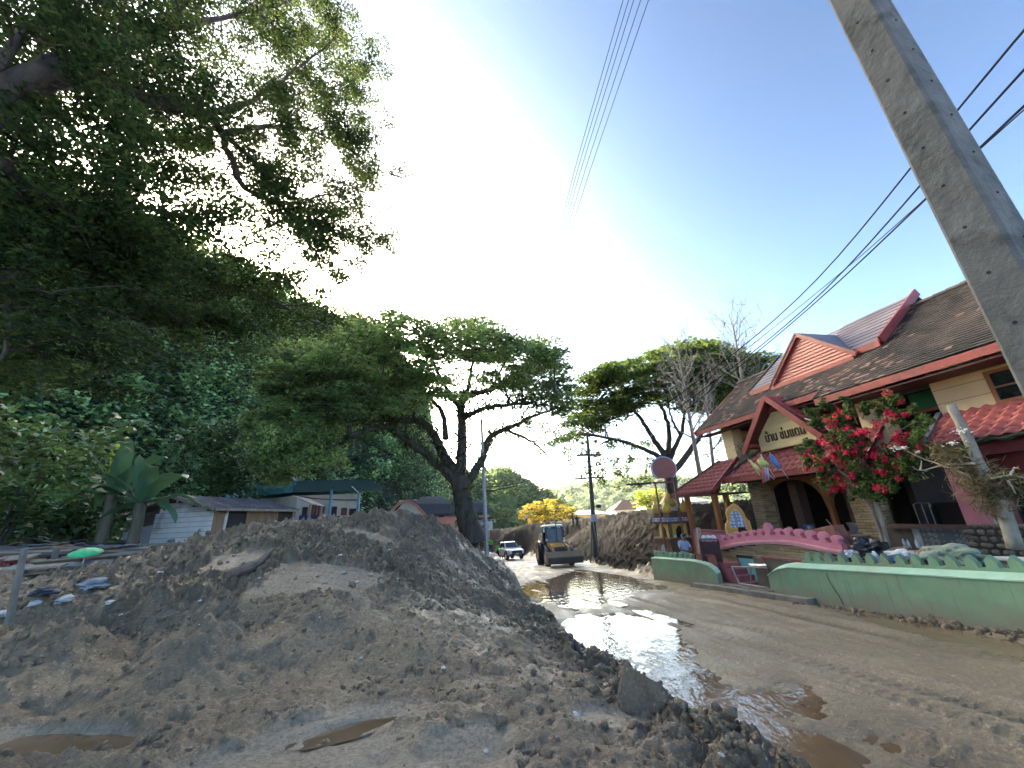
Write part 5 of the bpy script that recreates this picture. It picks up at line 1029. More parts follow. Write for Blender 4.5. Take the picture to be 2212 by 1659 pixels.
# ---- golden shrine
pc = PD(*z3(355, 1000), 20.4); ac, bc_ = AB(pc); s_ = 1.06; y0 = -.5
sh = thing('spirit_house', 'shrine with golden onion domes and pointed yellow arches', 'shrine', W(ac+s_*.3, bc_+s_*.3, y0)); ca, cb = ac+s_*.35, bc_+s_*.25
M_BRN = mat('brown_plaster', (.20, .105, .06), (.13, .065, .04), 4, .75, dirt=(.10, .06, .04)); M_YEL = mat('yellow_paint', (.62, .46, .10), (.48, .34, .07), 3, .6)
part('plinth', M_BRN, sh, lambda m: (m.hbox(ca-.62, ca+.62, cb-.62, cb+.62, y0, .46), m.hbox(ca-.72, ca+.72, cb-.72, cb+.72, .46, .56)))
for f_ in range(2):
    U_, N_ = ((EA, -EQ), (EQ, -EA))[f_]; c0_ = W(ca, cb, 0)+N_*.628; part('tile_niche', M_BTILE, sh, lambda m: m.prism([c0_+U_*(.24*cos(t_))+UP*(-.02+.30*(max(0, sin(t_))**.8 if sin(t_) > 0 else 0)-(0.28 if sin(t_) <= 0 else 0)) for t_ in np.linspace(-.01, pi+.01, 11)][::1]+[c0_-U_*.24-UP*.35, c0_+U_*.24-UP*.35], N_*.012))
part('body', M_BRN, sh, lambda m: (m.hbox(ca-.46, ca+.46, cb-.46, cb+.46, .56, 1.16)))
def archframe(m, c, U_, N_, wo, wi, zb_, zs, zt, zo):
    n = 8; inn = [c+U_*wi+UP*zb_]+[c+U_*(wi*(1-(k/n)**1.6))+UP*(zs+(zt-zs)*(k/n)**.75) for k in range(n+1)]+[c-U_*(wi*(1-((n-k)/n)**1.6))+UP*(zs+(zt-zs)*((n-k)/n)**.75) for k in range(1, n+1)]+[c-U_*wi+UP*zb_]
    m.prism([c+U_*wo+UP*zb_]+[c+U_*wo+UP*zo, c-U_*wo+UP*zo, c-U_*wo+UP*zb_]+inn[::-1], N_*.05)
for U_, N_ in ((EA, -EQ), (EQ, -EA)):
    c0_ = W(ca, cb, 0)+N_*.47
    part('arch', M_YEL, sh, lambda m: archframe(m, c0_, U_, N_, .36, .22, .57, .82, 1.08, 1.15)); part('niche', mat('black_niche', (.012, .01, .009)), sh, lambda m: m.prism([c0_+U_*.23+UP*.57, c0_+U_*.23+UP*.9, c0_+UP*1.09, c0_-U_*.23+UP*.9, c0_-U_*.23+UP*.57], N_*.006))
part('cornice', M_BTILE, sh, lambda m: m.hbox(ca-.66, ca+.66, cb-.66, cb+.66, 1.26, 1.42)); part('cornice_under', M_BRN, sh, lambda m: m.hbox(ca-.60, ca+.60, cb-.60, cb+.60, 1.16, 1.26))
part('drum', M_BRN, sh, lambda m: (m.lathe(W(ca, cb, 1.42), [(.36, 0), (.36, .30)], 10), [m.lathe(W(ca+x*.46, cb+y*.46, 1.42), [(.17, 0), (.17, .22)], 8) for x in (-1, 1) for y in (-1, 1)])); part('drum_band', mat('white_band', (.55, .55, .52)), sh, lambda m: m.lathe(W(ca, cb, 1.72), [(.38, 0), (.38, .16)], 12))
ON = [(.30, 0), (.40, .10), (.45, .24), (.44, .36), (.37, .52), (.26, .66), (.15, .80), (.07, .95), (.03, 1.1), (.012, 1.25)]
part('dome', M_DOME, sh, lambda m: m.lathe(W(ca, cb, 1.86), [(r_*.80, h*.72) for r_, h in ON], 12), smooth=True)
for x in (-1, 1):
    for y in (-1, 1): part('corner_dome', M_DOME, sh, lambda m: m.lathe(W(ca+x*.46, cb+y*.46, 1.64), [(r_*.46, h*.60) for r_, h in ON], 10), smooth=True)
part('ribbon', mat('white_ribbon', (.6, .6, .58)), sh, lambda m: [m.bar(W(ca-.30+dx, cb-.32, 1.86), W(ca-.52+dx*.6, cb-.50, 1.43), .02, .05) for dx in (0, .06, .11)])
for x, y in [(-.40, -.66), (-.05, -.67), (.2, -.68)]: tag(part('offering_cup', mat('white_ceramic', (.62, .62, .60), None, 5, .3), None, lambda m: m.lathe(W(ca+y, cb+x, .56), [(.045, 0), (.06, .05), (.055, .11)], 10), loc=W(ca+y, cb+x, .56)), {-.40: 'white cup on the shrine ledge nearest the road', -.05: 'white cup in the middle of the shrine ledge', .2: 'white cup on the shrine ledge nearest the pink wall'}[x], 'cup', 'cups on the shrine ledge')
# ---- round signboard
ds = 19.4; sgn = thing('round_sign', 'blank round red-brown signboard with patterned rim on two posts', 'sign', PD(*z3(285, 1260), ds)*np.array([1, 1, 0])+np.array([0, 0, -.55])); n_s = -(EA*.93+EQ*.36); p0 = PD(*z3(285, 600), ds)
def PP(x, y): w_ = ray(x, y); return CAM+w_*(((p0-CAM) @ n_s)/(w_ @ n_s))
cc = PP(*z3(281, 480)); Rr = np.linalg.norm(PP(*z3(408, 480))-cc); Ux = np.cross(UP, n_s); Ux /= np.linalg.norm(Ux); Ux = Ux if (Ux @ EQ) > 0 else -Ux
def disc(k): 
    t0 = math.asin(min(1, .118*2.458*2.1/ (Rr*1000) if 0 else .75)); return [cc+Ux*Rr*k*cos(t_)+UP*Rr*k*sin(t_) for t_ in np.linspace(-t0, pi+t0, 40)]
M_SGN = mat('faded_red_board', (.33, .125, .098), (.26, .095, .075), 3, .7, (1, 1, 6), .1); M_RPOST = mat('maroon_post', (.17, .045, .038), (.11, .03, .026), 5, .6)
part('board', mat('navy_edge', (.03, .035, .08)), sgn, lambda m: m.prism(disc(1.0), -n_s*.12)); part('face', M_SGN, sgn, lambda m: m.prism(disc(.965), n_s*.012))
for k, t_ in enumerate(np.linspace(-.82, pi+.82, 52)): part('rim_scale', mat('pale_blue_rim', (.42, .45, .62)), sgn, lambda m: m.lathe(cc+Ux*Rr*.94*cos(t_)+UP*Rr*.94*sin(t_)+n_s*.013, [(.034, 0), (.024, .008)], 7, n_s))
zb_ = PP(*z3(285, 605))[2]; xb0 = PP(1352, 1041); xb1 = PP(*z3(390, 607)); xb0[2] = xb1[2] = zb_-.03
part('cross_bar', M_RPOST, sgn, lambda m: m.bar(xb0, xb1, .07, .08)); part('dark_bar', mat('black_bar', (.02, .018, .018)), sgn, lambda m: m.bar(xb0-UP*.02, xb0+(xb1-xb0)*.5-UP*.02, .09, .06))
for xx in (193, 377):
    p_ = PP(*z3(xx, 607)); q_ = p_.copy(); q_[2] = -.55; part('post', M_RPOST, sgn, lambda m: m.bar(p_, q_, .065))
# ---- ogee ornament
do = 17.0; n_s = -(EA*.80+EQ*.60); p0 = PD(*z3(1010, 1000), do); orn = thing('arch_ornament', 'orange ogee-shaped panel with blue patterned tiles beside the pink parapet', 'ornament', PD(*z3(1010, 1110), do)*np.array([1, 1, 0])+np.array([0, 0, .1]))
zz_ = zoom(2550, 1850, 4.88)
HALFL = [(1655, 640), (1590, 680), (1530, 750), (1500, 820), (1515, 900), (1530, 960), (1520, 1010), (1490, 1050), (1500, 1140), (1520, 1250)]; HALFR = [(1655, 640), (1740, 690), (1810, 760), (1860, 840), (1880, 900), (1920, 950), (1960, 980), (1985, 1060), (2010, 1150), (2030, 1250)]
out_ = [PP(*zz_(*p)) for p in HALFL]+[PP(*zz_(*p)) for p in HALFR[::-1][:-1]]; cen = sum(out_)/len(out_)
def shr(k, off): return [cen+(p-cen)*k+n_s*off for p in out_]
M_ORA = mat('orange_paint', (.68, .30, .05), (.55, .22, .04), 3, .55); M_YEO = mat('yellow_ochre', (.66, .45, .12), (.5, .33, .09), 3, .6)
part('rim', M_YEO, orn, lambda m: m.prism(out_, -n_s*.30)); part('face', M_ORA, orn, lambda m: m.prism(shr(.88, 0), n_s*.015)); part('inner_rim', M_YEO, orn, lambda m: m.prism(shr(.66, .012), n_s*.02)); part('tile_panel', M_BTILE, orn, lambda m: m.prism(shr(.56, .03), n_s*.012))
part('stand', M_DARKW, orn, lambda m: m.bar(cen-n_s*.2-UP*.3, cen-n_s*.2-UP*1.0, .6, .25))
# ---- wooden post, iron table with bowls
def simple(name, label, cat, m_, fn, loc, group=None, **k): mb = MB(); fn(mb); o = mb.build(name, m_, loc=loc, **k); return tag(o, label, cat, group)
M_GREYW = mat('weathered_wood', (.34, .28, .20), (.20, .16, .115), 5, .85, (1, 1, .2), .4, 30)
pw = PD(*z3(612, 1290), 16.6); pwt = PD(*z3(610, 1052), 16.6); simple('wooden_post', 'weathered wooden post in front of the pink low wall', 'post', M_GREYW, lambda m: m.bar(np.array([pw[0], pw[1], -.55]), pwt, .16, .10), pw)
tb = thing('iron_table', 'small table with curled wrought-iron side beside the pink parapet', 'table', PD(*z3(715, 1290), 16.2)*np.array([1, 1, 0])+np.array([0, 0, -.5])); M_IRON = mat('dark_iron', (.055, .035, .03), (.03, .02, .018), 9, .6)
tl = [PD(*z3(622, 1170), 16.2), PD(*z3(806, 1165), 16.0), PD(*z3(790, 1140), 16.6), PD(*z3(640, 1150), 16.8)]; zt_ = tl[0][2]; tl = [np.array([p[0], p[1], zt_]) for p in tl]
part('top', mat('slate_top', (.13, .14, .15)), tb, lambda m: m.prism(tl, UP*.035))
for p_ in tl[:4]: part('leg', M_IRON, tb, lambda m: m.tube([p_*np.array([.995, .995, 1]), np.array([p_[0]*.995, p_[1]*.995, -.5])], .018, 6))
for k in (0, 1):
    cx_ = tl[0]+(tl[1]-tl[0])*(.33+.36*k)-UP*.16; ux_ = (tl[1]-tl[0])/np.linalg.norm(tl[1]-tl[0]); part('scroll', M_IRON, tb, lambda m: m.tube([cx_+ux_*(.15-.012*i)*cos(i*.42)*(1 if k else -1)+UP*(.15-.012*i)*sin(i*.42) for i in range(12)]+[], .014, 5))
part('back_panel', mat('maroon_sheet', (.07, .032, .03)), tb, lambda m: m.prism([tl[0]-UP*.06, tl[1]-UP*.06, tl[1]-UP*.75, tl[0]-UP*.75], (tl[3]-tl[0])*.1))
for k, (f_, l_) in enumerate([(.22, 'white bowl on the iron table nearest the wooden post'), (.48, 'white bowl in the middle of the iron table'), (.72, 'white bowl on the iron table nearest the parapet')]):
    p_ = tl[0]+(tl[1]-tl[0])*f_+(tl[3]-tl[0])*.5+UP*.035; simple('bowl', l_, 'bowl', mat('white_ceramic', (.62, .62, .60)), lambda m: m.lathe(p_, [(.10, 0), (.10, .03), (.075, .075), (.03, .10), (.005, .102)], 12), p_, 'bowls on the iron table', smooth=True)
# ---- flags on the porch roof
def flag(label, base, tip, cloth, m_, seed, gp='flags on the porch roof'):
    b0 = PB(*z3(*base), 11.5); t0 = PB(*z3(*tip), 11.25); t = thing('flag', label, 'flag', b0, gp); part('pole', mat('pale_pole', (.6, .58, .54)), t, lambda m: m.tube([b0, t0], .014, 6))
    n = len(cloth); rs = np.random.default_rng(seed); vs = []; k = 6
    P_ = [PB(*z3(*p), 11.30) for p in cloth]; L, Rr_ = P_[:n//2], P_[n//2:]; mbf = MB()
    for i in range(n//2):
        for j in range(k+1): vs.append(L[i]+(Rr_[i]-L[i])*j/k+EQ*.035*sin(j*1.7+i*1.1+seed))
    fs = [(i*(k+1)+j, i*(k+1)+j+1, (i+1)*(k+1)+j+1, (i+1)*(k+1)+j) for i in range(n//2-1) for j in range(k)]
    mbf.add(vs, fs)
    if isinstance(m_, list): mbf.m = [min(len(m_)-1, int((i % k)*len(m_)/k)) for i in range(len(fs))]
    o = mbf.build('cloth', m_, t, smooth=True); md = o.modifiers.new('thick', 'SOLIDIFY'); md.thickness = .004
M_FY = mat('yellow_green_cloth', (.62, .66, .26), (.5, .54, .2), 5, .8); M_FB = mat('blue_cloth', (.10, .30, .62), (.07, .22, .5), 5, .8); M_FW = mat('white_cloth', (.66, .64, .68), None, 5, .8); M_FR = mat('red_cloth', (.62, .15, .16), None, 5, .8); M_FN = mat('mauve_cloth', (.30, .28, .50), None, 5, .8)
flag('drooping yellow-green flag nearest the pavilion', (1210, 545), (1085, 375), [(1100, 395), (1150, 470), (1200, 520), (1120, 400), (1190, 450), (1225, 510)], M_FY, 1)
flag('spread yellow flag in the middle of the row', (1355, 570), (1215, 340), [(1215, 365), (1180, 405), (1225, 465), (1222, 365), (1295, 435), (1290, 465)], M_FY, 2)
flag('striped red, white and blue flag hanging limp', (1350, 590), (1235, 460), [(1230, 465), (1235, 530), (1240, 625), (1285, 470), (1290, 530), (1300, 590)], [M_FR, M_FW, M_FN, M_FW], 3)
flag('furled blue flag nearest the red bougainvillea', (1485, 575), (1300, 320), [(1312, 345), (1320, 410), (1380, 480), (1330, 345), (1385, 420), (1420, 480)], M_FB, 4)
# ---- bougainvillea
bg_ = thing('bougainvillea', 'bougainvillea covered in red flowers in front of the porch', 'shrub', W(8.42, 11.2, .34)); mb = MB(); b0 = W(8.42, 11.2, .3)
ST = [[b0, W(8.45, 11.18, 1.2), W(8.5, 11.1, 2.0), W(8.9, 11.0, 2.7), W(9.5, 10.95, 3.1)], [b0, W(8.35, 11.2, 1.2), W(8.4, 11.2, 2.1), W(8.2, 11.1, 2.9), W(7.9, 11.1, 3.6)], [b0, W(8.3, 11.15, 1.0), W(8.3, 11.1, 2.0), W(8.6, 11.2, 3.2), W(9.1, 11.3, 3.9), W(9.7, 11.4, 4.3)], [W(8.4, 11.2, 2.1), W(7.8, 11.1, 2.6), W(7.3, 11.0, 2.6)]]
for P in ST: branch(mb, P, .055, .02, 6, 5, .01)
mb.build('stem', M_BARKP, bg_, smooth=True)
BP = [z4(*p) for p in [(40, 330), (130, 250), (330, 180), (250, -20), (300, -150), (480, -170), (700, 60), (860, -90), (980, -200), (1130, -110), (1260, 0), (1240, 330), (1150, 470), (1010, 660), (880, 740), (760, 770), (620, 730), (430, 700), (300, 700), (210, 590), (330, 470), (180, 460)]]
px = pix_in(BP, 430); px = px[vnoise(px[:, 0]*.024, px[:, 1]*.024, 8) > .40]; C = np.array([PB(x, y, 11.1+rng.uniform(-.45, .45)) for x, y in px]); R = np.full((len(C), 3), .13)*rng.uniform(.6, 1.5, (len(C), 1))
SPR = MB()      # long arching sprays
for (sx, sy, ex_, ey) in [(300, 200, 20, 300), (350, 250, 60, 480), (400, 300, 200, 610), (450, 300, 320, 720), (500, 100, 270, -160), (600, 50, 470, -190), (800, 60, 900, -260), (850, 60, 1000, -230), (900, 100, 1180, -120), (950, 150, 1290, 20), (950, 200, 1270, 330), (900, 300, 1130, 520), (800, 400, 960, 700), (700, 450, 760, 790), (550, 400, 560, 760), (300, 100, 150, 60), (250, 30, 100, -60), (650, 0, 720, -140)]:
    P_ = smoothpath([PB(*z4(sx, sy), 11.1), PB(*z4(sx*.45+ex_*.55, sy*.45+ey*.55-40), 10.9), PB(*z4(ex_, ey), 10.75)], 6); SPR.tube(P_, [.014-.0008*i for i in range(len(P_))], 4)
    for q in P_[3:]: C = np.r_[C, (q+rng.normal(size=3)*.05)[None]]; R = np.r_[R, np.full((1, 3), rng.uniform(.05, .11))]
SPR.build('sprays', M_BARKP, bg_)
V, Fq, Cc = clumps(C, R, 46, .075, (.040, .085, .022), (.10, .17, .045), .3, .4, aspect=.65); npmesh('foliage', V, Fq, M_LEAF, Cc, parent=bg_)
px = pix_in(BP, 120); FC = np.array([PB(x, y, 10.85+rng.uniform(-.25, .5)) for x, y in px]); FC = np.r_[FC, np.array([PB(*z4(*p), 10.7) for p in [(105, 480), (245, 480), (130, 310), (190, 370), (350, 370), (240, 600), (330, 710), (850, 250), (990, 150), (570, 290), (430, 270), (1040, 220), (1220, 280), (1000, 350), (300, 10), (380, 40), (880, -250), (560, 320), (640, 220), (500, 90), (540, 160), (680, 120), (800, 60), (90, 350)]])]
R = np.full((len(FC), 3), .085)*rng.uniform(.6, 1.35, (len(FC), 1)); V, Fq, Cc = clumps(FC, R, 34, .062, (.50, .015, .055), (.72, .04, .09), .2, .0, aspect=.8)
m3 = np.repeat(rng.random(len(FC)) < .3, 34*4); Cc[m3] = Cc[m3]*np.array([1.0, 3.2, 1.0]); npmesh('flowers', V, Fq, leafmat('petal', .45, .6, .2), Cc, parent=bg_)
# ---- dying frangipani with its spiny orchids, sawn trunk
fr = thing('frangipani_tree', 'sawn-off leaning tree trunk with dry orchid clumps and white blossom', 'tree', W(5.87, 10.8, .36)); M_FRT = mat('mottled_grey_bark', (.36, .33, .27), (.15, .14, .11), 5, .85, (1, 1, .5), .5, 30); mb = MB()
TK = [PB(*z4(2135, 1260), 10.8), PB(*z4(2000, 850), 10.8), PB(*z4(1850, 560), 10.8), PB(*z4(1770, 420), 10.8), PB(*z2(1640, 1600), 10.8), PB(*z2(1500, 1340), 10.8)]; mb.tube(smoothpath(TK, 5), [.115-.0016*i for i in range(26)], 10); mb.build('trunk', M_FRT, fr, smooth=True)
mb = MB()
for pts in [[(1740, 430), (1500, 440), (1400, 455), (1210, 495), (1130, 460)], [(1700, 560), (1480, 470), (1310, 410), (1230, 380), (1080, 310)], [(1210, 495), (1220, 400)], [(1850, 590), (1980, 560), (2090, 545), (2210, 570)], [(2080, 550), (2110, 480), (2140, 470)], [(2060, 600), (2130, 720)]]: branch(mb, [PB(*z4(*p), 10.8-rng.uniform(.0, .25)) for p in pts], .022, .010, 5, 4, .005)
mb.build('branches', mat('pale_twig', (.50, .45, .36), (.34, .30, .23), 6), fr)
oc = []; 
for (x, y, r_, n) in [(1620, 420, .20, 46), (1500, 350, .18, 40), (1700, 560, .2, 44), (1850, 640, .24, 90), (1900, 780, .2, 70), (1960, 640, .2, 60), (1400, 330, .1, 20)]: oc.append(PB(*z4(x, y), 10.75)+rng.normal(size=(n*5, 3))*r_*np.array([.8, .6, .8]))
oc = np.concatenate(oc); cl_ = leafcol(len(oc), (.11, .10, .055), (.24, .20, .11)); V, Fq, Cc = leafset(oc, .20+.16*rng.random(len(oc)), cl_, .07, .1, -.3, .02); npmesh('dry_orchids', V, Fq, M_LEAF, Cc, parent=fr)
og = []
for (x, y) in [(1440, 290), (1560, 330), (1640, 250), (1500, 430), (1600, 520), (2130, 540), (2110, 600), (1280, 540)]: og.append(PB(*z4(x, y), 10.7)+rng.normal(size=(9, 3))*.07)
og = np.concatenate(og); V, Fq, Cc = leafset(og, .13, leafcol(len(og), (.13, .19, .05), (.24, .30, .08)), .25, .2, .2); npmesh('green_leaves', V, Fq, M_LEAF, Cc, parent=fr)
wf = []
for (x, y, r_) in [(990, 285, .055), (1530, 235, .05), (1610, 120, .06), (1040, 280, .03), (1180, 320, .02)]: wf.append(PB(*z4(x, y), 10.6)+rng.normal(size=(22, 3))*r_*np.array([1.3, 1, .5]))
wf = np.concatenate(wf); V, Fq, Cc = leafset(wf, .06, np.full((len(wf), 3), .78), .6, .3, .0); npmesh('white_blossom', V, Fq, M_LEAF, Cc, parent=fr)
# ---- creeper on the porch corner
iv = []; 
for (x, y, n) in [(870, 690, 40), (960, 660, 60), (1060, 660, 70), (1140, 650, 40), (1030, 740, 30), (1000, 260, 24), (1110, 320, 24)]: iv.append(PB(*z3(x, y), 11.95)+rng.normal(size=(n, 3))*np.array([.16, .16, .11]))
iv = np.concatenate(iv); V, Fq, Cc = leafset(iv, .11, leafcol(len(iv), (.07, .085, .05), (.16, .18, .11)), .5, .2, .8)
vt = thing('creeper', 'straggly grey-green creeper hanging from the porch corner', 'vine', W(14, 12, 2.6)); npmesh('leaves', V, Fq, M_LEAF, Cc, parent=vt); part('stem', M_BARK, vt, lambda m: m.tube(smoothpath([PB(*z3(*p), 11.95) for p in [(990, 250), (1040, 330), (1000, 420), (950, 560), (900, 640), (880, 700)]], 4), .015, 5))
# ---- things piled behind the green wall
def on4(x, y, b): return PB(*z4(x, y), b)
YZ = .35
M_WPL = mat('white_plank', (.66, .65, .62), (.5, .49, .46), 3, .6, dirt=(.3, .26, .2), dscale=3); M_OPL = mat('orange_tabletop', (.50, .28, .10), (.36, .19, .065), 3, .5, (1, .3, 1)); M_CARD = mat('cardboard', (.40, .26, .14), None, 4, .9); M_BLK = mat('black_plastic', (.015, .016, .02), None, 5, .35); M_SACKW = mat('white_sack', (.62, .63, .62), (.5, .5, .5), 4, .7, None, .6, 9); M_GRNS = mat('grey_green_sheet', (.24, .29, .22), (.17, .21, .16), 3, .8, None, .4, 8)
simple('tabletop', 'orange oval tabletop lying flat behind the green wall', 'tabletop', M_OPL, lambda m: m.prism([W(7.15+.85*cos(t_), 10.75+.5*sin(t_), .60) for t_ in np.linspace(0, 2*pi, 25)[:-1]], UP*.05), W(7.2, 10.7, .6)); simple('cardboard_box', 'brown cardboard box under the orange tabletop', 'box', M_CARD, lambda m: m.hbox(7.35, 7.75, 10.3, 10.65, .34, .585), W(7.5, 10.5, .34))
simple('white_board', 'long white board resting along the top of the rubbish', 'board', M_WPL, lambda m: m.box(W(5.3, 10.35, .71), (2.6, .26, .05), (unit(EA+UP*-.05), EQ, UP)), W(5.3, 10.4, .7)); simple('plank_stack', 'bundle of weathered planks beneath the white board', 'planks', M_GREYW, lambda m: [m.box(W(5.2+.1*k, 10.2+.06*(k % 3), .40+.045*k), (2.2, .12, .035), (unit(EA+EQ*.03*(k-2)), EQ, UP)) for k in range(6)], W(5.2, 10.2, .4))
def sack(name, label, cat, m_, c, r_, seed):
    """crumpled bag or sheet: a sphere creased along random folds"""
    rs = np.random.default_rng(seed); bm = bmesh.new(); bmesh.ops.create_icosphere(bm, subdivisions=4 if max(r_) > .1 else 2, radius=1); FD = [(unit(rs.normal(size=3)), rs.uniform(2.0, 7.0), rs.uniform(0, 6)) for _ in range(9)]
    for v in bm.verts:
        p = np.array(v.co); k = 1.0+sum((.30/f_**.7)*(abs(sin(f_*(p @ d_)+ph))*2-1) for d_, f_, ph in FD); v.co = Vector((p[0]*r_[0]*k, p[1]*r_[1]*k, max(-.5, p[2])*r_[2]*k))
    me = bpy.data.meshes.new(name); bm.to_mesh(me); bm.free(); me.materials.append(m_); o = bpy.data.objects.new(name, me); COL.objects.link(o); o.matrix_world = Matrix(frame(EA, EQ, UP, c).tolist()); return tag(o, label, cat)
sack('rubbish_bag', 'crumpled black rubbish bag behind the wall below the stone column', 'bag', M_BLK, on4(730, 1260, 10.2), (.24, .22, .20), 1); sack('plastic_sack', 'white plastic sack lying beside the black bag', 'sack', M_SACKW, on4(1020, 1320, 10.0), (.20, .18, .09), 2); sack('plastic_sack', 'small white bag between two green battlements', 'sack', M_SACKW, on4(775, 1360, 9.75), (.06, .07, .11), 3); sack('plastic_sack', 'blue plastic bag between two green battlements', 'sack', mat('blue_plastic', (.04, .16, .42), None, 4, .4), on4(925, 1370, 9.75), (.08, .07, .06), 4)
sack('tarpaulin', 'grey-green tarpaulin heaped behind the battlements', 'tarpaulin', M_GRNS, on4(1520, 1340, 9.9), (.34, .26, .16), 5); sack('boulder', 'tan boulder beside the grey-green tarpaulin', 'boulder', mat('tan_rock', (.30, .22, .14), (.2, .15, .1), 5, .9, None, .5, 15), on4(1310, 1345, 9.85), (.13, .14, .13), 6); sack('plastic_sack', 'pale crumpled plastic by the end of the pink parapet', 'sack', mat('pale_plastic', (.50, .55, .60), (.3, .36, .44), 14, .4), on4(560, 1310, 10.0), (.12, .12, .08), 7)
simple('pole', 'long dark pole leaning from the porch over the wall', 'pole', mat('dark_pole', (.035, .03, .028)), lambda m: m.tube([on4(300, 975, 11.6), on4(640, 1330, 9.9)], .022, 8), W(9, 10.5, .4)); simple('driftwood', 'brown tapered driftwood branch beside the black bag', 'branch', mat('driftwood', (.17, .11, .065), (.10, .065, .04), 5, .8, None, .4, 20), lambda m: m.tube([on4(880, 1290, 10.2), on4(980, 1265, 10.25), on4(1110, 1250, 10.3)], [.05, .06, .03], 8), W(7.9, 10.2, .5))
bk = thing('basket', 'round woven basket standing at the foot of the stone column', 'basket', on4(650, 1200, 11.3)); c_ = on4(650, 1205, 11.3); part('body', mat('wicker', (.20, .14, .08), (.11, .075, .045), 30, .8, (1, 1, 3), .6, 60), bk, lambda m: m.lathe(c_, [(.15, 0), (.19, .08), (.21, .18), (.20, .19), (.17, .10)], 16)); part('rim', mat('wicker', (.2, .14, .08)), bk, lambda m: m.lathe(c_+UP*.18, [(.20, 0), (.225, .02), (.20, .04)], 16))
for k, (x, y) in enumerate([(1065, 1215), (1110, 1225), (1190, 1225)]):
    c_ = on4(x, y+25, 11.4); bt = thing('water_bottle', ['clear bottle on the ledge, nearest the bougainvillea stem', 'clear bottle on the ledge, middle of the three', 'clear bottle on the ledge, nearest the grey tiles'][k], 'bottle', c_, 'bottles on the ledge'); part('body', mat('clear_plastic', (.45, .5, .52), None, 4, .15, spec=.8), bt, lambda m: m.lathe(c_, [(.03, 0), (.033, .02), (.033, .13), (.012, .17)], 10), smooth=True); part('cap', mat('white_ceramic', (.6, .6, .6)), bt, lambda m: m.lathe(c_+UP*.17, [(.014, 0), (.014, .02)], 8))
simple('wooden_crate', 'tilted red-brown wooden crate behind the pink battlements', 'crate', M_RUSTP, lambda m: m.box(W(9.75, 11.2, .82), (.62, .4, .62), (unit(EA-UP*.2), EQ, unit(UP+EA*.2))), W(9.8, 11.2, .4), bevel=.01); ch = thing('wooden_bench', 'pale wooden bench back standing behind the pink battlements', 'bench', W(10.55, 11.0, .38))
part('backrest', M_GREYW, ch, lambda m: m.box(W(10.55, 11.0, .86), (.66, .04, .36), (EA, EQ, UP))); part('leg', M_GREYW, ch, lambda m: m.hbox(10.86, 10.95, 10.94, 11.04, .38, 1.12)); part('leg', M_GREYW, ch, lambda m: m.hbox(10.15, 10.24, 10.94, 11.04, .38, 1.14)); part('seat', M_GREYW, ch, lambda m: m.hbox(10.15, 10.95, 11.0, 11.4, .70, .75))
simple('blue_basin', 'blue plastic basin on the porch behind the parapet', 'basin', mat('blue_plastic', (.02, .06, .2)), lambda m: m.lathe(W(12.0, 12.9, .92), [(.12, 0), (.16, .10), (.17, .15), (.15, .15)], 16), W(12, 12.9, .9)); simple('pedestal_table', 'small dark table under the blue basin', 'table', M_DARKW, lambda m: (m.hbox(11.8, 12.2, 12.7, 13.1, .86, .915), m.hbox(11.95, 12.05, 12.85, 12.95, .42, .86)), W(12, 12.9, .42))
rk = thing('metal_chair', 'dark metal chair with bright rails inside the bay', 'chair', W(8.1, 12.9, .42));  # metal chair standing in the bay
for k, (x, y0_, y1_) in enumerate([(1140, 830, 1020), (1215, 820, 1010), (1290, 830, 1020)]): part('rail', M_STEEL, rk, lambda m: m.tube([PB(*z4(x, y0_), 12.9), PB(*z4(x+70, y1_), 12.9)], .013, 6))
part('top_rail', M_STEEL, rk, lambda m: m.tube([PB(*z4(1140, 830), 12.9), PB(*z4(1170, 812), 12.9), PB(*z4(1290, 812), 12.9), PB(*z4(1310, 850), 12.9)], .014, 6)); part('seat', M_DARKW, rk, lambda m: m.hbox(7.9, 8.4, 12.8, 13.2, .85, .92))
wc = thing('plastic_chair', 'white plastic chair by the rock wall, partly hidden by the sawn trunk', 'chair', W(6.55, 12.2, 1.12)); part('frame', mat('white_ceramic', (.6, .6, .6)), wc, lambda m: [m.tube([PB(*z4(*p), 12.0), PB(*z4(*q), 12.0)], .016, 6) for p, q in [((1915, 970), (1965, 1035)), ((1940, 995), (2000, 990)), ((1965, 1035), (2005, 1020)), ((1990, 985), (2005, 1030))]])
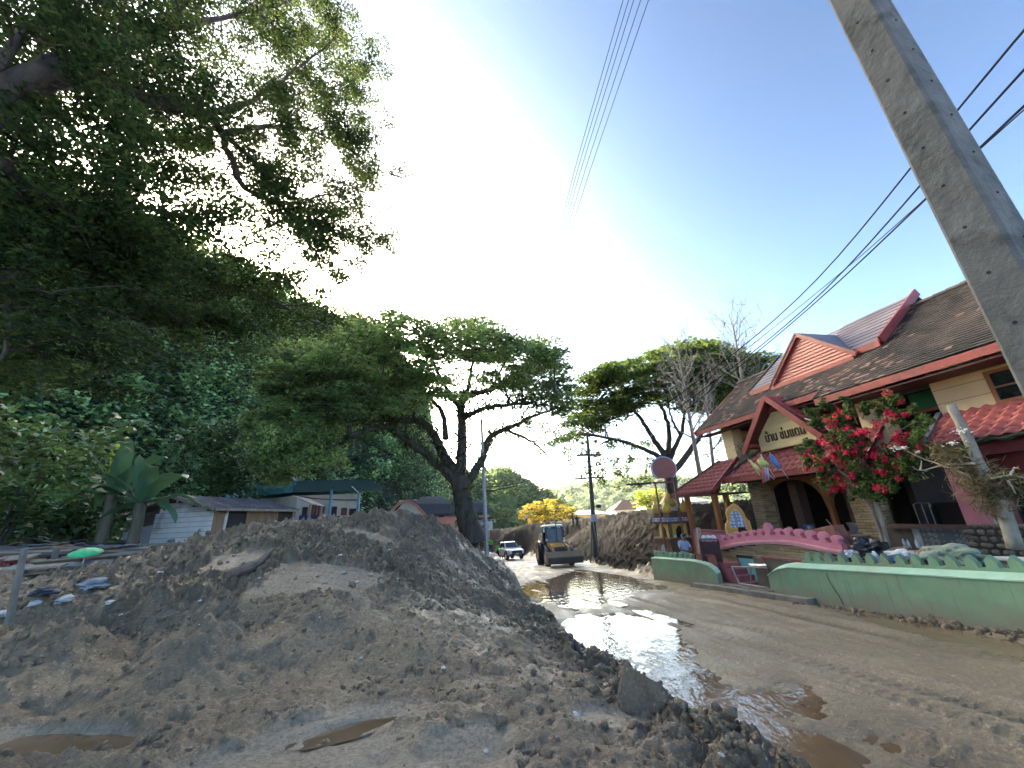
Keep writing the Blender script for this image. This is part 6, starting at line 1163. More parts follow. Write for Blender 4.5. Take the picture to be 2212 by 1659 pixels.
# ================================================================== PEOPLE
M_SKIN = mat('skin', (.26, .135, .085), (.22, .11, .07), 6, .6, bump=.05); M_HAIR = mat('black_hair', (.012, .010, .010), None, 20, .5); M_NAVY = mat('dark_trousers', (.022, .024, .035), None, 10, .8); M_LIME = mat('lime_shirt', (.10, .60, .055), (.07, .48, .04), 8, .7); M_PBLUE = mat('pale_blue_shirt', (.42, .48, .60), (.34, .40, .52), 8, .8); M_WHITE = mat('white_shirt', (.66, .66, .64), None, 8, .8); M_BOOT = mat('rubber_boot', (.018, .017, .016), None, 8, .5)
def person(label, J, mats, H=1.68, group=None, fingers=False, hat=None, loc=None, strap=False):
    """J: joints in metres round the feet, X right, Y away, Z up; one skinned surface; mats: shirt, trousers, sleeve(bool long), shoes"""
    t = thing('person', label, 'person', loc, group); o0 = np.array(loc)
    names = [n for n in J if n != 'face']; idx = {n: i for i, n in enumerate(names)}
    E = [('pelvis', 'waist'), ('waist', 'chest'), ('chest', 'neck'), ('neck', 'head0'), ('head0', 'head1'), ('chest', 'shL'), ('shL', 'elL'), ('elL', 'wrL'), ('wrL', 'paL'), ('chest', 'shR'), ('shR', 'elR'), ('elR', 'wrR'), ('wrR', 'paR'), ('pelvis', 'hiL'), ('hiL', 'knL'), ('knL', 'anL'), ('anL', 'toL'), ('pelvis', 'hiR'), ('hiR', 'knR'), ('knR', 'anR'), ('anR', 'toR')]
    RAD = {'pelvis': (.15, .12), 'waist': (.145, .105), 'chest': (.165, .115), 'neck': (.055, .055), 'head0': (.075, .085), 'head1': (.085, .10), 'sh': (.062, .062), 'el': (.043, .043), 'wr': (.031, .03), 'pa': (.036, .022), 'hi': (.092, .092), 'kn': (.060, .060), 'an': (.042, .042), 'to': (.042, .03)}
    me = bpy.data.meshes.new('body'); me.from_pydata([tuple(J[n]) for n in names], [(idx[a], idx[b]) for a, b in E], [])
    ob = bpy.data.objects.new('body', me); COL.objects.link(ob); sk = ob.modifiers.new('skin', 'SKIN'); sk.use_smooth_shade = True; ob.modifiers.new('sub', 'SUBSURF').levels = 2
    for n in names:
        r_ = RAD.get(n) or RAD[n[:2]]; d = me.skin_vertices[0].data[idx[n]]; d.radius = (r_[0]*H/1.68, r_[1]*H/1.68); d.use_root = n == 'pelvis'
    dg = bpy.context.evaluated_depsgraph_get(); m2 = bpy.data.meshes.new_from_object(ob.evaluated_get(dg)); bpy.data.objects.remove(ob)
    Vv = np.array([v.co[:] for v in m2.vertices]); cent = np.array([Vv[list(p.vertices)].mean(0) for p in m2.polygons]); best = np.full(len(cent), 9.0); mi = np.zeros(len(cent), int)
    def mid(a, b): # material: 0 skin 1 shirt 2 trousers 3 shoes
        if a in ('neck', 'head0') or b == 'head1': return 0
        if a[:2] == 'sh': return 1
        if a[:2] == 'el': return 1 if mats['long'] else 0
        if a[:2] == 'wr': return 0
        if a == 'pelvis' and b == 'waist' or a in ('waist', 'chest'): return 1
        if a[:2] == 'an': return 3
        if a[:2] == 'kn' and mats.get('boots'): return 3
        return 2
    for a, b in E:
        A, B = np.array(J[a]), np.array(J[b]); d = B-A; tt = np.clip(((cent-A) @ d)/(d @ d), 0, 1); ds_ = np.linalg.norm(cent-A-tt[:, None]*d, axis=1)/((RAD.get(a) or RAD[a[:2]])[0]+.02); m_ = mid(a, b)
        mm_ = np.full(len(cent), m_)
        if a == 'elL' or a == 'elR': pass
        if a[:2] == 'sh' and not mats['long']: mm_ = np.where(tt > .72, 0, 1)
        if a == 'chest' and b == 'neck': mm_ = np.where(tt > .8, 0, 1)
        s_ = ds_ < best; best = np.where(s_, ds_, best); mi = np.where(s_, mm_, mi)
    for k in (M_SKIN, mats['shirt'], mats['trousers'], mats.get('shoe', M_BOOT)): m2.materials.append(k)
    m2.polygons.foreach_set('material_index', mi.astype(np.int32)); m2.polygons.foreach_set('use_smooth', [True]*len(m2.polygons)); m2.name = 'body'
    ob = bpy.data.objects.new('body', m2); COL.objects.link(ob); ob.parent = t; ob['_o'] = list(o0)
    h0, h1 = np.array(J['head0']), np.array(J['head1']); up_ = unit(h1-h0); fw = unit(np.array(J.get('face', (0, -1, 0)), float)); fw = unit(fw-up_*(fw @ up_)); sd_ = np.cross(fw, up_); hc = (h0+h1)/2+up_*.03
    bm = bmesh.new(); bmesh.ops.create_icosphere(bm, subdivisions=3, radius=1)
    for v in list(bm.verts):
        if v.co.y < -.35 and v.co.z < .38 or v.co.z < -.45: bm.verts.remove(v)
    for v in bm.verts: v.co = Vector(hc+sd_*v.co.x*.098+fw*(-v.co.y)*.115+up_*(v.co.z*.125+.012))
    mh = bpy.data.meshes.new('hair'); bm.to_mesh(mh); bm.free(); mh.materials.append(M_HAIR); hb = bpy.data.objects.new('hair', mh); COL.objects.link(hb); hb.parent = t
    mbf = MB(); F0 = hc+fw*.095+o0
    mbf.lathe(F0-up_*.012, [(.016, -.02), (.013, .012), (.004, .02)], 6, fw); mbf.build('nose', M_SKIN, t, smooth=True)
    for sx in (-1, 1):
        part('ear', M_SKIN, t, lambda m: m.lathe(hc+o0+sd_*sx*.088-up_*.005, [(.028, 0), (.022, .014)], 8, sd_*sx)); part('eye', M_HAIR, t, lambda m: m.lathe(hc+o0+fw*.092+sd_*sx*.032+up_*.018, [(.011, 0), (.006, .006)], 6, fw))
    part('mouth', mat('lip', (.20, .07, .055)), t, lambda m: m.bar(F0-up_*.058-sd_*.022-fw*.005, F0-up_*.058+sd_*.022-fw*.005, .010, .008))
    for s_ in 'LR':
        wr, pa = np.array(J['wr'+s_]), np.array(J['pa'+s_]); d = unit(pa-wr); sv = unit(np.cross(d, np.array(J.get('face', (0, -1, 0)), float)+.01)); nv = np.cross(d, sv); mbh = MB()
        for k, (off, L) in enumerate([(-.026, .062), (-.009, .072), (.009, .068), (.025, .054)]):
            p = pa+sv*off+o0; q1 = p+d*L*.5; q2 = q1+unit(d+nv*.7)*L*.5; mbh.tube([p-d*.01, q1, q2], [.0095, .0085, .0065], 6)
        p = wr+d*.03+sv*-.03+o0; q1 = p+unit(d*.7-sv*.8)*.035; mbh.tube([p, q1, q1+d*.03], [.011, .0095, .007], 6); mbh.build('fingers', M_SKIN, t, smooth=True)
    if hat: part('hat', mat('dark_hat', (.03, .03, .028)), t, lambda m: m.lathe(hc+o0+up_*.06, [(.17, 0), (.16, .012), (.105, .02), (.095, .09), (.05, .115)], 14, up_))
    if strap: part('strap', M_BOOT, t, lambda m: m.tube(smoothpath([np.array(J['shL'])+o0+np.array([.03, -.07, .06]), np.array(J['chest'])+o0+np.array([0, -.135, -.02]), np.array(J['pelvis'])+o0+np.array([.15, -.08, .1])], 4), .014, 5))
    return t
def stand(dx=0, arms='down', turn=0.0, lean=0.0, H=1.68):
    J = {'pelvis': (0, 0, .95), 'waist': (0, 0, 1.10), 'chest': (0, lean*.3, 1.34), 'neck': (0, lean*.4-.01, 1.49), 'head0': (0, lean*.45-.02, 1.55), 'head1': (0, lean*.5-.03, 1.63), 'shL': (-.19, lean*.35, 1.40), 'shR': (.19, lean*.35, 1.40),
         'elL': (-.25, .03, 1.13), 'elR': (.25, .03, 1.13), 'wrL': (-.25, -.05, .90), 'wrR': (.25, -.05, .90), 'paL': (-.25, -.08, .83), 'paR': (.25, -.08, .83), 'hiL': (-.09, 0, .90), 'hiR': (.09, 0, .90), 'knL': (-.10, -.03, .49), 'knR': (.11, -.02, .49), 'anL': (-.11, .02, .08), 'anR': (.12, .03, .08), 'toL': (-.13, -.14, .035), 'toR': (.14, -.13, .035), 'face': (0, -1, 0)}
    if arms == 'front': J.update({'elL': (-.24, -.08, 1.15), 'elR': (.24, -.08, 1.15), 'wrL': (-.07, -.22, 1.05), 'wrR': (.07, -.23, 1.07), 'paL': (0, -.24, 1.04), 'paR': (.0, -.25, 1.08)})
    if arms == 'hip': J.update({'elR': (.36, .06, 1.16), 'wrR': (.22, -.02, 1.0), 'paR': (.17, -.06, .98)})
    if arms == 'point': J.update({'elR': (.40, -.1, 1.36), 'wrR': (.62, -.15, 1.38), 'paR': (.70, -.16, 1.38)})
    c, s = cos(turn), sin(turn); k = H/1.68
    return {n: ((p[0]*c-p[1]*s)*k, (p[0]*s+p[1]*c)*k, p[2]*k) for n, p in J.items()}
def put(px, py, d): p = PD(px, py, d); return np.array([p[0], p[1], gz(p[0], p[1])])
z5 = zoom(1800, 1850, 3.16)
person('standing worker in lime shirt and dark hat, half hidden by the concrete pole', stand(arms='front', turn=-.3), dict(shirt=M_LIME, trousers=M_NAVY, long=True, boots=True), loc=put(*z5(425, 1085), 45), hat=True, group='workers in lime shirts')
person('standing worker in lime shirt with a shoulder strap, facing the road', stand(arms='down', turn=.2), dict(shirt=M_LIME, trousers=M_NAVY, long=True, boots=True), loc=put(*z5(508, 1080), 46), group='workers in lime shirts', strap=True)
person('worker in lime shirt leaning behind the pickup bed', stand(arms='front', turn=.5, lean=-.2), dict(shirt=M_LIME, trousers=M_NAVY, long=True, boots=True), loc=put(*z5(575, 1070), 48.5), group='workers in lime shirts')
def onridge(px, d):
    p = PD(px, 1120, d); return np.array([p[0], p[1], gz(p[0], p[1])])
person('man in white shirt standing on top of the earth bank', stand(arms='hip', turn=.4), dict(shirt=M_WHITE, trousers=M_NAVY, long=False), loc=onridge(1137, 61.5), group='people on the earth bank')
person('dark-clothed figure on the earth bank beside the yellow tree', stand(arms='down', turn=1.0), dict(shirt=mat('grey_shirt', (.10, .11, .10)), trousers=M_NAVY, long=True), loc=onridge(1237, 52), group='people on the earth bank')
person('figure on the earth bank pointing towards the houses', stand(arms='point', turn=.2), dict(shirt=mat('black_shirt', (.03, .03, .035)), trousers=M_NAVY, long=True), loc=onridge(1246, 51), group='people on the earth bank')
# seated man
sp = PD(*z3(490, 1280), 18.6); sp[2] = -.5
SJ = {'pelvis': (0, 0, .50), 'waist': (-.02, -.01, .66), 'chest': (-.05, -.05, .92), 'neck': (-.04, -.08, 1.08), 'head0': (-.02, -.11, 1.14), 'head1': (0, -.13, 1.23), 'shL': (-.23, -.05, .99), 'shR': (.13, -.06, .98), 'elL': (-.26, -.16, .72), 'elR': (.20, -.18, .72), 'wrL': (-.02, -.32, .66), 'wrR': (.10, -.34, .70), 'paL': (.06, -.36, .66), 'paR': (.03, -.38, .72), 'hiL': (-.10, -.02, .47), 'hiR': (.10, -.03, .47), 'knL': (-.12, -.42, .50), 'knR': (.22, -.38, .50), 'anL': (-.12, -.40, .08), 'anR': (.22, -.34, .08), 'toL': (-.12, -.56, .04), 'toR': (.26, -.48, .04), 'face': (.8, -.6, 0)}
person('man in pale blue shirt sitting behind the short green wall, head turned', SJ, dict(shirt=M_PBLUE, trousers=M_NAVY, long=False), loc=sp)
simple('stool', 'low stool under the seated man', 'stool', M_GREYW, lambda m: (m.box(sp+np.array([0, 0, .37]), (.42, .38, .05)), [m.box(sp+np.array([x*.16, y*.14, .18]), (.05, .05, .35)) for x in (-1, 1) for y in (-1, 1)]), sp)
# ================================================================== VEHICLES
M_CARW = mat('white_car_paint', (.72, .73, .74), (.69, .70, .71), 2, .28, bump=0, coat=.6, spec=.5, dirt=(.42, .38, .33), dscale=1.5, dlo=.6, dhi=.85); M_TYRE = mat('tyre_rubber', (.022, .021, .020), (.045, .038, .032), 5, .85); M_BLKP = mat('black_trim', (.02, .021, .023), None, 5, .45); M_LAMP = mat('lamp_lens', (.62, .66, .70), None, 4, .12, spec=.8); M_CHRM = mat('satin_silver', (.55, .56, .57), None, 4, .25, metal=.9)
def local(t, p, ax):   # helper: box etc. given in vehicle coordinates (x right, y forward, z up)
    X, Y, Z = ax; return np.array(p)[0]*X+np.array(p)[1]*Y+np.array(p)[2]*Z
def xsec(mb, secs, O, ax):
    """loft closed cross-sections: secs list of (y, [(x,z)...])"""
    X, Y, Z = ax; o = len(mb.v); n = len(secs[0][1])
    for y, pr in secs:
        for x, z in pr: mb.v.append(tuple(O+X*x+Y*y+Z*z))
    for i in range(len(secs)-1):
        for k in range(n): k2 = (k+1) % n; mb.f.append((o+i*n+k, o+i*n+k2, o+(i+1)*n+k2, o+(i+1)*n+k)); mb.m.append(mb.cur)
    mb.f.append(tuple(o+k for k in range(n))[::-1]); mb.m.append(mb.cur); mb.f.append(tuple(o+(len(secs)-1)*n+k for k in range(n))); mb.m.append(mb.cur)
def wheel(t, c, ax, R, wd, rim_m, lug=False):
    tw_ = part('wheel', M_TYRE, t, lambda m: m.lathe(c-ax*wd/2, [(R*.62, 0), (R*.9, .0), (R*.985, wd*.12), (R, wd*.3), (R, wd*.7), (R*.985, wd*.88), (R*.9, wd), (R*.62, wd)], 28, ax), smooth=False)
    part('rim', rim_m, tw_, lambda m: (m.lathe(c-ax*(wd/2+.004), [(R*.60, .01), (R*.60, wd*.5), (R*.2, wd*.5)], 20, ax), m.lathe(c-ax*(wd/2+.006), [(R*.18, 0), (R*.18, .05)], 10, ax), m.lathe(c+ax*(wd/2-.05), [(R*.60, 0), (R*.60, .045), (R*.5, .052)], 20, ax)))
    if lug: part('tread', M_TYRE, tw_, lambda m: [m.bar(c+(cos(t_)*np.cross(ax, UP)+sin(t_)*UP)*R-ax*wd*.48, c+(cos(t_+.10)*np.cross(ax, UP)+sin(t_+.10)*UP)*R, .05, .05) for t_ in np.linspace(0, 2*pi, 22)[:-1]]+[m.bar(c+(cos(t_)*np.cross(ax, UP)+sin(t_)*UP)*R+ax*wd*.48, c+(cos(t_-.10)*np.cross(ax, UP)+sin(t_-.10)*UP)*R, .05, .05) for t_ in np.linspace(.14, 2*pi+.14, 22)[:-1]])
    return tw_
# ---- pickup
O = PR(*z5(735, 1122)); O[2] = gz(O[0], O[1])+.01
yaw = radians(-18); fwd = np.array([sin(radians(180)+yaw*-1)*1.0, cos(radians(180)), 0]); fwd = unit(np.array([.36, -1, -.055*-1])); X_v = unit(np.cross(fwd, UP)); Z_v = np.cross(X_v, fwd); AXV = (X_v, fwd, Z_v)
O = O-fwd*2.2
pk_ = thing('pickup_truck', 'white double-cab pickup facing the camera with black front grille', 'pickup', O)
L2v = lambda x, y, z: O+X_v*x+fwd*y+Z_v*z
def body(z0, w, zt, wt): return [(-w, z0), (-w-.03, z0+.22), (-w-.02, zt-.12), (-wt, zt), (wt, zt), (w+.02, zt-.12), (w+.03, z0+.22), (w, z0)]
mb = MB(); xsec(mb, [(-2.6, body(.52, .84, 1.12, .80)), (-1.1, body(.46, .88, 1.14, .84)), (.6, body(.44, .88, 1.12, .84)), (1.5, body(.48, .88, 1.10, .78)), (2.25, body(.52, .86, 1.03, .70)), (2.58, body(.55, .74, .92, .58))], O, AXV); mb.build('body', M_CARW, pk_, smooth=False, bevel=.02)
mb = MB(); xsec(mb, [(-1.15, [(-.80, 1.12), (-.72, 1.30), (.72, 1.30), (.80, 1.12)]), (-.95, [(-.80, 1.12), (-.62, 1.76), (.62, 1.76), (.80, 1.12)]), (.15, [(-.82, 1.12), (-.62, 1.80), (.62, 1.80), (.82, 1.12)]), (.45, [(-.82, 1.12), (-.60, 1.74), (.60, 1.74), (.82, 1.12)]), (1.22, [(-.80, 1.10), (-.76, 1.14), (.76, 1.14), (.80, 1.10)])], O, AXV); mb.build('cab', M_CARW, pk_, bevel=.015)
part('windscreen', M_GLASS, pk_, lambda m: m.prism([L2v(-.70, 1.15, 1.20), L2v(.70, 1.15, 1.20), L2v(.57, .52, 1.70), L2v(-.57, .52, 1.70)], unit(fwd+Z_v*.9)*.02))
for s_ in (-1, 1):
    part('side_window', M_GLASS, pk_, lambda m: m.prism([L2v(s_*.795, .85, 1.20), L2v(s_*.795, .02, 1.20), L2v(s_*.655, .02, 1.68), L2v(s_*.655, .40, 1.66)], X_v*s_*.02)); part('side_window', M_GLASS, pk_, lambda m: m.prism([L2v(s_*.795, -.08, 1.20), L2v(s_*.795, -.85, 1.20), L2v(s_*.67, -.75, 1.64), L2v(s_*.655, -.08, 1.68)], X_v*s_*.02))
    part('mirror', M_CARW, pk_, lambda m: m.box(L2v(s_*1.02, .80, 1.20), (.2, .1, .16), AXV), bevel=.02); hl = part('headlight', M_LAMP, pk_, lambda m: m.prism([L2v(s_*.50, 2.50, .90), L2v(s_*.86, 2.25, .98), L2v(s_*.88, 2.24, .86), L2v(s_*.52, 2.52, .80)], fwd*.05)); part('fog_lamp_panel', M_BLKP, pk_, lambda m: m.box(L2v(s_*.70, 2.47, .62), (.22, .12, .14), AXV))
    part('wheel_arch', M_BLKP, pk_, lambda m: [m.tube([L2v(s_*.93, yc+.47*cos(t_), .40+.47*sin(t_)) for t_ in np.linspace(-.15, pi+.15, 14)], .045, 6) for yc in (1.62, -1.42)]); part('door_handle', M_CHRM, pk_, lambda m: [m.box(L2v(s_*.905, y, 1.0), (.03, .16, .03), AXV) for y in (.05, -.78)])
    for yc in (1.62, -1.42): wheel(pk_, L2v(s_*.80, yc, .39), X_v*s_, .39, .26, M_CHRM)
gr_ = part('grille', M_BLKP, pk_, lambda m: (m.prism([L2v(-.50, 2.58, .90), L2v(.50, 2.58, .90), L2v(.58, 2.62, .62), L2v(-.58, 2.62, .62)], fwd*.05), m.box(L2v(0, 2.58, .52), (1.5, .16, .16), AXV))); part('grille_bar', M_CHRM, gr_, lambda m: (m.tube(smoothpath([L2v(-.56, 2.60, .86), L2v(-.3, 2.66, .92), L2v(.3, 2.66, .92), L2v(.56, 2.60, .86)], 4), .02, 6), m.lathe(L2v(0, 2.63, .84), [(.07, 0), (.06, .02)], 12, fwd))); part('number_plate', mat('white_plate', (.6, .62, .62), None, 30, .4), pk_, lambda m: m.box(L2v(0, 2.67, .60), (.34, .02, .15), AXV))
# ---- backhoe loader
O = PR(*z5(1290, 1200)); O[2] = gz(O[0], O[1])+.01; fwd = unit(np.array([.14, -1, .05])); X_v = unit(np.cross(fwd, UP)); Z_v = np.cross(X_v, fwd); AXV = (X_v, fwd, Z_v); O = O-fwd*1.0
L2v = lambda x, y, z: O+X_v*x+fwd*y+Z_v*z
bh = thing('backhoe_loader', 'muddy yellow backhoe loader with lowered bucket facing the camera', 'backhoe', O); M_JY = mat('loader_yellow', (.52, .27, .055), (.40, .20, .045), 2, .55, dirt=(.24, .16, .09), dscale=1.6, dlo=.42, dhi=.7); M_MUDM = mat('muddy_steel', (.125, .098, .072), (.075, .058, .043), 4, .85, None, .6, 14); M_CAB = mat('cab_black', (.025, .026, .028), None, 4, .4); M_CREAMR = mat('cab_roof_white', (.62, .60, .54), (.5, .48, .43), 3, .5)
part('chassis', M_CAB, bh, lambda m: (m.box(L2v(0, -.2, .85), (.9, 3.4, .5), AXV), m.box(L2v(0, 1.3, .55), (1.5, .25, .22), AXV)))
hd_ = part('hood', M_JY, bh, lambda m: xsec(m, [(-.2, [(-.48, .95), (-.46, 1.50), (-.36, 1.60), (.36, 1.60), (.46, 1.50), (.48, .95)]), (1.0, [(-.46, .92), (-.44, 1.36), (-.34, 1.45), (.34, 1.45), (.44, 1.36), (.46, .92)]), (1.25, [(-.42, .92), (-.40, 1.20), (-.30, 1.27), (.30, 1.27), (.40, 1.20), (.42, .92)])], O, AXV)); part('radiator_grille', M_CAB, hd_, lambda m: m.box(L2v(0, 1.27, 1.04), (.74, .04, .34), AXV)); part('badge', M_CHRM, hd_, lambda m: m.box(L2v(0, 1.30, 1.04), (.09, .015, .09), AXV))
cabp = part('cab_frame', M_CAB, bh, lambda m: ([m.bar(L2v(x*.66, y, 1.0), L2v(x*.60, y*.96, 2.66), .09) for x in (-1, 1) for y in (-.25, -1.5)], m.box(L2v(0, -.9, 1.05), (1.36, 1.4, .5), AXV), m.bar(L2v(-.05, -.24, 1.3), L2v(-.05, -.24, 2.6), .06), m.bar(L2v(-.62, -.25, 2.58), L2v(.62, -.25, 2.58), .14)))
part('windscreen', mat('cab_glass', (.16, .24, .28), (.10, .15, .18), 2, .08, bump=0, spec=.8), cabp, lambda m: m.box(L2v(0, -.22, 1.95), (1.12, .02, 1.2), AXV)); part('cab_interior', M_CAB, cabp, lambda m: m.box(L2v(0, -1.1, 1.7), (.5, .4, .9), AXV)); part('rear_glass', M_GLASS, cabp, lambda m: m.box(L2v(0, -1.5, 1.95), (1.15, .02, 1.2), AXV))
part('cab_roof', M_CREAMR, bh, lambda m: xsec(m, [(-1.75, [(-.72, 2.66), (-.70, 2.76), (.70, 2.76), (.72, 2.66)]), (-.8, [(-.76, 2.66), (-.70, 2.80), (.70, 2.80), (.76, 2.66)]), (-.02, [(-.76, 2.62), (-.72, 2.74), (.72, 2.74), (.76, 2.62)])], O, AXV), bevel=.03)
for x in (-.42, -.28, .28, .42): part('work_lamp', M_LAMP, bh, lambda m: m.lathe(L2v(x, -.16, 2.58), [(.055, 0), (.05, .05)], 10, fwd))
for s_ in (-1, 1):
    part('mirror', M_CHRM, bh, lambda m: m.box(L2v(s_*.80, -.15, 2.40), (.12, .05, .26), AXV)); part('headlight', M_LAMP, bh, lambda m: m.lathe(L2v(s_*.66, .0, 1.72), [(.09, 0), (.08, .06)], 12, fwd)); part('rear_mudguard', M_CAB, bh, lambda m: m.tube([L2v(s_*.98, -1.35+.80*cos(t_), .78+.82*sin(t_)) for t_ in np.linspace(.1, 2.6, 9)], .10, 6)); part('front_mudguard', mat('grey_mudguard', (.13, .14, .17)), bh, lambda m: m.tube([L2v(s_*.92, .75+.52*cos(t_), .62+.55*sin(t_)) for t_ in np.linspace(.6, 2.9, 7)], .11, 6))
    wheel(bh, L2v(s_*.96, -1.35, .76), X_v*s_, .76, .46, M_JY, True); wheel(bh, L2v(s_*.86, .80, .52), X_v*s_, .52, .34, M_JY, True)
    part('loader_arm', M_JY, bh, lambda m: (m.bar(L2v(s_*.56, -.3, 1.50), L2v(s_*.56, 1.25, 1.18), .14, .26), m.bar(L2v(s_*.56, 1.2, 1.22), L2v(s_*.56, 2.0, .52), .14, .24))); part('ram', M_CHRM, bh, lambda m: m.tube([L2v(s_*.50, .3, .9), L2v(s_*.56, 1.5, .95)], .045, 8))
bw = 1.18; bk_ = part('bucket', M_MUDM, bh, lambda m: (m.prism([L2v(-bw, 2.05, .98), L2v(-bw, 2.75, .62), L2v(-bw, 2.78, .56), L2v(-bw, 2.62, .22), L2v(-bw, 2.50, .20), L2v(-bw, 1.95, .22), L2v(-bw, 1.90, .55)], X_v*2*bw),)); part('cutting_edge', M_MUDM, bk_, lambda m: m.bar(L2v(-bw-.02, 2.76, .60), L2v(bw+.02, 2.76, .60), .05, .10)); part('side_plate', M_MUDM, bk_, lambda m: [m.prism([L2v(s_*(bw+.005), 1.95, 1.02), L2v(s_*(bw+.005), 2.78, .64), L2v(s_*(bw+.005), 2.60, .20), L2v(s_*(bw+.005), 1.92, .22)], X_v*s_*.03) for s_ in (-1, 1)])
part('backhoe_boom', M_JY, bh, lambda m: (m.bar(L2v(-.1, -2.4, 1.2), L2v(-.15, -2.7, 3.0), .3, .34), m.bar(L2v(-.15, -2.7, 3.0), L2v(-.15, -2.9, 3.25), .26, .30), m.bar(L2v(-.15, -2.9, 3.2), L2v(-.15, -3.4, 1.0), .22, .26))); part('boom_ram', M_CHRM, bh, lambda m: m.tube([L2v(.02, -2.4, 1.6), L2v(.02, -2.75, 3.05)], .06, 8)); part('stabiliser', M_JY, bh, lambda m: [m.bar(L2v(s_*1.0, -2.3, .5), L2v(s_*1.12, -2.3, 1.6), .18, .2) for s_ in (-1, 1)]); part('exhaust', M_CAB, bh, lambda m: m.tube([L2v(-.06, .3, 1.5), L2v(-.06, .3, 2.9)], .035, 8))
# ================================================================== POLES AND WIRES
M_CONC = mat('pole_concrete', (.180, .175, .158), (.105, .102, .092), 4.5, .9, None, .8, 14, dirt=(.065, .065, .055), dscale=3.0, dlo=.50, dhi=.66)
dp = 3.32; q = np.array([sin(radians(57.2)), cos(radians(57.2)), 0])*dp; np_ = thing('utility_pole', 'big square concrete utility pole close by at the upper right', 'pole', (q[0], q[1], -.4))
sd2 = .235
def polebox(m, p, w0, w1, zb_, zt_):
    c0 = p; ch = .2
    def ring(w_, z): h = w_/2; k = h*(1-.16); return [W(0, 0, 0)*0+np.array([c0[0], c0[1], z])+EA*x+EQ*y for x, y in [(k, h), (h, k), (h, -k), (k, -h), (-k, -h), (-h, -k), (-h, k), (-k, h)]]
    n = 14; R_ = [ring(w0+(w1-w0)*i/n, zb_+(zt_-zb_)*i/n) for i in range(n+1)]; o = len(m.v)
    for r_ in R_: m.v += [tuple(p_) for p_ in r_]
    for i in range(n):
        for k in range(8): m.f.append((o+i*8+k, o+i*8+(k+1) % 8, o+(i+1)*8+(k+1) % 8, o+(i+1)*8+k)); m.m.append(0)
    m.f.append(tuple(range(o+n*8, o+n*8+8))); m.m.append(0)
pcn = q+EA*sd2/2+EQ*sd2/2
part('shaft', M_CONC, np_, lambda m: polebox(m, pcn, .262, .17, -.6, 11.8))
for k in range(16):
    z = 2.4+k*.32; wz = .262+(.17-.262)*(z+.6)/12.4; part('bolt_hole', mat('hole_black', (.012, .012, .013)), np_, lambda m: (m.lathe(np.array([pcn[0], pcn[1], z])-EQ*(wz/2-.006)+EA*.012, [(.010, 0), (.010, .009)], 8, -EQ), m.lathe(np.array([pcn[0], pcn[1], z+.16])-EA*(wz/2-.006)+EQ*.012, [(.008, 0), (.008, .009)], 8, -EA)))
part('cross_arm', M_CONC, np_, lambda m: m.bar(np.array([pcn[0], pcn[1], 11.3])-EQ*1.2, np.array([pcn[0], pcn[1], 11.3])+EQ*1.0, .10, .12))
fp = PD(1052, 1205, 27); g_ = gz(fp[0], fp[1], False); fpt = PD(1040, 905, 27); fpl = thing('utility_pole', 'slim pale concrete pole beside the big tree trunk', 'pole', (fp[0], fp[1], g_)); part('shaft', mat('pale_concrete', (.42, .42, .43), (.33, .33, .34), 4, .85, None, .3, 30), fpl, lambda m: m.tube([np.array([fp[0], fp[1], g_-.5]), np.array([fpt[0], fpt[1], fpt[2]])], [.155, .085], 4)); part('number_strip', M_BLKP, fpl, lambda m: [m.box(fp+np.array([.11, -.05, .3+.22*k]), (.02, .05, .08)) for k in range(5)])
wp = PD(*z5(1715, 990), 30.5); wg = gz(wp[0], wp[1], False); wpt = PD(*zoom(2200, 1300, 2.37)(265, 960), 30.5); wpo = thing('utility_pole', 'dark wooden pole with cross-arms behind the backhoe', 'pole', (wp[0], wp[1], min(wg, wp[2]))); M_WPO = mat('old_pole_wood', (.10, .085, .07), (.05, .042, .035), 5, .9, (1, 1, .15), .4, 25)
part('shaft', M_WPO, wpo, lambda m: m.tube([np.array([wp[0], wp[1], min(wg, wp[2])-.5]), wpt], [.19, .11], 10)); z7 = zoom(2200, 1300, 2.37)
part('cross_arm', M_WPO, wpo, lambda m: m.bar(PD(*z7(150, 1388), 30.4), PD(*z7(438, 1370), 30.4), .10, .12)); part('cross_arm', M_WPO, wpo, lambda m: m.bar(PD(*z7(165, 1168), 30.4), PD(*z7(395, 1163), 30.4), .10, .16)); part('cross_arm', M_WPO, wpo, lambda m: m.bar(PD(*z7(215, 1285), 30.4), PD(*z7(322, 1270), 30.4), .08, .1))
for x, y in [(160, 1375), (212, 1375), (412, 1365), (160, 1400), (412, 1395)]: part('insulator', mat('brown_insulator', (.06, .035, .03), None, 5, .3), wpo, lambda m: m.lathe(PD(*z7(x, y), 30.4)-UP*.12, [(.05, 0), (.07, .06), (.05, .12), (.06, .18), (.03, .25)], 8))
part('meter_box', mat('grey_box', (.4, .42, .43)), wpo, lambda m: m.box(PD(*z5(1700, 600), 30.2), (.42, .2, .5))); part('flood_lamp', M_BLKP, wpo, lambda m: (m.bar(PD(*z5(1700, 460), 30.3), PD(*z5(1745, 458), 30.3), .04), m.box(PD(*z5(1758, 452), 30.2), (.32, .2, .22)))); part('brace', M_WPO, wpo, lambda m: m.bar(np.array([wp[0]-.5, wp[1]-.3, wg-.4]), PD(*z5(1672, 640), 30.4), .08)); part('conduit', M_STEEL, wpo, lambda m: m.tube([np.array([wp[0]+.22, wp[1]-.1, wg]), PD(*z5(1690, 640), 30.2)], .04, 6))
M_WIRE = mat('wire', (.014, .016, .026), None, 5, .9, spec=.05, bump=0)
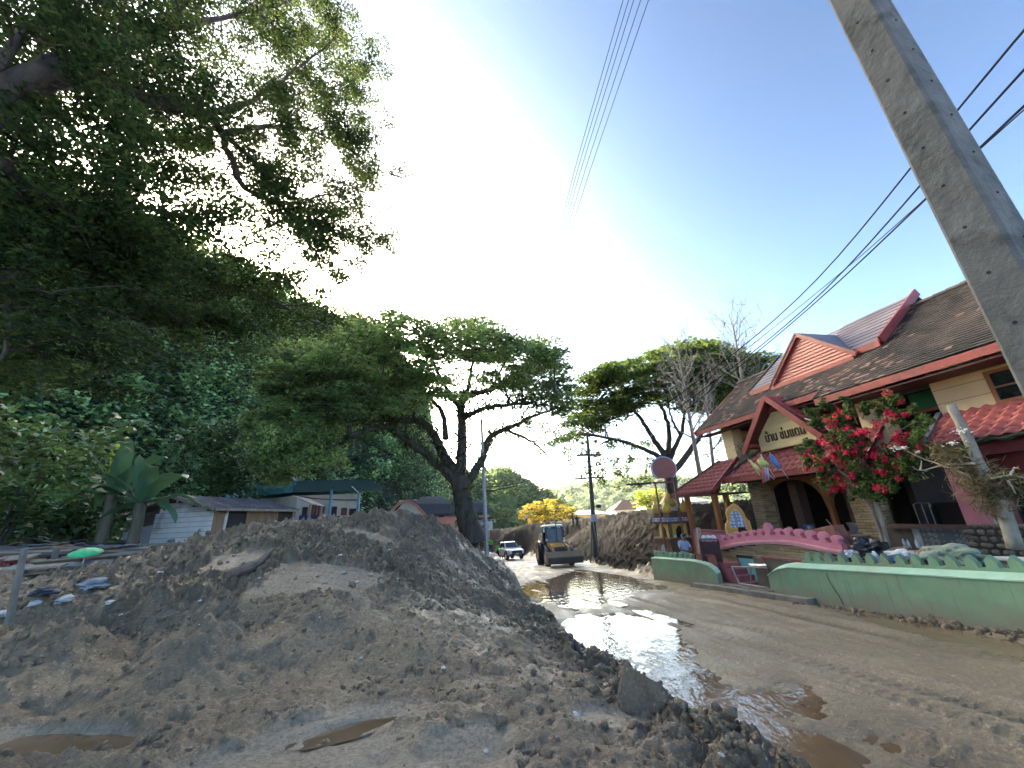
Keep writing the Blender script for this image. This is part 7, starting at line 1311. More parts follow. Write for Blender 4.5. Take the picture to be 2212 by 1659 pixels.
def wire(label, pts, r_, group, sag=0.0):
    a, b = pts[0], pts[-1]; P = [a+(b-a)*t_-UP*sag*4*t_*(1-t_) for t_ in np.linspace(0, 1, 40)] if len(pts) == 2 else smoothpath(pts, 10)
    simple('overhead_wire', label, 'wire', M_WIRE, lambda m: m.tube(P, r_, 5), P[0], group)
# right-hand group, passing behind the near pole
RW = [('topmost wire of the right-hand group above the house', (2212, 62), (1232, 1031), z7(180, 1285)), ('second wire of the right-hand group, just below the topmost', (2212, 142), None, z7(212, 1375)), ('thin wire twisted along the second one', (2212, 232), None, z7(280, 1200)), ('lowest wire of the right-hand group above the house', (2212, 222), None, z7(412, 1365))]
def wmid(label, near, mid, end, r_=.016, dn=9.0, dm=20.0):
    wire(label, [PD(*near, dn), PD(*mid, dm), PD(*end, 30.4)], r_, 'wires over the house')
def ext(p1, p2, k): return (p1[0]+(p1[0]-p2[0])*k, p1[1]+(p1[1]-p2[1])*k)
wmid('topmost of the wires crossing above the house', ext((2212, 62), z1(1180, 660), .35), z1(1180, 660), z7(170, 1290), .017, 7.0, 17.0)
wmid('middle wire crossing above the house', ext((2212, 148), z1(1250, 740), .35), z1(1250, 740), z7(215, 1372), .017, 7.0, 17.0)
wmid('lowest of the thick wires crossing above the house', ext((2212, 228), z1(1300, 730), .35), z1(1300, 730), z7(410, 1365), .017, 7.0, 17.0)
wmid('thin wire between the middle and lowest ones above the house', ext((2212, 236), z1(1380, 560), .35), z1(1380, 560), z7(225, 1366), .009, 7.0, 15.0)
# overhead group to the slim pole
for k, (x0, xe) in enumerate([(1346, 1157), (1358, 1159), (1369, 1163), (1384, 1168), (1401, 1174)]):
    nm = ['leftmost', 'second from the left', 'middle', 'second from the right', 'rightmost'][k]
    st_ = ext((x0, 0), (xe, 660), .25); wire(nm+' of the five wires running overhead into the white sky', [PD(*st_, 5.5), PD((x0+xe)/2, 330, 9.5), PD(xe, 660, 16.5), PD(1040+k*5, 912, 27)], .008, 'five overhead wires')
wire('upper wire from the slim pole towards the valley', [PD(1040, 1053, 27), PD(*z5(880, 140), 45)], .03, 'wires by the slim pole', .1); wire('lower wire from the slim pole towards the valley', [PD(1042, 1062, 27), PD(*z5(885, 160), 45)], .035, 'wires by the slim pole', .1)
wire('wire sagging from the wooden pole to the left', [PD(*z7(0, 1360), 60), PD(*z7(150, 1310), 38), PD(*z7(215, 1285), 30.4)], .02, 'wires by the wooden pole')
# ---- police-type sign board by the tree
so = PD(*z5(318, 670), 30); sgb = thing('notice_board', 'maroon and white notice board beside the tree trunk', 'sign', (so[0], so[1], gz(so[0], so[1], False))); part('panel', mat('maroon_panel', (.115, .02, .03)), sgb, lambda m: m.box(PD(*z5(318, 642), 30), (1.45, .06, .56), (unit(_r*np.array([1, 1, 0])), unit(np.array([0, 1., 0])), UP))); part('panel', M_WHITE, sgb, lambda m: m.box(PD(*z5(318, 700), 30), (1.45, .06, .60), (unit(_r*np.array([1, 1, 0])), unit(np.array([0, 1., 0])), UP))); part('emblem', mat('cream_emblem', (.55, .35, .3)), sgb, lambda m: m.lathe(PD(*z5(280, 645), 29.93), [(.14, 0), (.14, .02)], 14, (0, -1, 0)))
lettering('POLICE', .34, M_WHITE, sgb, frame(np.array([1., 0, 0]), UP, np.array([0, -1., 0]), PD(*z5(300, 660), 29.9)), .01); part('post', M_STEEL, sgb, lambda m: m.bar(PD(*z5(268, 730), 30), np.array([PD(*z5(268, 730), 30)[0], so[1], gz(so[0], so[1], False)-.3]), .07))
for k in range(3): part('text_line', mat('grey_print', (.25, .25, .27)), sgb, lambda m: m.box(PD(*z5(310, 685+15*k), 29.95), (1.0-.2*(k % 2), .01, .05)))
# ================================================================== HOUSES ON THE LEFT
z8 = zoom(500, 1750, 2212/1400); z9 = zoom(0, 1950, 3.16)
M_WSID = mat('white_siding', (.74, .74, .73), (.62, .62, .61), 2, .6, jitter=.06, dirt=(.36, .34, .30), dscale=1.5); M_CSID = mat('cream_siding', (.58, .53, .42), (.48, .43, .34), 2, .65, jitter=.06); M_TIN = mat('old_corrugated_roof', (.17, .15, .17), (.085, .075, .085), 1.2, .6, None, .2, 20, dirt=(.30, .28, .28), dscale=1.8, dlo=.5, dhi=.7); M_PLK = mat('brown_planks', (.30, .18, .10), (.17, .10, .055), 4, .8, (1, 1, .15), .3, 30, jitter=.25); M_GRYW = mat('grey_render', (.40, .42, .44), (.30, .31, .33), 2, .85, dirt=(.22, .21, .2), dscale=1)
def plane_pts(n, p0): 
    n = np.asarray(n, float); return lambda x, y: (lambda w_: CAM+w_*(((p0-CAM) @ n)/(w_ @ n)))(ray(x, y))
# ---- shed: white boarded gable end towards us, plank side wall to the right
ds_ = 21.0; pA = PD(*z8(540, 440), ds_)      # corner between gable end and side wall
ug = unit(np.array([-1., .12, 0])); pB = PD(*z8(1040, 416), 25.5); us_ = unit((pB-pA)*np.array([1, 1, 0]))       # along the gable (to the left), along the side wall (to the right, away)
shd = thing('shed', 'low wooden shed with white boarded gable end and rusty roof', 'shed', np.array([pA[0], pA[1], .3])); ng = np.cross(ug, UP); ng = ng if ng[1] < 0 else -ng; nsd = np.cross(us_, UP); nsd = nsd if nsd[1] < 0 else -nsd
G = plane_pts(ng, pA); S3 = plane_pts(nsd, pA)
zE = G(*z8(540, 395))[2]; Wg = 3.55; zP = zE+.52; g0 = .2
# boards of the gable end
P0 = pA*np.array([1, 1, 0]); row = .20; z = .45; k = 0
core = part('gable_wall', M_MORT, shd, lambda m: m.prism([P0+UP*g0, P0+ug*2.75+UP*g0, P0+ug*2.75+UP*(zE+.02), P0+ug*1.9+UP*(zP-.02), P0+UP*zE], -ng*.08))
while z < zP-.08:
    wmax = 2.75 if z+row < zE else 2.75-(z+row-zE)/.52*.9; u0 = 0 if z+row < zE else (z+row-zE)/.52*1.9
    part('board', M_WSID if z > 1.25 else M_CSID, core, lambda m: m.prism([P0+ug*u0+UP*z+ng*.03, P0+ug*wmax+UP*z+ng*.03, P0+ug*wmax+UP*(z+row-.012)+ng*.012, P0+ug*u0+UP*(z+row-.012)+ng*.012], -ng*.02)); z += row; k += 1
ax_ = part('annex', M_GRYW, shd, lambda m: (m.prism([P0+ug*2.78+UP*.1, P0+ug*4.3+UP*.1, P0+ug*4.15+UP*(zE-.75), P0+ug*2.78+UP*(zE-.55)], -ng*1.8))); part('annex_window', mat('dark_pane', (.015, .018, .022)), ax_, lambda m: m.prism([P0+ug*3.25+UP*.75+ng*.01, P0+ug*3.75+UP*.75+ng*.01, P0+ug*3.70+UP*1.55+ng*.01, P0+ug*3.22+UP*1.6+ng*.01], ng*.015)); part('annex_upper', mat('brown_sheet', (.12, .085, .065)), ax_, lambda m: m.prism([P0+ug*2.8+UP*(zE-.53), P0+ug*4.0+UP*(zE-.73), P0+ug*3.7+UP*(zE-.1), P0+ug*2.8+UP*(zE+.0)], -ng*.1))
Lr = float(np.linalg.norm((pB-pA)[:2]))
rf = part('roof', M_TIN, shd, lambda m: (m.prism([P0-ug*.30+UP*(zE-.05)+ng*.35, P0+ug*1.9+UP*(zP+.06)+ng*.35, P0+ug*1.9+UP*(zP+.06)+us_*Lr, P0-ug*.30+UP*(zE-.05)+us_*Lr], UP*.03), m.prism([P0+ug*4.1+UP*(zE-.12)+ng*.35, P0+ug*1.9+UP*(zP+.06)+ng*.35, P0+ug*1.9+UP*(zP+.06)+us_*Lr, P0+ug*4.1+UP*(zE-.12)+us_*Lr], UP*.03)))
for j in range(26):
    q0 = ng*.36*(1-j/25)+us_*Lr*j/25; part('sheet_rib', M_TIN, rf, lambda m: m.bar(P0-ug*.30+UP*(zE-.01)+q0, P0+ug*1.9+UP*(zP+.10)+q0, .05, .03))
part('barge_board', M_GREYW, rf, lambda m: (m.bar(P0-ug*.30+UP*(zE-.06)+ng*.38, P0+ug*1.9+UP*(zP+.03)+ng*.38, .05, .12), m.bar(P0+ug*4.1+UP*(zE-.14)+ng*.38, P0+ug*1.9+UP*(zP+.03)+ng*.38, .05, .12), m.bar(P0-ug*.30+UP*(zE-.08)+ng*.3, P0-ug*.30+UP*(zE-.08)+us_*Lr, .05, .10)))
sd_w = part('side_wall', M_DARKW, shd, lambda m: m.prism([P0+UP*g0+nsd*-.06, P0+us_*Lr+UP*g0-nsd*.06, P0+us_*Lr+UP*(zE-.05)-nsd*.06, P0+UP*(zE-.05)-nsd*.06], -nsd*.04))
u = 0.0
while u < Lr:
    w_ = .19
    if not (.45 < u < Lr*.33 or Lr*.74 < u < Lr*.97): part('plank', M_PLK, sd_w, lambda m: m.prism([P0+us_*u+UP*g0, P0+us_*(u+w_-.012)+UP*g0, P0+us_*(u+w_-.012)+UP*(zE-.06), P0+us_*u+UP*(zE-.06)], nsd*.025))
    u += w_
part('opening', mat('dark_opening', (.012, .014, .015)), sd_w, lambda m: m.prism([P0+us_*.5+UP*.8, P0+us_*Lr*.33+UP*.8, P0+us_*Lr*.33+UP*(zE-.25), P0+us_*.5+UP*(zE-.25)], nsd*.008)); part('door_post', M_WPL, sd_w, lambda m: m.bar(P0+us_*.55+UP*.6+nsd*.05, P0+us_*.65+UP*(zE-.1)+nsd*.05, .08)); part('lean_to_roof', M_TIN, shd, lambda m: m.prism([P0+us_*(Lr+.1)+UP*(zE+.75)-nsd*.3, P0+us_*(Lr+1.6)+UP*(zE+.65)-nsd*.3, P0+us_*(Lr+1.9)+UP*(zE+.15)+nsd*.7, P0+us_*(Lr+.4)+UP*(zE+.25)+nsd*.7], UP*.04))
part('lean_to_post', M_GREYW, shd, lambda m: (m.bar(P0+us_*(Lr+.5)+UP*.3+nsd*.6, P0+us_*(Lr+.5)+UP*(zE+.25)+nsd*.6, .10), m.bar(P0+us_*(Lr+1.7)+UP*.3+nsd*.6, P0+us_*(Lr+1.7)+UP*(zE+.2)+nsd*.6, .10)))
# ---- white house with teal parapet roof
dt = 33.0; pC = PD(*z8(1050, 400), dt); ul = unit(np.array([-.90, .43, 0])); ur = unit(np.array([.93, .36, 0])); nl = np.cross(ul, UP); nl = nl if nl[1] < 0 else -nl; nr_ = np.cross(ur, UP); nr_ = nr_ if nr_[1] < 0 else -nr_
SL_ = plane_pts(nl, pC); SR = plane_pts(nr_, pC); th_ = thing('white_house', 'white house with blue-green flat roof edge and brown shutters', 'house', np.array([pC[0], pC[1], .3])); M_HW = mat('white_render', (.62, .58, .51), (.52, .48, .42), 1.5, .85, dirt=(.36, .32, .26), dscale=.6, dlo=.55, dhi=.8); M_TEALR = mat('teal_fascia', (.14, .40, .46), (.10, .30, .37), 1.2, .6, (1, 1, .4), dirt=(.06, .12, .13), dscale=.8); M_TEALD = mat('shaded_teal_fascia', (.045, .105, .11), (.03, .075, .08), 1.2, .7)
Pc = pC*np.array([1, 1, 0]); zt_ = SR(*z8(1050, 318))[2]; zl1 = SR(*z8(1050, 300))[2]; zl2 = SR(*z8(1050, 262))[2]; zl3 = SR(*z8(1050, 228))[2]
wl = np.linalg.norm((SL_(*z8(715, 340))-pC)[:2]); wr = np.linalg.norm((SR(*z8(1450, 360))-pC)[:2])
part('wall', M_HW, th_, lambda m: m.prism([Pc, Pc+ur*wr, Pc+ur*wr+ul*wl, Pc+ul*wl], UP*zt_)); ov = 1.0
def ringp(o_): return [Pc-ul*o_-ur*o_, Pc+ur*(wr+o_)-ul*o_, Pc+ur*(wr+o_)+ul*(wl+o_), Pc+ul*(wl+o_)-ur*o_]
part('eave_band', M_TEALR, th_, lambda m: m.prism([p+UP*zl1 for p in ringp(.85)], UP*(zl2-zl1))); part('parapet', M_TEALR, th_, lambda m: m.prism([p+UP*zl2 for p in ringp(.45)], UP*(zl3-zl2))); part('parapet_side', M_TEALD, th_, lambda m: (m.prism([Pc-ul*.47-ur*.45+UP*zl2, Pc-ul*.47+ur*(wr+.45)+UP*zl2, Pc-ul*.47+ur*(wr+.45)+UP*zl3, Pc-ul*.47-ur*.45+UP*zl3], nr_*.01), m.prism([Pc-ul*.87-ur*.85+UP*zl1, Pc-ul*.87+ur*(wr+.85)+UP*zl1, Pc-ul*.87+ur*(wr+.85)+UP*zl2, Pc-ul*.87-ur*.85+UP*zl2], nr_*.01)))  # right-hand faces get a darker teal copy, shade put into the colour
M_SHUT = mat('brown_shutter', (.17, .055, .035), (.11, .035, .022), 4, .6, (1, 1, 4)); 
for (x0, x1, y0, y1, sh_) in [(1088, 1118, 392, 450, 0), (1135, 1175, 380, 445, 1), (1184, 1224, 384, 446, 1), (1250, 1300, 390, 450, 0), (1332, 1364, 397, 440, 1), (1382, 1426, 402, 440, 0)]:
    c_ = [SR(*z8(*p)) for p in [(x0, y1), (x1, y1), (x1, y0), (x0, y0)]]; zlo, zhi = c_[0][2], c_[3][2]; A_b = [np.array([c_[0][0], c_[0][1], zlo]), np.array([c_[1][0], c_[1][1], zlo]), np.array([c_[1][0], c_[1][1], zhi]), np.array([c_[0][0], c_[0][1], zhi])]
    wn = part('window', M_SHUT if sh_ else mat('dark_doorway', (.02, .018, .018)), th_, lambda m: m.prism(A_b, nr_*.05)); part('frame', M_SHUT, wn, lambda m: [m.bar(A_b[i]+nr_*.05, A_b[(i+1) % 4]+nr_*.05, .06, .06, UP if i % 2 == 0 else nr_) for i in range(4)])
bal = part('balustrade', mat('navy_paint', (.035, .04, .16)), th_, lambda m: (m.bar(SR(*z8(1085, 447))+nr_*.9, SR(*z8(1330, 452))+nr_*.9, .1, .12), m.bar(SR(*z8(1085, 485))+nr_*.9, SR(*z8(1290, 485))+nr_*.9, .1, .10)))
for j in range(24): f_ = j/23; p_ = SR(*z8(1088+200*f_, 450))+nr_*.9; part('baluster', mat('navy_paint', (.03, .03, .1)), bal, lambda m: m.lathe(p_-UP*.62, [(.06, 0), (.09, .2), (.05, .4), (.07, .62)], 7))
for (x, y0, y1, l_) in [(1283, 292, 468, 'blue steel post in front of the white house, nearer its middle'), (1445, 312, 440, 'blue steel post at the far corner of the white house')]: simple('steel_post', l_, 'post', mat('blue_steel', (.16, .30, .46), None, 5, .5), lambda m: m.bar(SR(*z8(x, y0))+nr_*1.6, (SR(*z8(x, y0))+nr_*1.6)*np.array([1, 1, 0])+UP*.2, .16), SR(*z8(x, y1)))
part('lamp_arm', M_STEEL, th_, lambda m: m.bar(SR(*z8(1400, 268))+nr_*1, SR(*z8(1440, 312))+nr_*1.6, .05)); part('dish', M_WHITE, th_, lambda m: m.lathe(SL_(*z8(1057, 212)), [(.05, 0), (.28, .1), (.3, .14)], 14, unit(np.array([.5, -.8, .4])))); part('eave_cable', M_WIRE, th_, lambda m: m.tube(smoothpath([SR(*z8(1060, 318))+nr_*.1, SR(*z8(1150, 335))+nr_*.1, SR(*z8(1330, 345))+nr_*.1, SR(*z8(1440, 345))+nr_*.1], 5), .03, 5)); part('rain_stain', mat('stain', (.40, .34, .26)), th_, lambda m: m.prism([SR(*z8(1055, 330))+nr_*.012, SR(*z8(1110, 340))+nr_*.012, SR(*z8(1090, 352))+nr_*.012], nr_*.003))
# ---- salmon house with dark gambrel roof
dg_ = 37.0; pG = PD(*z8(1745, 420), dg_); ug2 = unit(np.array([1., .10, 0])); uh = unit(np.array([.62, .80, 0])); ng2 = np.array([ug2[1], -ug2[0], 0]); Gp = plane_pts(ng2, pG); sm = thing('salmon_house', 'salmon pink house with steep dark gambrel roof and white boarded gable', 'house', np.array([pG[0], pG[1], -.3])); M_SAL = mat('salmon_paint', (.60, .25, .19), (.5, .20, .155), 2, .75); M_DSH = mat('dark_shingle', (.055, .055, .06), (.03, .03, .035), 5, .85, (1, 1, 3), .4, 20)
OUTG = [z8(*p) for p in [(1620, 445), (1690, 372), (1748, 346), (1805, 376), (1865, 440)]]; og_ = [Gp(*p) for p in OUTG]; low = [np.array([og_[0][0]+.5, og_[0][1], -.5]), np.array([og_[-1][0]-.5, og_[-1][1], -.5])]
gb = part('gable', M_WSID, sm, lambda m: m.prism([low[0], og_[0]+ug2*.5, og_[1]+ug2*.15, og_[2]-UP*.2, og_[3]-ug2*.15, og_[4]-ug2*.5, low[1]], -ng2*.1))
zz0 = og_[0][2]-.6
for j in range(10): zz_2 = zz0+j*.2; hw = 1.75-.11*j; part('board', M_WSID, gb, lambda m: m.bar((og_[2])*np.array([1, 1, 0])-ug2*hw+UP*zz_2+ng2*.01, (og_[2])*np.array([1, 1, 0])+ug2*hw+UP*zz_2+ng2*.01, .03, .17)) if hw > .2 else None
Ld = 9.0; part('roof', M_DSH, sm, lambda m: [m.prism([og_[i]+ng2*.4, og_[i+1]+ng2*.4, og_[i+1]+uh*Ld, og_[i]+uh*Ld], UP*.08) for i in range(4)]); part('verge', M_SAL, sm, lambda m: [m.bar(og_[i]+ng2*.42-UP*.06, og_[i+1]+ng2*.42-UP*.06, .10, .22) for i in range(4)])
part('wall', M_SAL, sm, lambda m: m.prism([low[1]+uh*.4, low[1]+uh*Ld, low[1]+uh*Ld-ug2*3, low[1]-ug2*3+uh*.4], UP*(og_[-1][2]+.3)))
pw_ = PD(*z8(1900, 420), 44); wing = part('wing', M_SAL, sm, lambda m: (m.box(PD(*z8(1975, 470), 46), (4.4, 5, 3.6), (unit(np.array([.85, .5, 0])), unit(np.array([-.5, .85, 0])), UP)))); part('wing_roof', M_DSH, wing, lambda m: m.prism([PD(*z8(1810, 412), 44), PD(*z8(1970, 412), 44), PD(*z8(1965, 330), 48), PD(*z8(1830, 330), 48)], UP*.1)); part('wing_front', mat('white_front', (.55, .53, .5)), wing, lambda m: m.box(PD(*z8(1990, 440), 43.2), (3.4, .1, .9), (unit(np.array([.85, .5, 0])), unit(np.array([-.5, .85, 0])), UP)))
for j, (x, y) in enumerate([(1955, 470), (1985, 480), (2012, 480), (2032, 485)]): part('window', mat('dark_pane', (.015, .018, .022)), wing, lambda m: m.box(PD(*z8(x, y), 42.9), (.55, .12, .9), (unit(np.array([.85, .5, 0])), unit(np.array([-.5, .85, 0])), UP)))
part('red_louvre', mat('rusty_louvre', (.26, .10, .08)), wing, lambda m: [m.box(PD(*z8(1978+i*11, 385), 46), (.10, .1, 1.6)) for i in range(6)]); part('awning', mat('pink_awning', (.58, .3, .26)), wing, lambda m: m.box(PD(*z8(1990, 412), 42.8), (4.0, .9, .10), (unit(np.array([.85, .5, 0])), unit(np.array([-.5, .85, 0])), UP)))
# ---- far houses in the valley
def far_house(label, px, py, d, w_, h, m_, roofm, rh):
    p = PD(px, py, d); t = thing('valley_house', label, 'house', (p[0], p[1], p[2]-h-3), 'houses in the valley'); c = np.array([p[0], p[1], p[2]-h/2-1.5]); wb = part('wall', m_, t, lambda m: m.box(c, (w_, w_*.8, h+3))); z_ = p[2]; cx_, cy_ = p[0], p[1]
    part('roof', roofm, t, lambda m: m.add([(cx_-w_*.6, cy_-w_*.5, z_), (cx_+w_*.6, cy_-w_*.5, z_), (cx_+w_*.6, cy_+w_*.5, z_), (cx_-w_*.6, cy_+w_*.5, z_), (cx_-w_*.2, cy_, z_+rh), (cx_+w_*.2, cy_, z_+rh)], [(0, 1, 5, 4), (1, 2, 5), (2, 3, 4, 5), (3, 0, 4), (0, 3, 2, 1)]))
    for i in range(3): part('window', mat('dark_pane', (.015, .018, .022)), t, lambda m: m.box(np.array([cx_+(i-1)*w_*.28, cy_-w_*.4-.02, z_-h*.5]), (w_*.12, .08, h*.35)))
M_TER = mat('brown_far_roof', (.12, .075, .055)); M_GRF = mat('pale_far_roof', (.5, .48, .44)); M_ORR = mat('orange_far_roof', (.48, .18, .08))
far_house('white valley house with brown roof right of the wooden pole', 1362, 1101, 105, 9, 3.5, M_WHITE, M_TER, 2.4); far_house('low pale-roofed valley building left of the wooden pole', 1268, 1111, 100, 8, 2.5, M_CREAM, M_GRF, 1.0); far_house('flat white valley building behind the wooden pole', 1312, 1110, 112, 10, 2.2, M_WHITE, M_GRF, .5); far_house('orange-roofed valley house behind the golden shrine', 1428, 1085, 95, 9, 3.5, M_WHITE, M_ORR, 2.2); far_house('small white hillside house above the standing man', 1045, 1108, 150, 5, 3, M_WHITE, M_GRF, 1); far_house('pale hillside house by the slim pole', 1070, 1090, 160, 5, 2.5, M_WHITE, M_TER, 1.2); far_house('blue-white house glimpsed behind the pavilion posts', 1478, 1085, 88, 7, 3, mat('blue_white', (.5, .55, .6)), M_GRF, 1)
# ================================================================== WRECKAGE AT THE LEFT EDGE
M_POST = mat('concrete_post', (.22, .20, .165), (.14, .125, .10), 4, .9, None, .4, 25, dirt=(.10, .085, .065), dscale=3)
def gpost(label, top, bot, d, w_): 
    a, b = PD(*top, d), PD(*bot, d); simple('fence_post', label, 'post', M_POST, lambda m: m.bar(b-(a-b)*.15, a, w_, w_*.9), b, 'leaning concrete fence posts', bevel=.01)
gpost('nearest leaning fence post at the left edge of the mound', z9(310, 655), z9(100, 1600), 8.4, .06); gpost('leaning fence post left of the green umbrella', z9(715, 645), z9(640, 900), 15, .10); gpost('leaning fence post right of the green umbrella', z9(1305, 630), z9(1250, 870), 16, .10); gpost('upright grey post beside the shed annex', z9(1800, 612), z9(1775, 800), 18, .16); gpost('small grey post peeping over the mound by the shed', (370, 1165), (369, 1190), 18.5, .16); gpost('short leaning post in the middle of the wreckage', z9(790, 760), z9(720, 880), 15.5, .07)
um = thing('umbrella', 'bright green open umbrella propped in front of the wreckage', 'umbrella', PD(*z9(1070, 800), 12.6)); c_ = PD(*z9(1065, 728), 12.6); part('canopy', mat('bright_green_cloth', (.03, .55, .20), None, 5, .6), um, lambda m: m.lathe(c_, [(.27, 0), (.255, .04), (.19, .075), (.11, .10), (.01, .115)], 8, unit(np.array([.08, -.2, 1])))); part('handle', M_STEEL, um, lambda m: m.tube([c_+UP*.1, c_-UP*.42], .01, 5))
rs = np.random.default_rng(77); DM = [M_GREYW, M_TIN, mat('blackened_wood', (.045, .038, .034)), M_PLK, mat('faded_blue_sheet', (.22, .25, .27)), M_GREYW]
DL = ['grey weathered plank', 'dark roofing sheet', 'blackened timber', 'brown board', 'faded blue sheet', 'pale splintered plank']
LV = ['tipped', 'flat', 'slanting', 'half buried', 'jutting']
def place_words(x):
    for lim, w_ in [(22, 'at the very left edge'), (46, 'left of the nearest leaning post'), (75, 'just right of the nearest leaning post'), (105, 'left of the second leaning post'), (135, 'between the second post and the umbrella'), (165, 'under the green umbrella'), (195, 'between the umbrella and the third post'), (235, 'right of the third leaning post')]:
        if x < lim: return w_
    return 'below the shed annex'
used = set(); made = 0
for k in range(200):
    x = rs.uniform(0, 285); far_ = rs.random() < .72; y = rs.uniform(1188, 1222) if far_ else rs.uniform(1215, 1242); d = 21-(y-1188)*.14+rs.uniform(-.5, .5); p = PD(x, y, d); p[2] = max(p[2], gz(p[0], p[1], False)+.05)+rs.uniform(0, .28); i = rs.integers(6); L = rs.uniform(1.0, 3.4)*(.7 if i in (4,) else 1); w_ = rs.uniform(.10, .20) if i not in (1, 4) else rs.uniform(.22, .5); tz = rs.normal()*.10; d_ = unit(np.array([1, rs.normal()*.35, tz]))
    lab = f"{'long ' if L > 2.3 else 'short ' if L < 1.5 else ''}{'tilted' if abs(tz) > .1 else 'flat-lying'} {DL[i]} {'at the back' if y < 1204 else 'in the wreckage'} {place_words(x)}"
    if lab in used or made >= 68: continue
    used.add(lab); made += 1
    simple('broken_board', lab, 'broken board', DM[i], lambda m: m.box(p, (L, w_, .03), (d_, unit(np.cross(UP, d_)+UP*rs.normal()*.3), unit(np.cross(d_, np.cross(UP, d_))))), p, 'heap of wrecked boards')
for k, (x, y, d, c, nm, cat, s_) in enumerate([(28, 1218, 16, (.30, .06, .06), 'crumpled red cloth at the far left of the wreckage', 'cloth', .22), (110, 1222, 15.5, (.32, .07, .07), 'crumpled red cloth by the leaning posts', 'cloth', .2), (92, 1367-0, 0, (0, 0, 0), '', '', 0), (160, 1224, 15.5, (.5, .55, .56), 'pale crumpled sheet below the umbrella', 'sheet', .28), (95, 1290, 9.6, (.035, .045, .07), 'dark blue box half sunk in the silt', 'box', .13), (140, 1298, 9.4, (.55, .55, .54), 'white torn packaging beside the sunken blue box', 'packaging', .10), (75, 1310, 9.0, (.6, .6, .6), 'white scrap at the foot of the nearest post', 'packaging', .07), (238, 1305, 9.2, (.55, .55, .52), 'pale flake of plastic on the mound edge', 'packaging', .06), (8, 1330, 8.6, (.62, .62, .62), 'white crumpled plastic at the very left edge', 'packaging', .09), (200, 1272, 11, (.30, .33, .35), 'grey-blue board end sticking out of the silt', 'board', .14), (230, 1222, 16, (.36, .38, .38), 'grey concrete lump right of the umbrella', 'lump', .4), (268, 1226, 14.5, (.58, .62, .64), 'pale blue-white wrapper on top of the mound edge', 'packaging', .2)]):
    if not s_: continue
    p = onground(x, y) if d < 12 else PD(x, y, d); o = sack('salvage_scrap', nm, cat, mat('scrap_%d' % k, c, tuple(v*.7 for v in c), 6, .7), np.array([p[0], p[1], p[2]+s_*.15]), (s_, s_*.7, s_*.45), k+20)
# logs and litter on the mound and the mud
M_LOG = mat('muddy_log', (.20, .15, .11), (.11, .085, .062), 5, .9, (1, 1, .3), .6, 20)
def alongground(pts, lift=.04): return [onground(*p)+UP*lift for p in pts]
simple('log', 'long muddy log lying across the face of the mound', 'log', M_LOG, lambda m: m.tube(smoothpath(alongground([(490, 1254), (525, 1240), (560, 1222), (585, 1198)], .06), 5), [.06, .075, .085, .085, .08, .085, .09, .085, .08, .075, .07, .065, .06, .055, .05, .04], 9), onground(540, 1235))
for k, (a, b, l_, r_) in enumerate([((1000, 1163), (1022, 1185), 'dead branch on the right shoulder of the mound', .03), ((1022, 1175), (1042, 1172), 'pale stick near the tree foot on the mound', .02), ((1060, 1243), (1095, 1240), 'pale stick at the right foot of the mound', .02), ((1147, 1405), (1152, 1430), 'upright pale stick at the edge of the bank', .012), ((955, 1306), (985, 1316), 'thin pale stick across the churned mud', .010), ((1345, 1468), (1420, 1510), 'thin stick beside the big mud slab', .006), ((720, 1345), (750, 1335), 'short stick below the flattened mud', .010), ((610, 1340), (640, 1330), 'curved twig on the lower mound', .008), ((300, 1345), (430, 1335), 'long thin twig across the lower mound', .006)]):
    P_ = alongground([a, ((a[0]+b[0])/2, (a[1]+b[1])/2-2), b], .02)
    if l_.startswith('upright'): P_ = [onground(*b), onground(*b)+UP*.10+np.array([-.01, 0, 0]), onground(*b)+UP*.22+np.array([-.03, .02, 0])]
    simple('stick', l_, 'stick', M_GREYW, lambda m: m.tube(smoothpath(P_, 3), r_, 5), P_[0], 'sticks in the mud')
LIT = [(345, 1238, .05), (125, 1305, .05), (742, 1240, .06), (800, 1243, .06), (770, 1258, .04), (860, 1252, .03), (505, 1200, .05), (640, 1128, .05), (735, 1207, .05), (840, 1190, .04), (905, 1205, .04), (570, 1275, .03), (432, 1300, .03), (1243, 1545, .03), (1250, 1548, .02), (780, 1425, .025), (958, 1445, .03), (1050, 1625, .02), (1560, 1640, .02), (610, 1345, .02), (430, 1350, .015), (690, 1335, .02), (925, 1300, .03), (990, 1350, .02), (260, 1330, .03), (560, 1250, .03), (1010, 1210, .05), (890, 1160, .05)]
for k, (x, y, s_) in enumerate(LIT):
    p = onground(x, y); nm = ['white', 'pale', 'greyish', 'cream'][k % 4]; fx = 'upper' if y < 1215 else 'middle of the' if y < 1300 else 'lower'; where = ('on the left flank of the mound' if x < 450 else 'on the middle of the mound' if x < 760 else 'on the right part of the mound') if y < 1310 else ('in the mud at lower left' if x < 700 else 'in the mud at lower centre' if x < 1150 else 'in the mud by the puddle')
    sz = 'tiny' if s_ < .025 else 'small' if s_ < .045 else 'torn'; lab_ = f'{sz} {nm} scrap of plastic {where}'
    if lab_ in used: lab_ = f'{sz} {nm} plastic flake, the higher one, {where}' if y < 1250 else f'another {sz} {nm} plastic flake further down {where}'
    if lab_ in used: continue
    used.add(lab_); sack('plastic_scrap', lab_, 'plastic scrap', mat('scrap_'+nm, {'white': (.62, .62, .62), 'pale': (.5, .52, .52), 'greyish': (.36, .38, .40), 'cream': (.5, .45, .36)}[nm]), p+UP*s_*.2, (s_, s_*.6, s_*.35), k+60)['group'] = 'scraps of plastic in the mud'
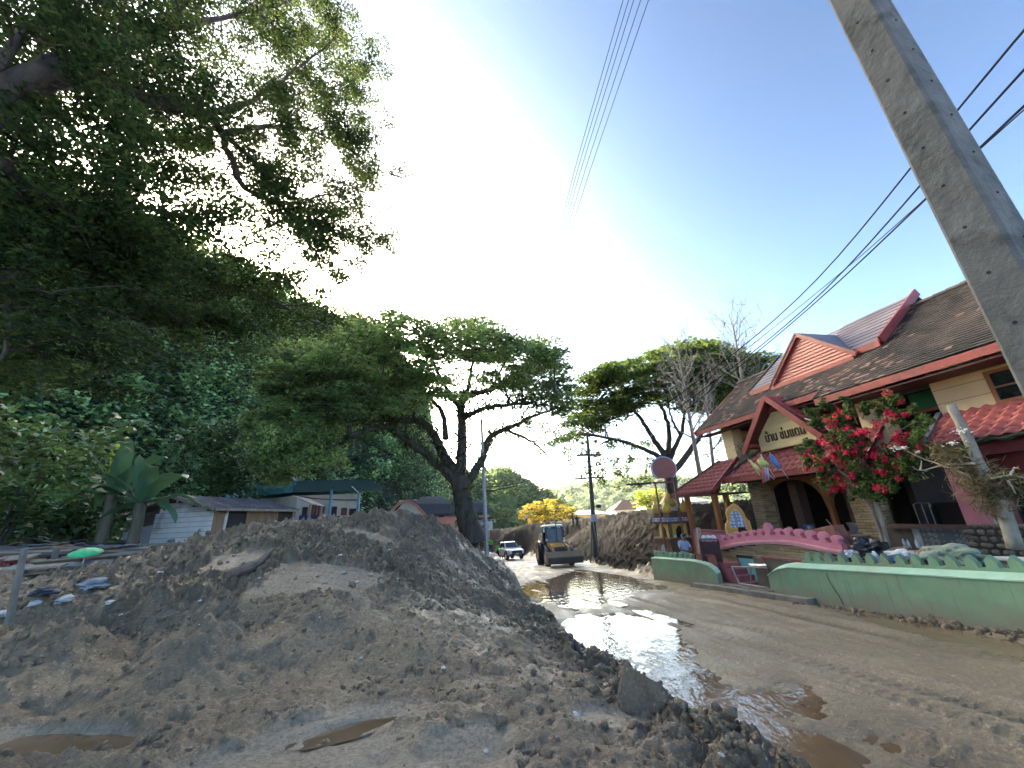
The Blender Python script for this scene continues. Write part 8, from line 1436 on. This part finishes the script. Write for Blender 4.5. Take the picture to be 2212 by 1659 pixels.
simple('plastic_bottle', 'dark bottle standing in the mud at the edge of the puddle', 'bottle', M_BLKP, lambda m: m.lathe(onground(1249, 1417), [(.03, -.03), (.035, .02), (.035, .11), (.016, .15), (.016, .17)], 10, unit(np.array([-.2, .1, 1]))), onground(1249, 1417))
# big slab of dried mud on the bank
ps = onground(1392, 1525); mb = MB(); fx_ = unit(np.array([1, -.15, .05])); fz_ = unit(np.array([-.05, .55, .85])); fn_ = np.cross(fx_, fz_); fn_ = fn_ if fn_[1] < 0 else -fn_
mb.prism([ps+fx_*x+fz_*z+fn_*(.02*sin(x*20)) for x, z in [(-.22, -.05), (-.10, -.08), (.10, -.06), (.24, .02), (.20, .16), (.08, .22), (-.02, .30), (-.06, .36), (-.11, .30), (-.16, .20), (-.21, .10)]], -fn_*.16)
tag(mb.build('mud_slab', M_MUD, loc=ps, bevel=.02), 'large smooth-faced slab of mud standing on the bank above the puddle', 'mud slab')
# rubble dumped on the far bank beside the loader
for k in range(24):
    x = rs.uniform(1040, 1400); y = rs.uniform(1150, 1215); p = onground(x, y, 18); s_ = rs.uniform(.08, .22); c = rs.uniform(.2, .55); side = 'behind the pickup' if x < 1160 else 'behind the loader' if x < 1270 else 'right of the wooden pole'
    lab_ = ['broken pale board', 'twisted grey sheet', 'snapped timber'][k % 3]+(' high up' if y < 1172 else ' midway' if y < 1192 else ' low down')+' in the earth bank '+side
    if lab_ in used: continue
    used.add(lab_); simple('snapped_board', lab_, 'broken board', [M_WPL, M_GREYW, M_PLK][k % 3], lambda m: m.box(p+UP*.05, (s_*2.2, s_*.6, .05), (unit(np.array([rs.normal(), .3, rs.normal()*.7])), np.array([0, .7, .7]), np.array([0, -.7, .7]))), p, 'boards stuck in the earth bank')
# roadside lumps along the foot of the green wall
def samp_wall(n):
    a = rng.uniform(-1, 9.5, n); b = 9.16-np.abs(rng.normal(size=n))*.16; return np.stack([a*EA[0]+b*EQ[0], a*EA[1]+b*EQ[1]], -1)
bmx = samp_wall(900); zz = terrain(bmx[:, 0], bmx[:, 1])[0]
bm = bmesh.new(); bmesh.ops.create_icosphere(bm, subdivisions=1, radius=1); bv = np.array([v.co[:] for v in bm.verts]); bf = np.array([[v.index for v in f.verts] for f in bm.faces]); bm.free()
n = len(bmx); s_ = .012*(6)**rng.random(n)**1.5*np.clip(vnoise(bmx[:, 0]*1.3, bmx[:, 1]*1.3, 3)*1.8, .3, 1.4); B = bv[None]*(1+.9*(rng.random((n, len(bv), 1))-.5))*s_[:, None, None]+np.stack([bmx[:, 0], bmx[:, 1], zz+s_*.3], -1)[:, None]
o = npmesh('mud_clods', B.reshape(-1, 3), (bf[None]+(np.arange(n)*len(bv))[:, None, None]).reshape(-1, 3), M_MUD, np.zeros((n*len(bv), 3))); o['kind'] = 'stuff'; o['label'] = 'crumbs of mud along the foot of the green wall'; o['category'] = 'mud clods'

# ================================================================== HAZE over the valley
hz = MB(); hz.box((0, 0, 26), (6400, 6400, 88)); ho = hz.build('haze', mat('haze_dummy', (1, 1, 1))); ho.data.materials.clear()
mh_ = bpy.data.materials.new('valley_haze'); mh_.use_nodes = True; hn = mh_.node_tree; hn.nodes.clear(); hv_ = hn.nodes.new('ShaderNodeVolumePrincipled'); hv_.inputs['Color'].default_value = (.86, .93, 1, 1); hv_.inputs['Density'].default_value = .00009; hv_.inputs['Anisotropy'].default_value = 0.0
hout = hn.nodes.new('ShaderNodeOutputMaterial'); hn.links.new(hv_.outputs[0], hout.inputs['Volume']); ho.data.materials.append(mh_); ho['kind'] = 'stuff'; ho['label'] = 'thin blue haze lying over the valley and far hills'; ho['category'] = 'haze'
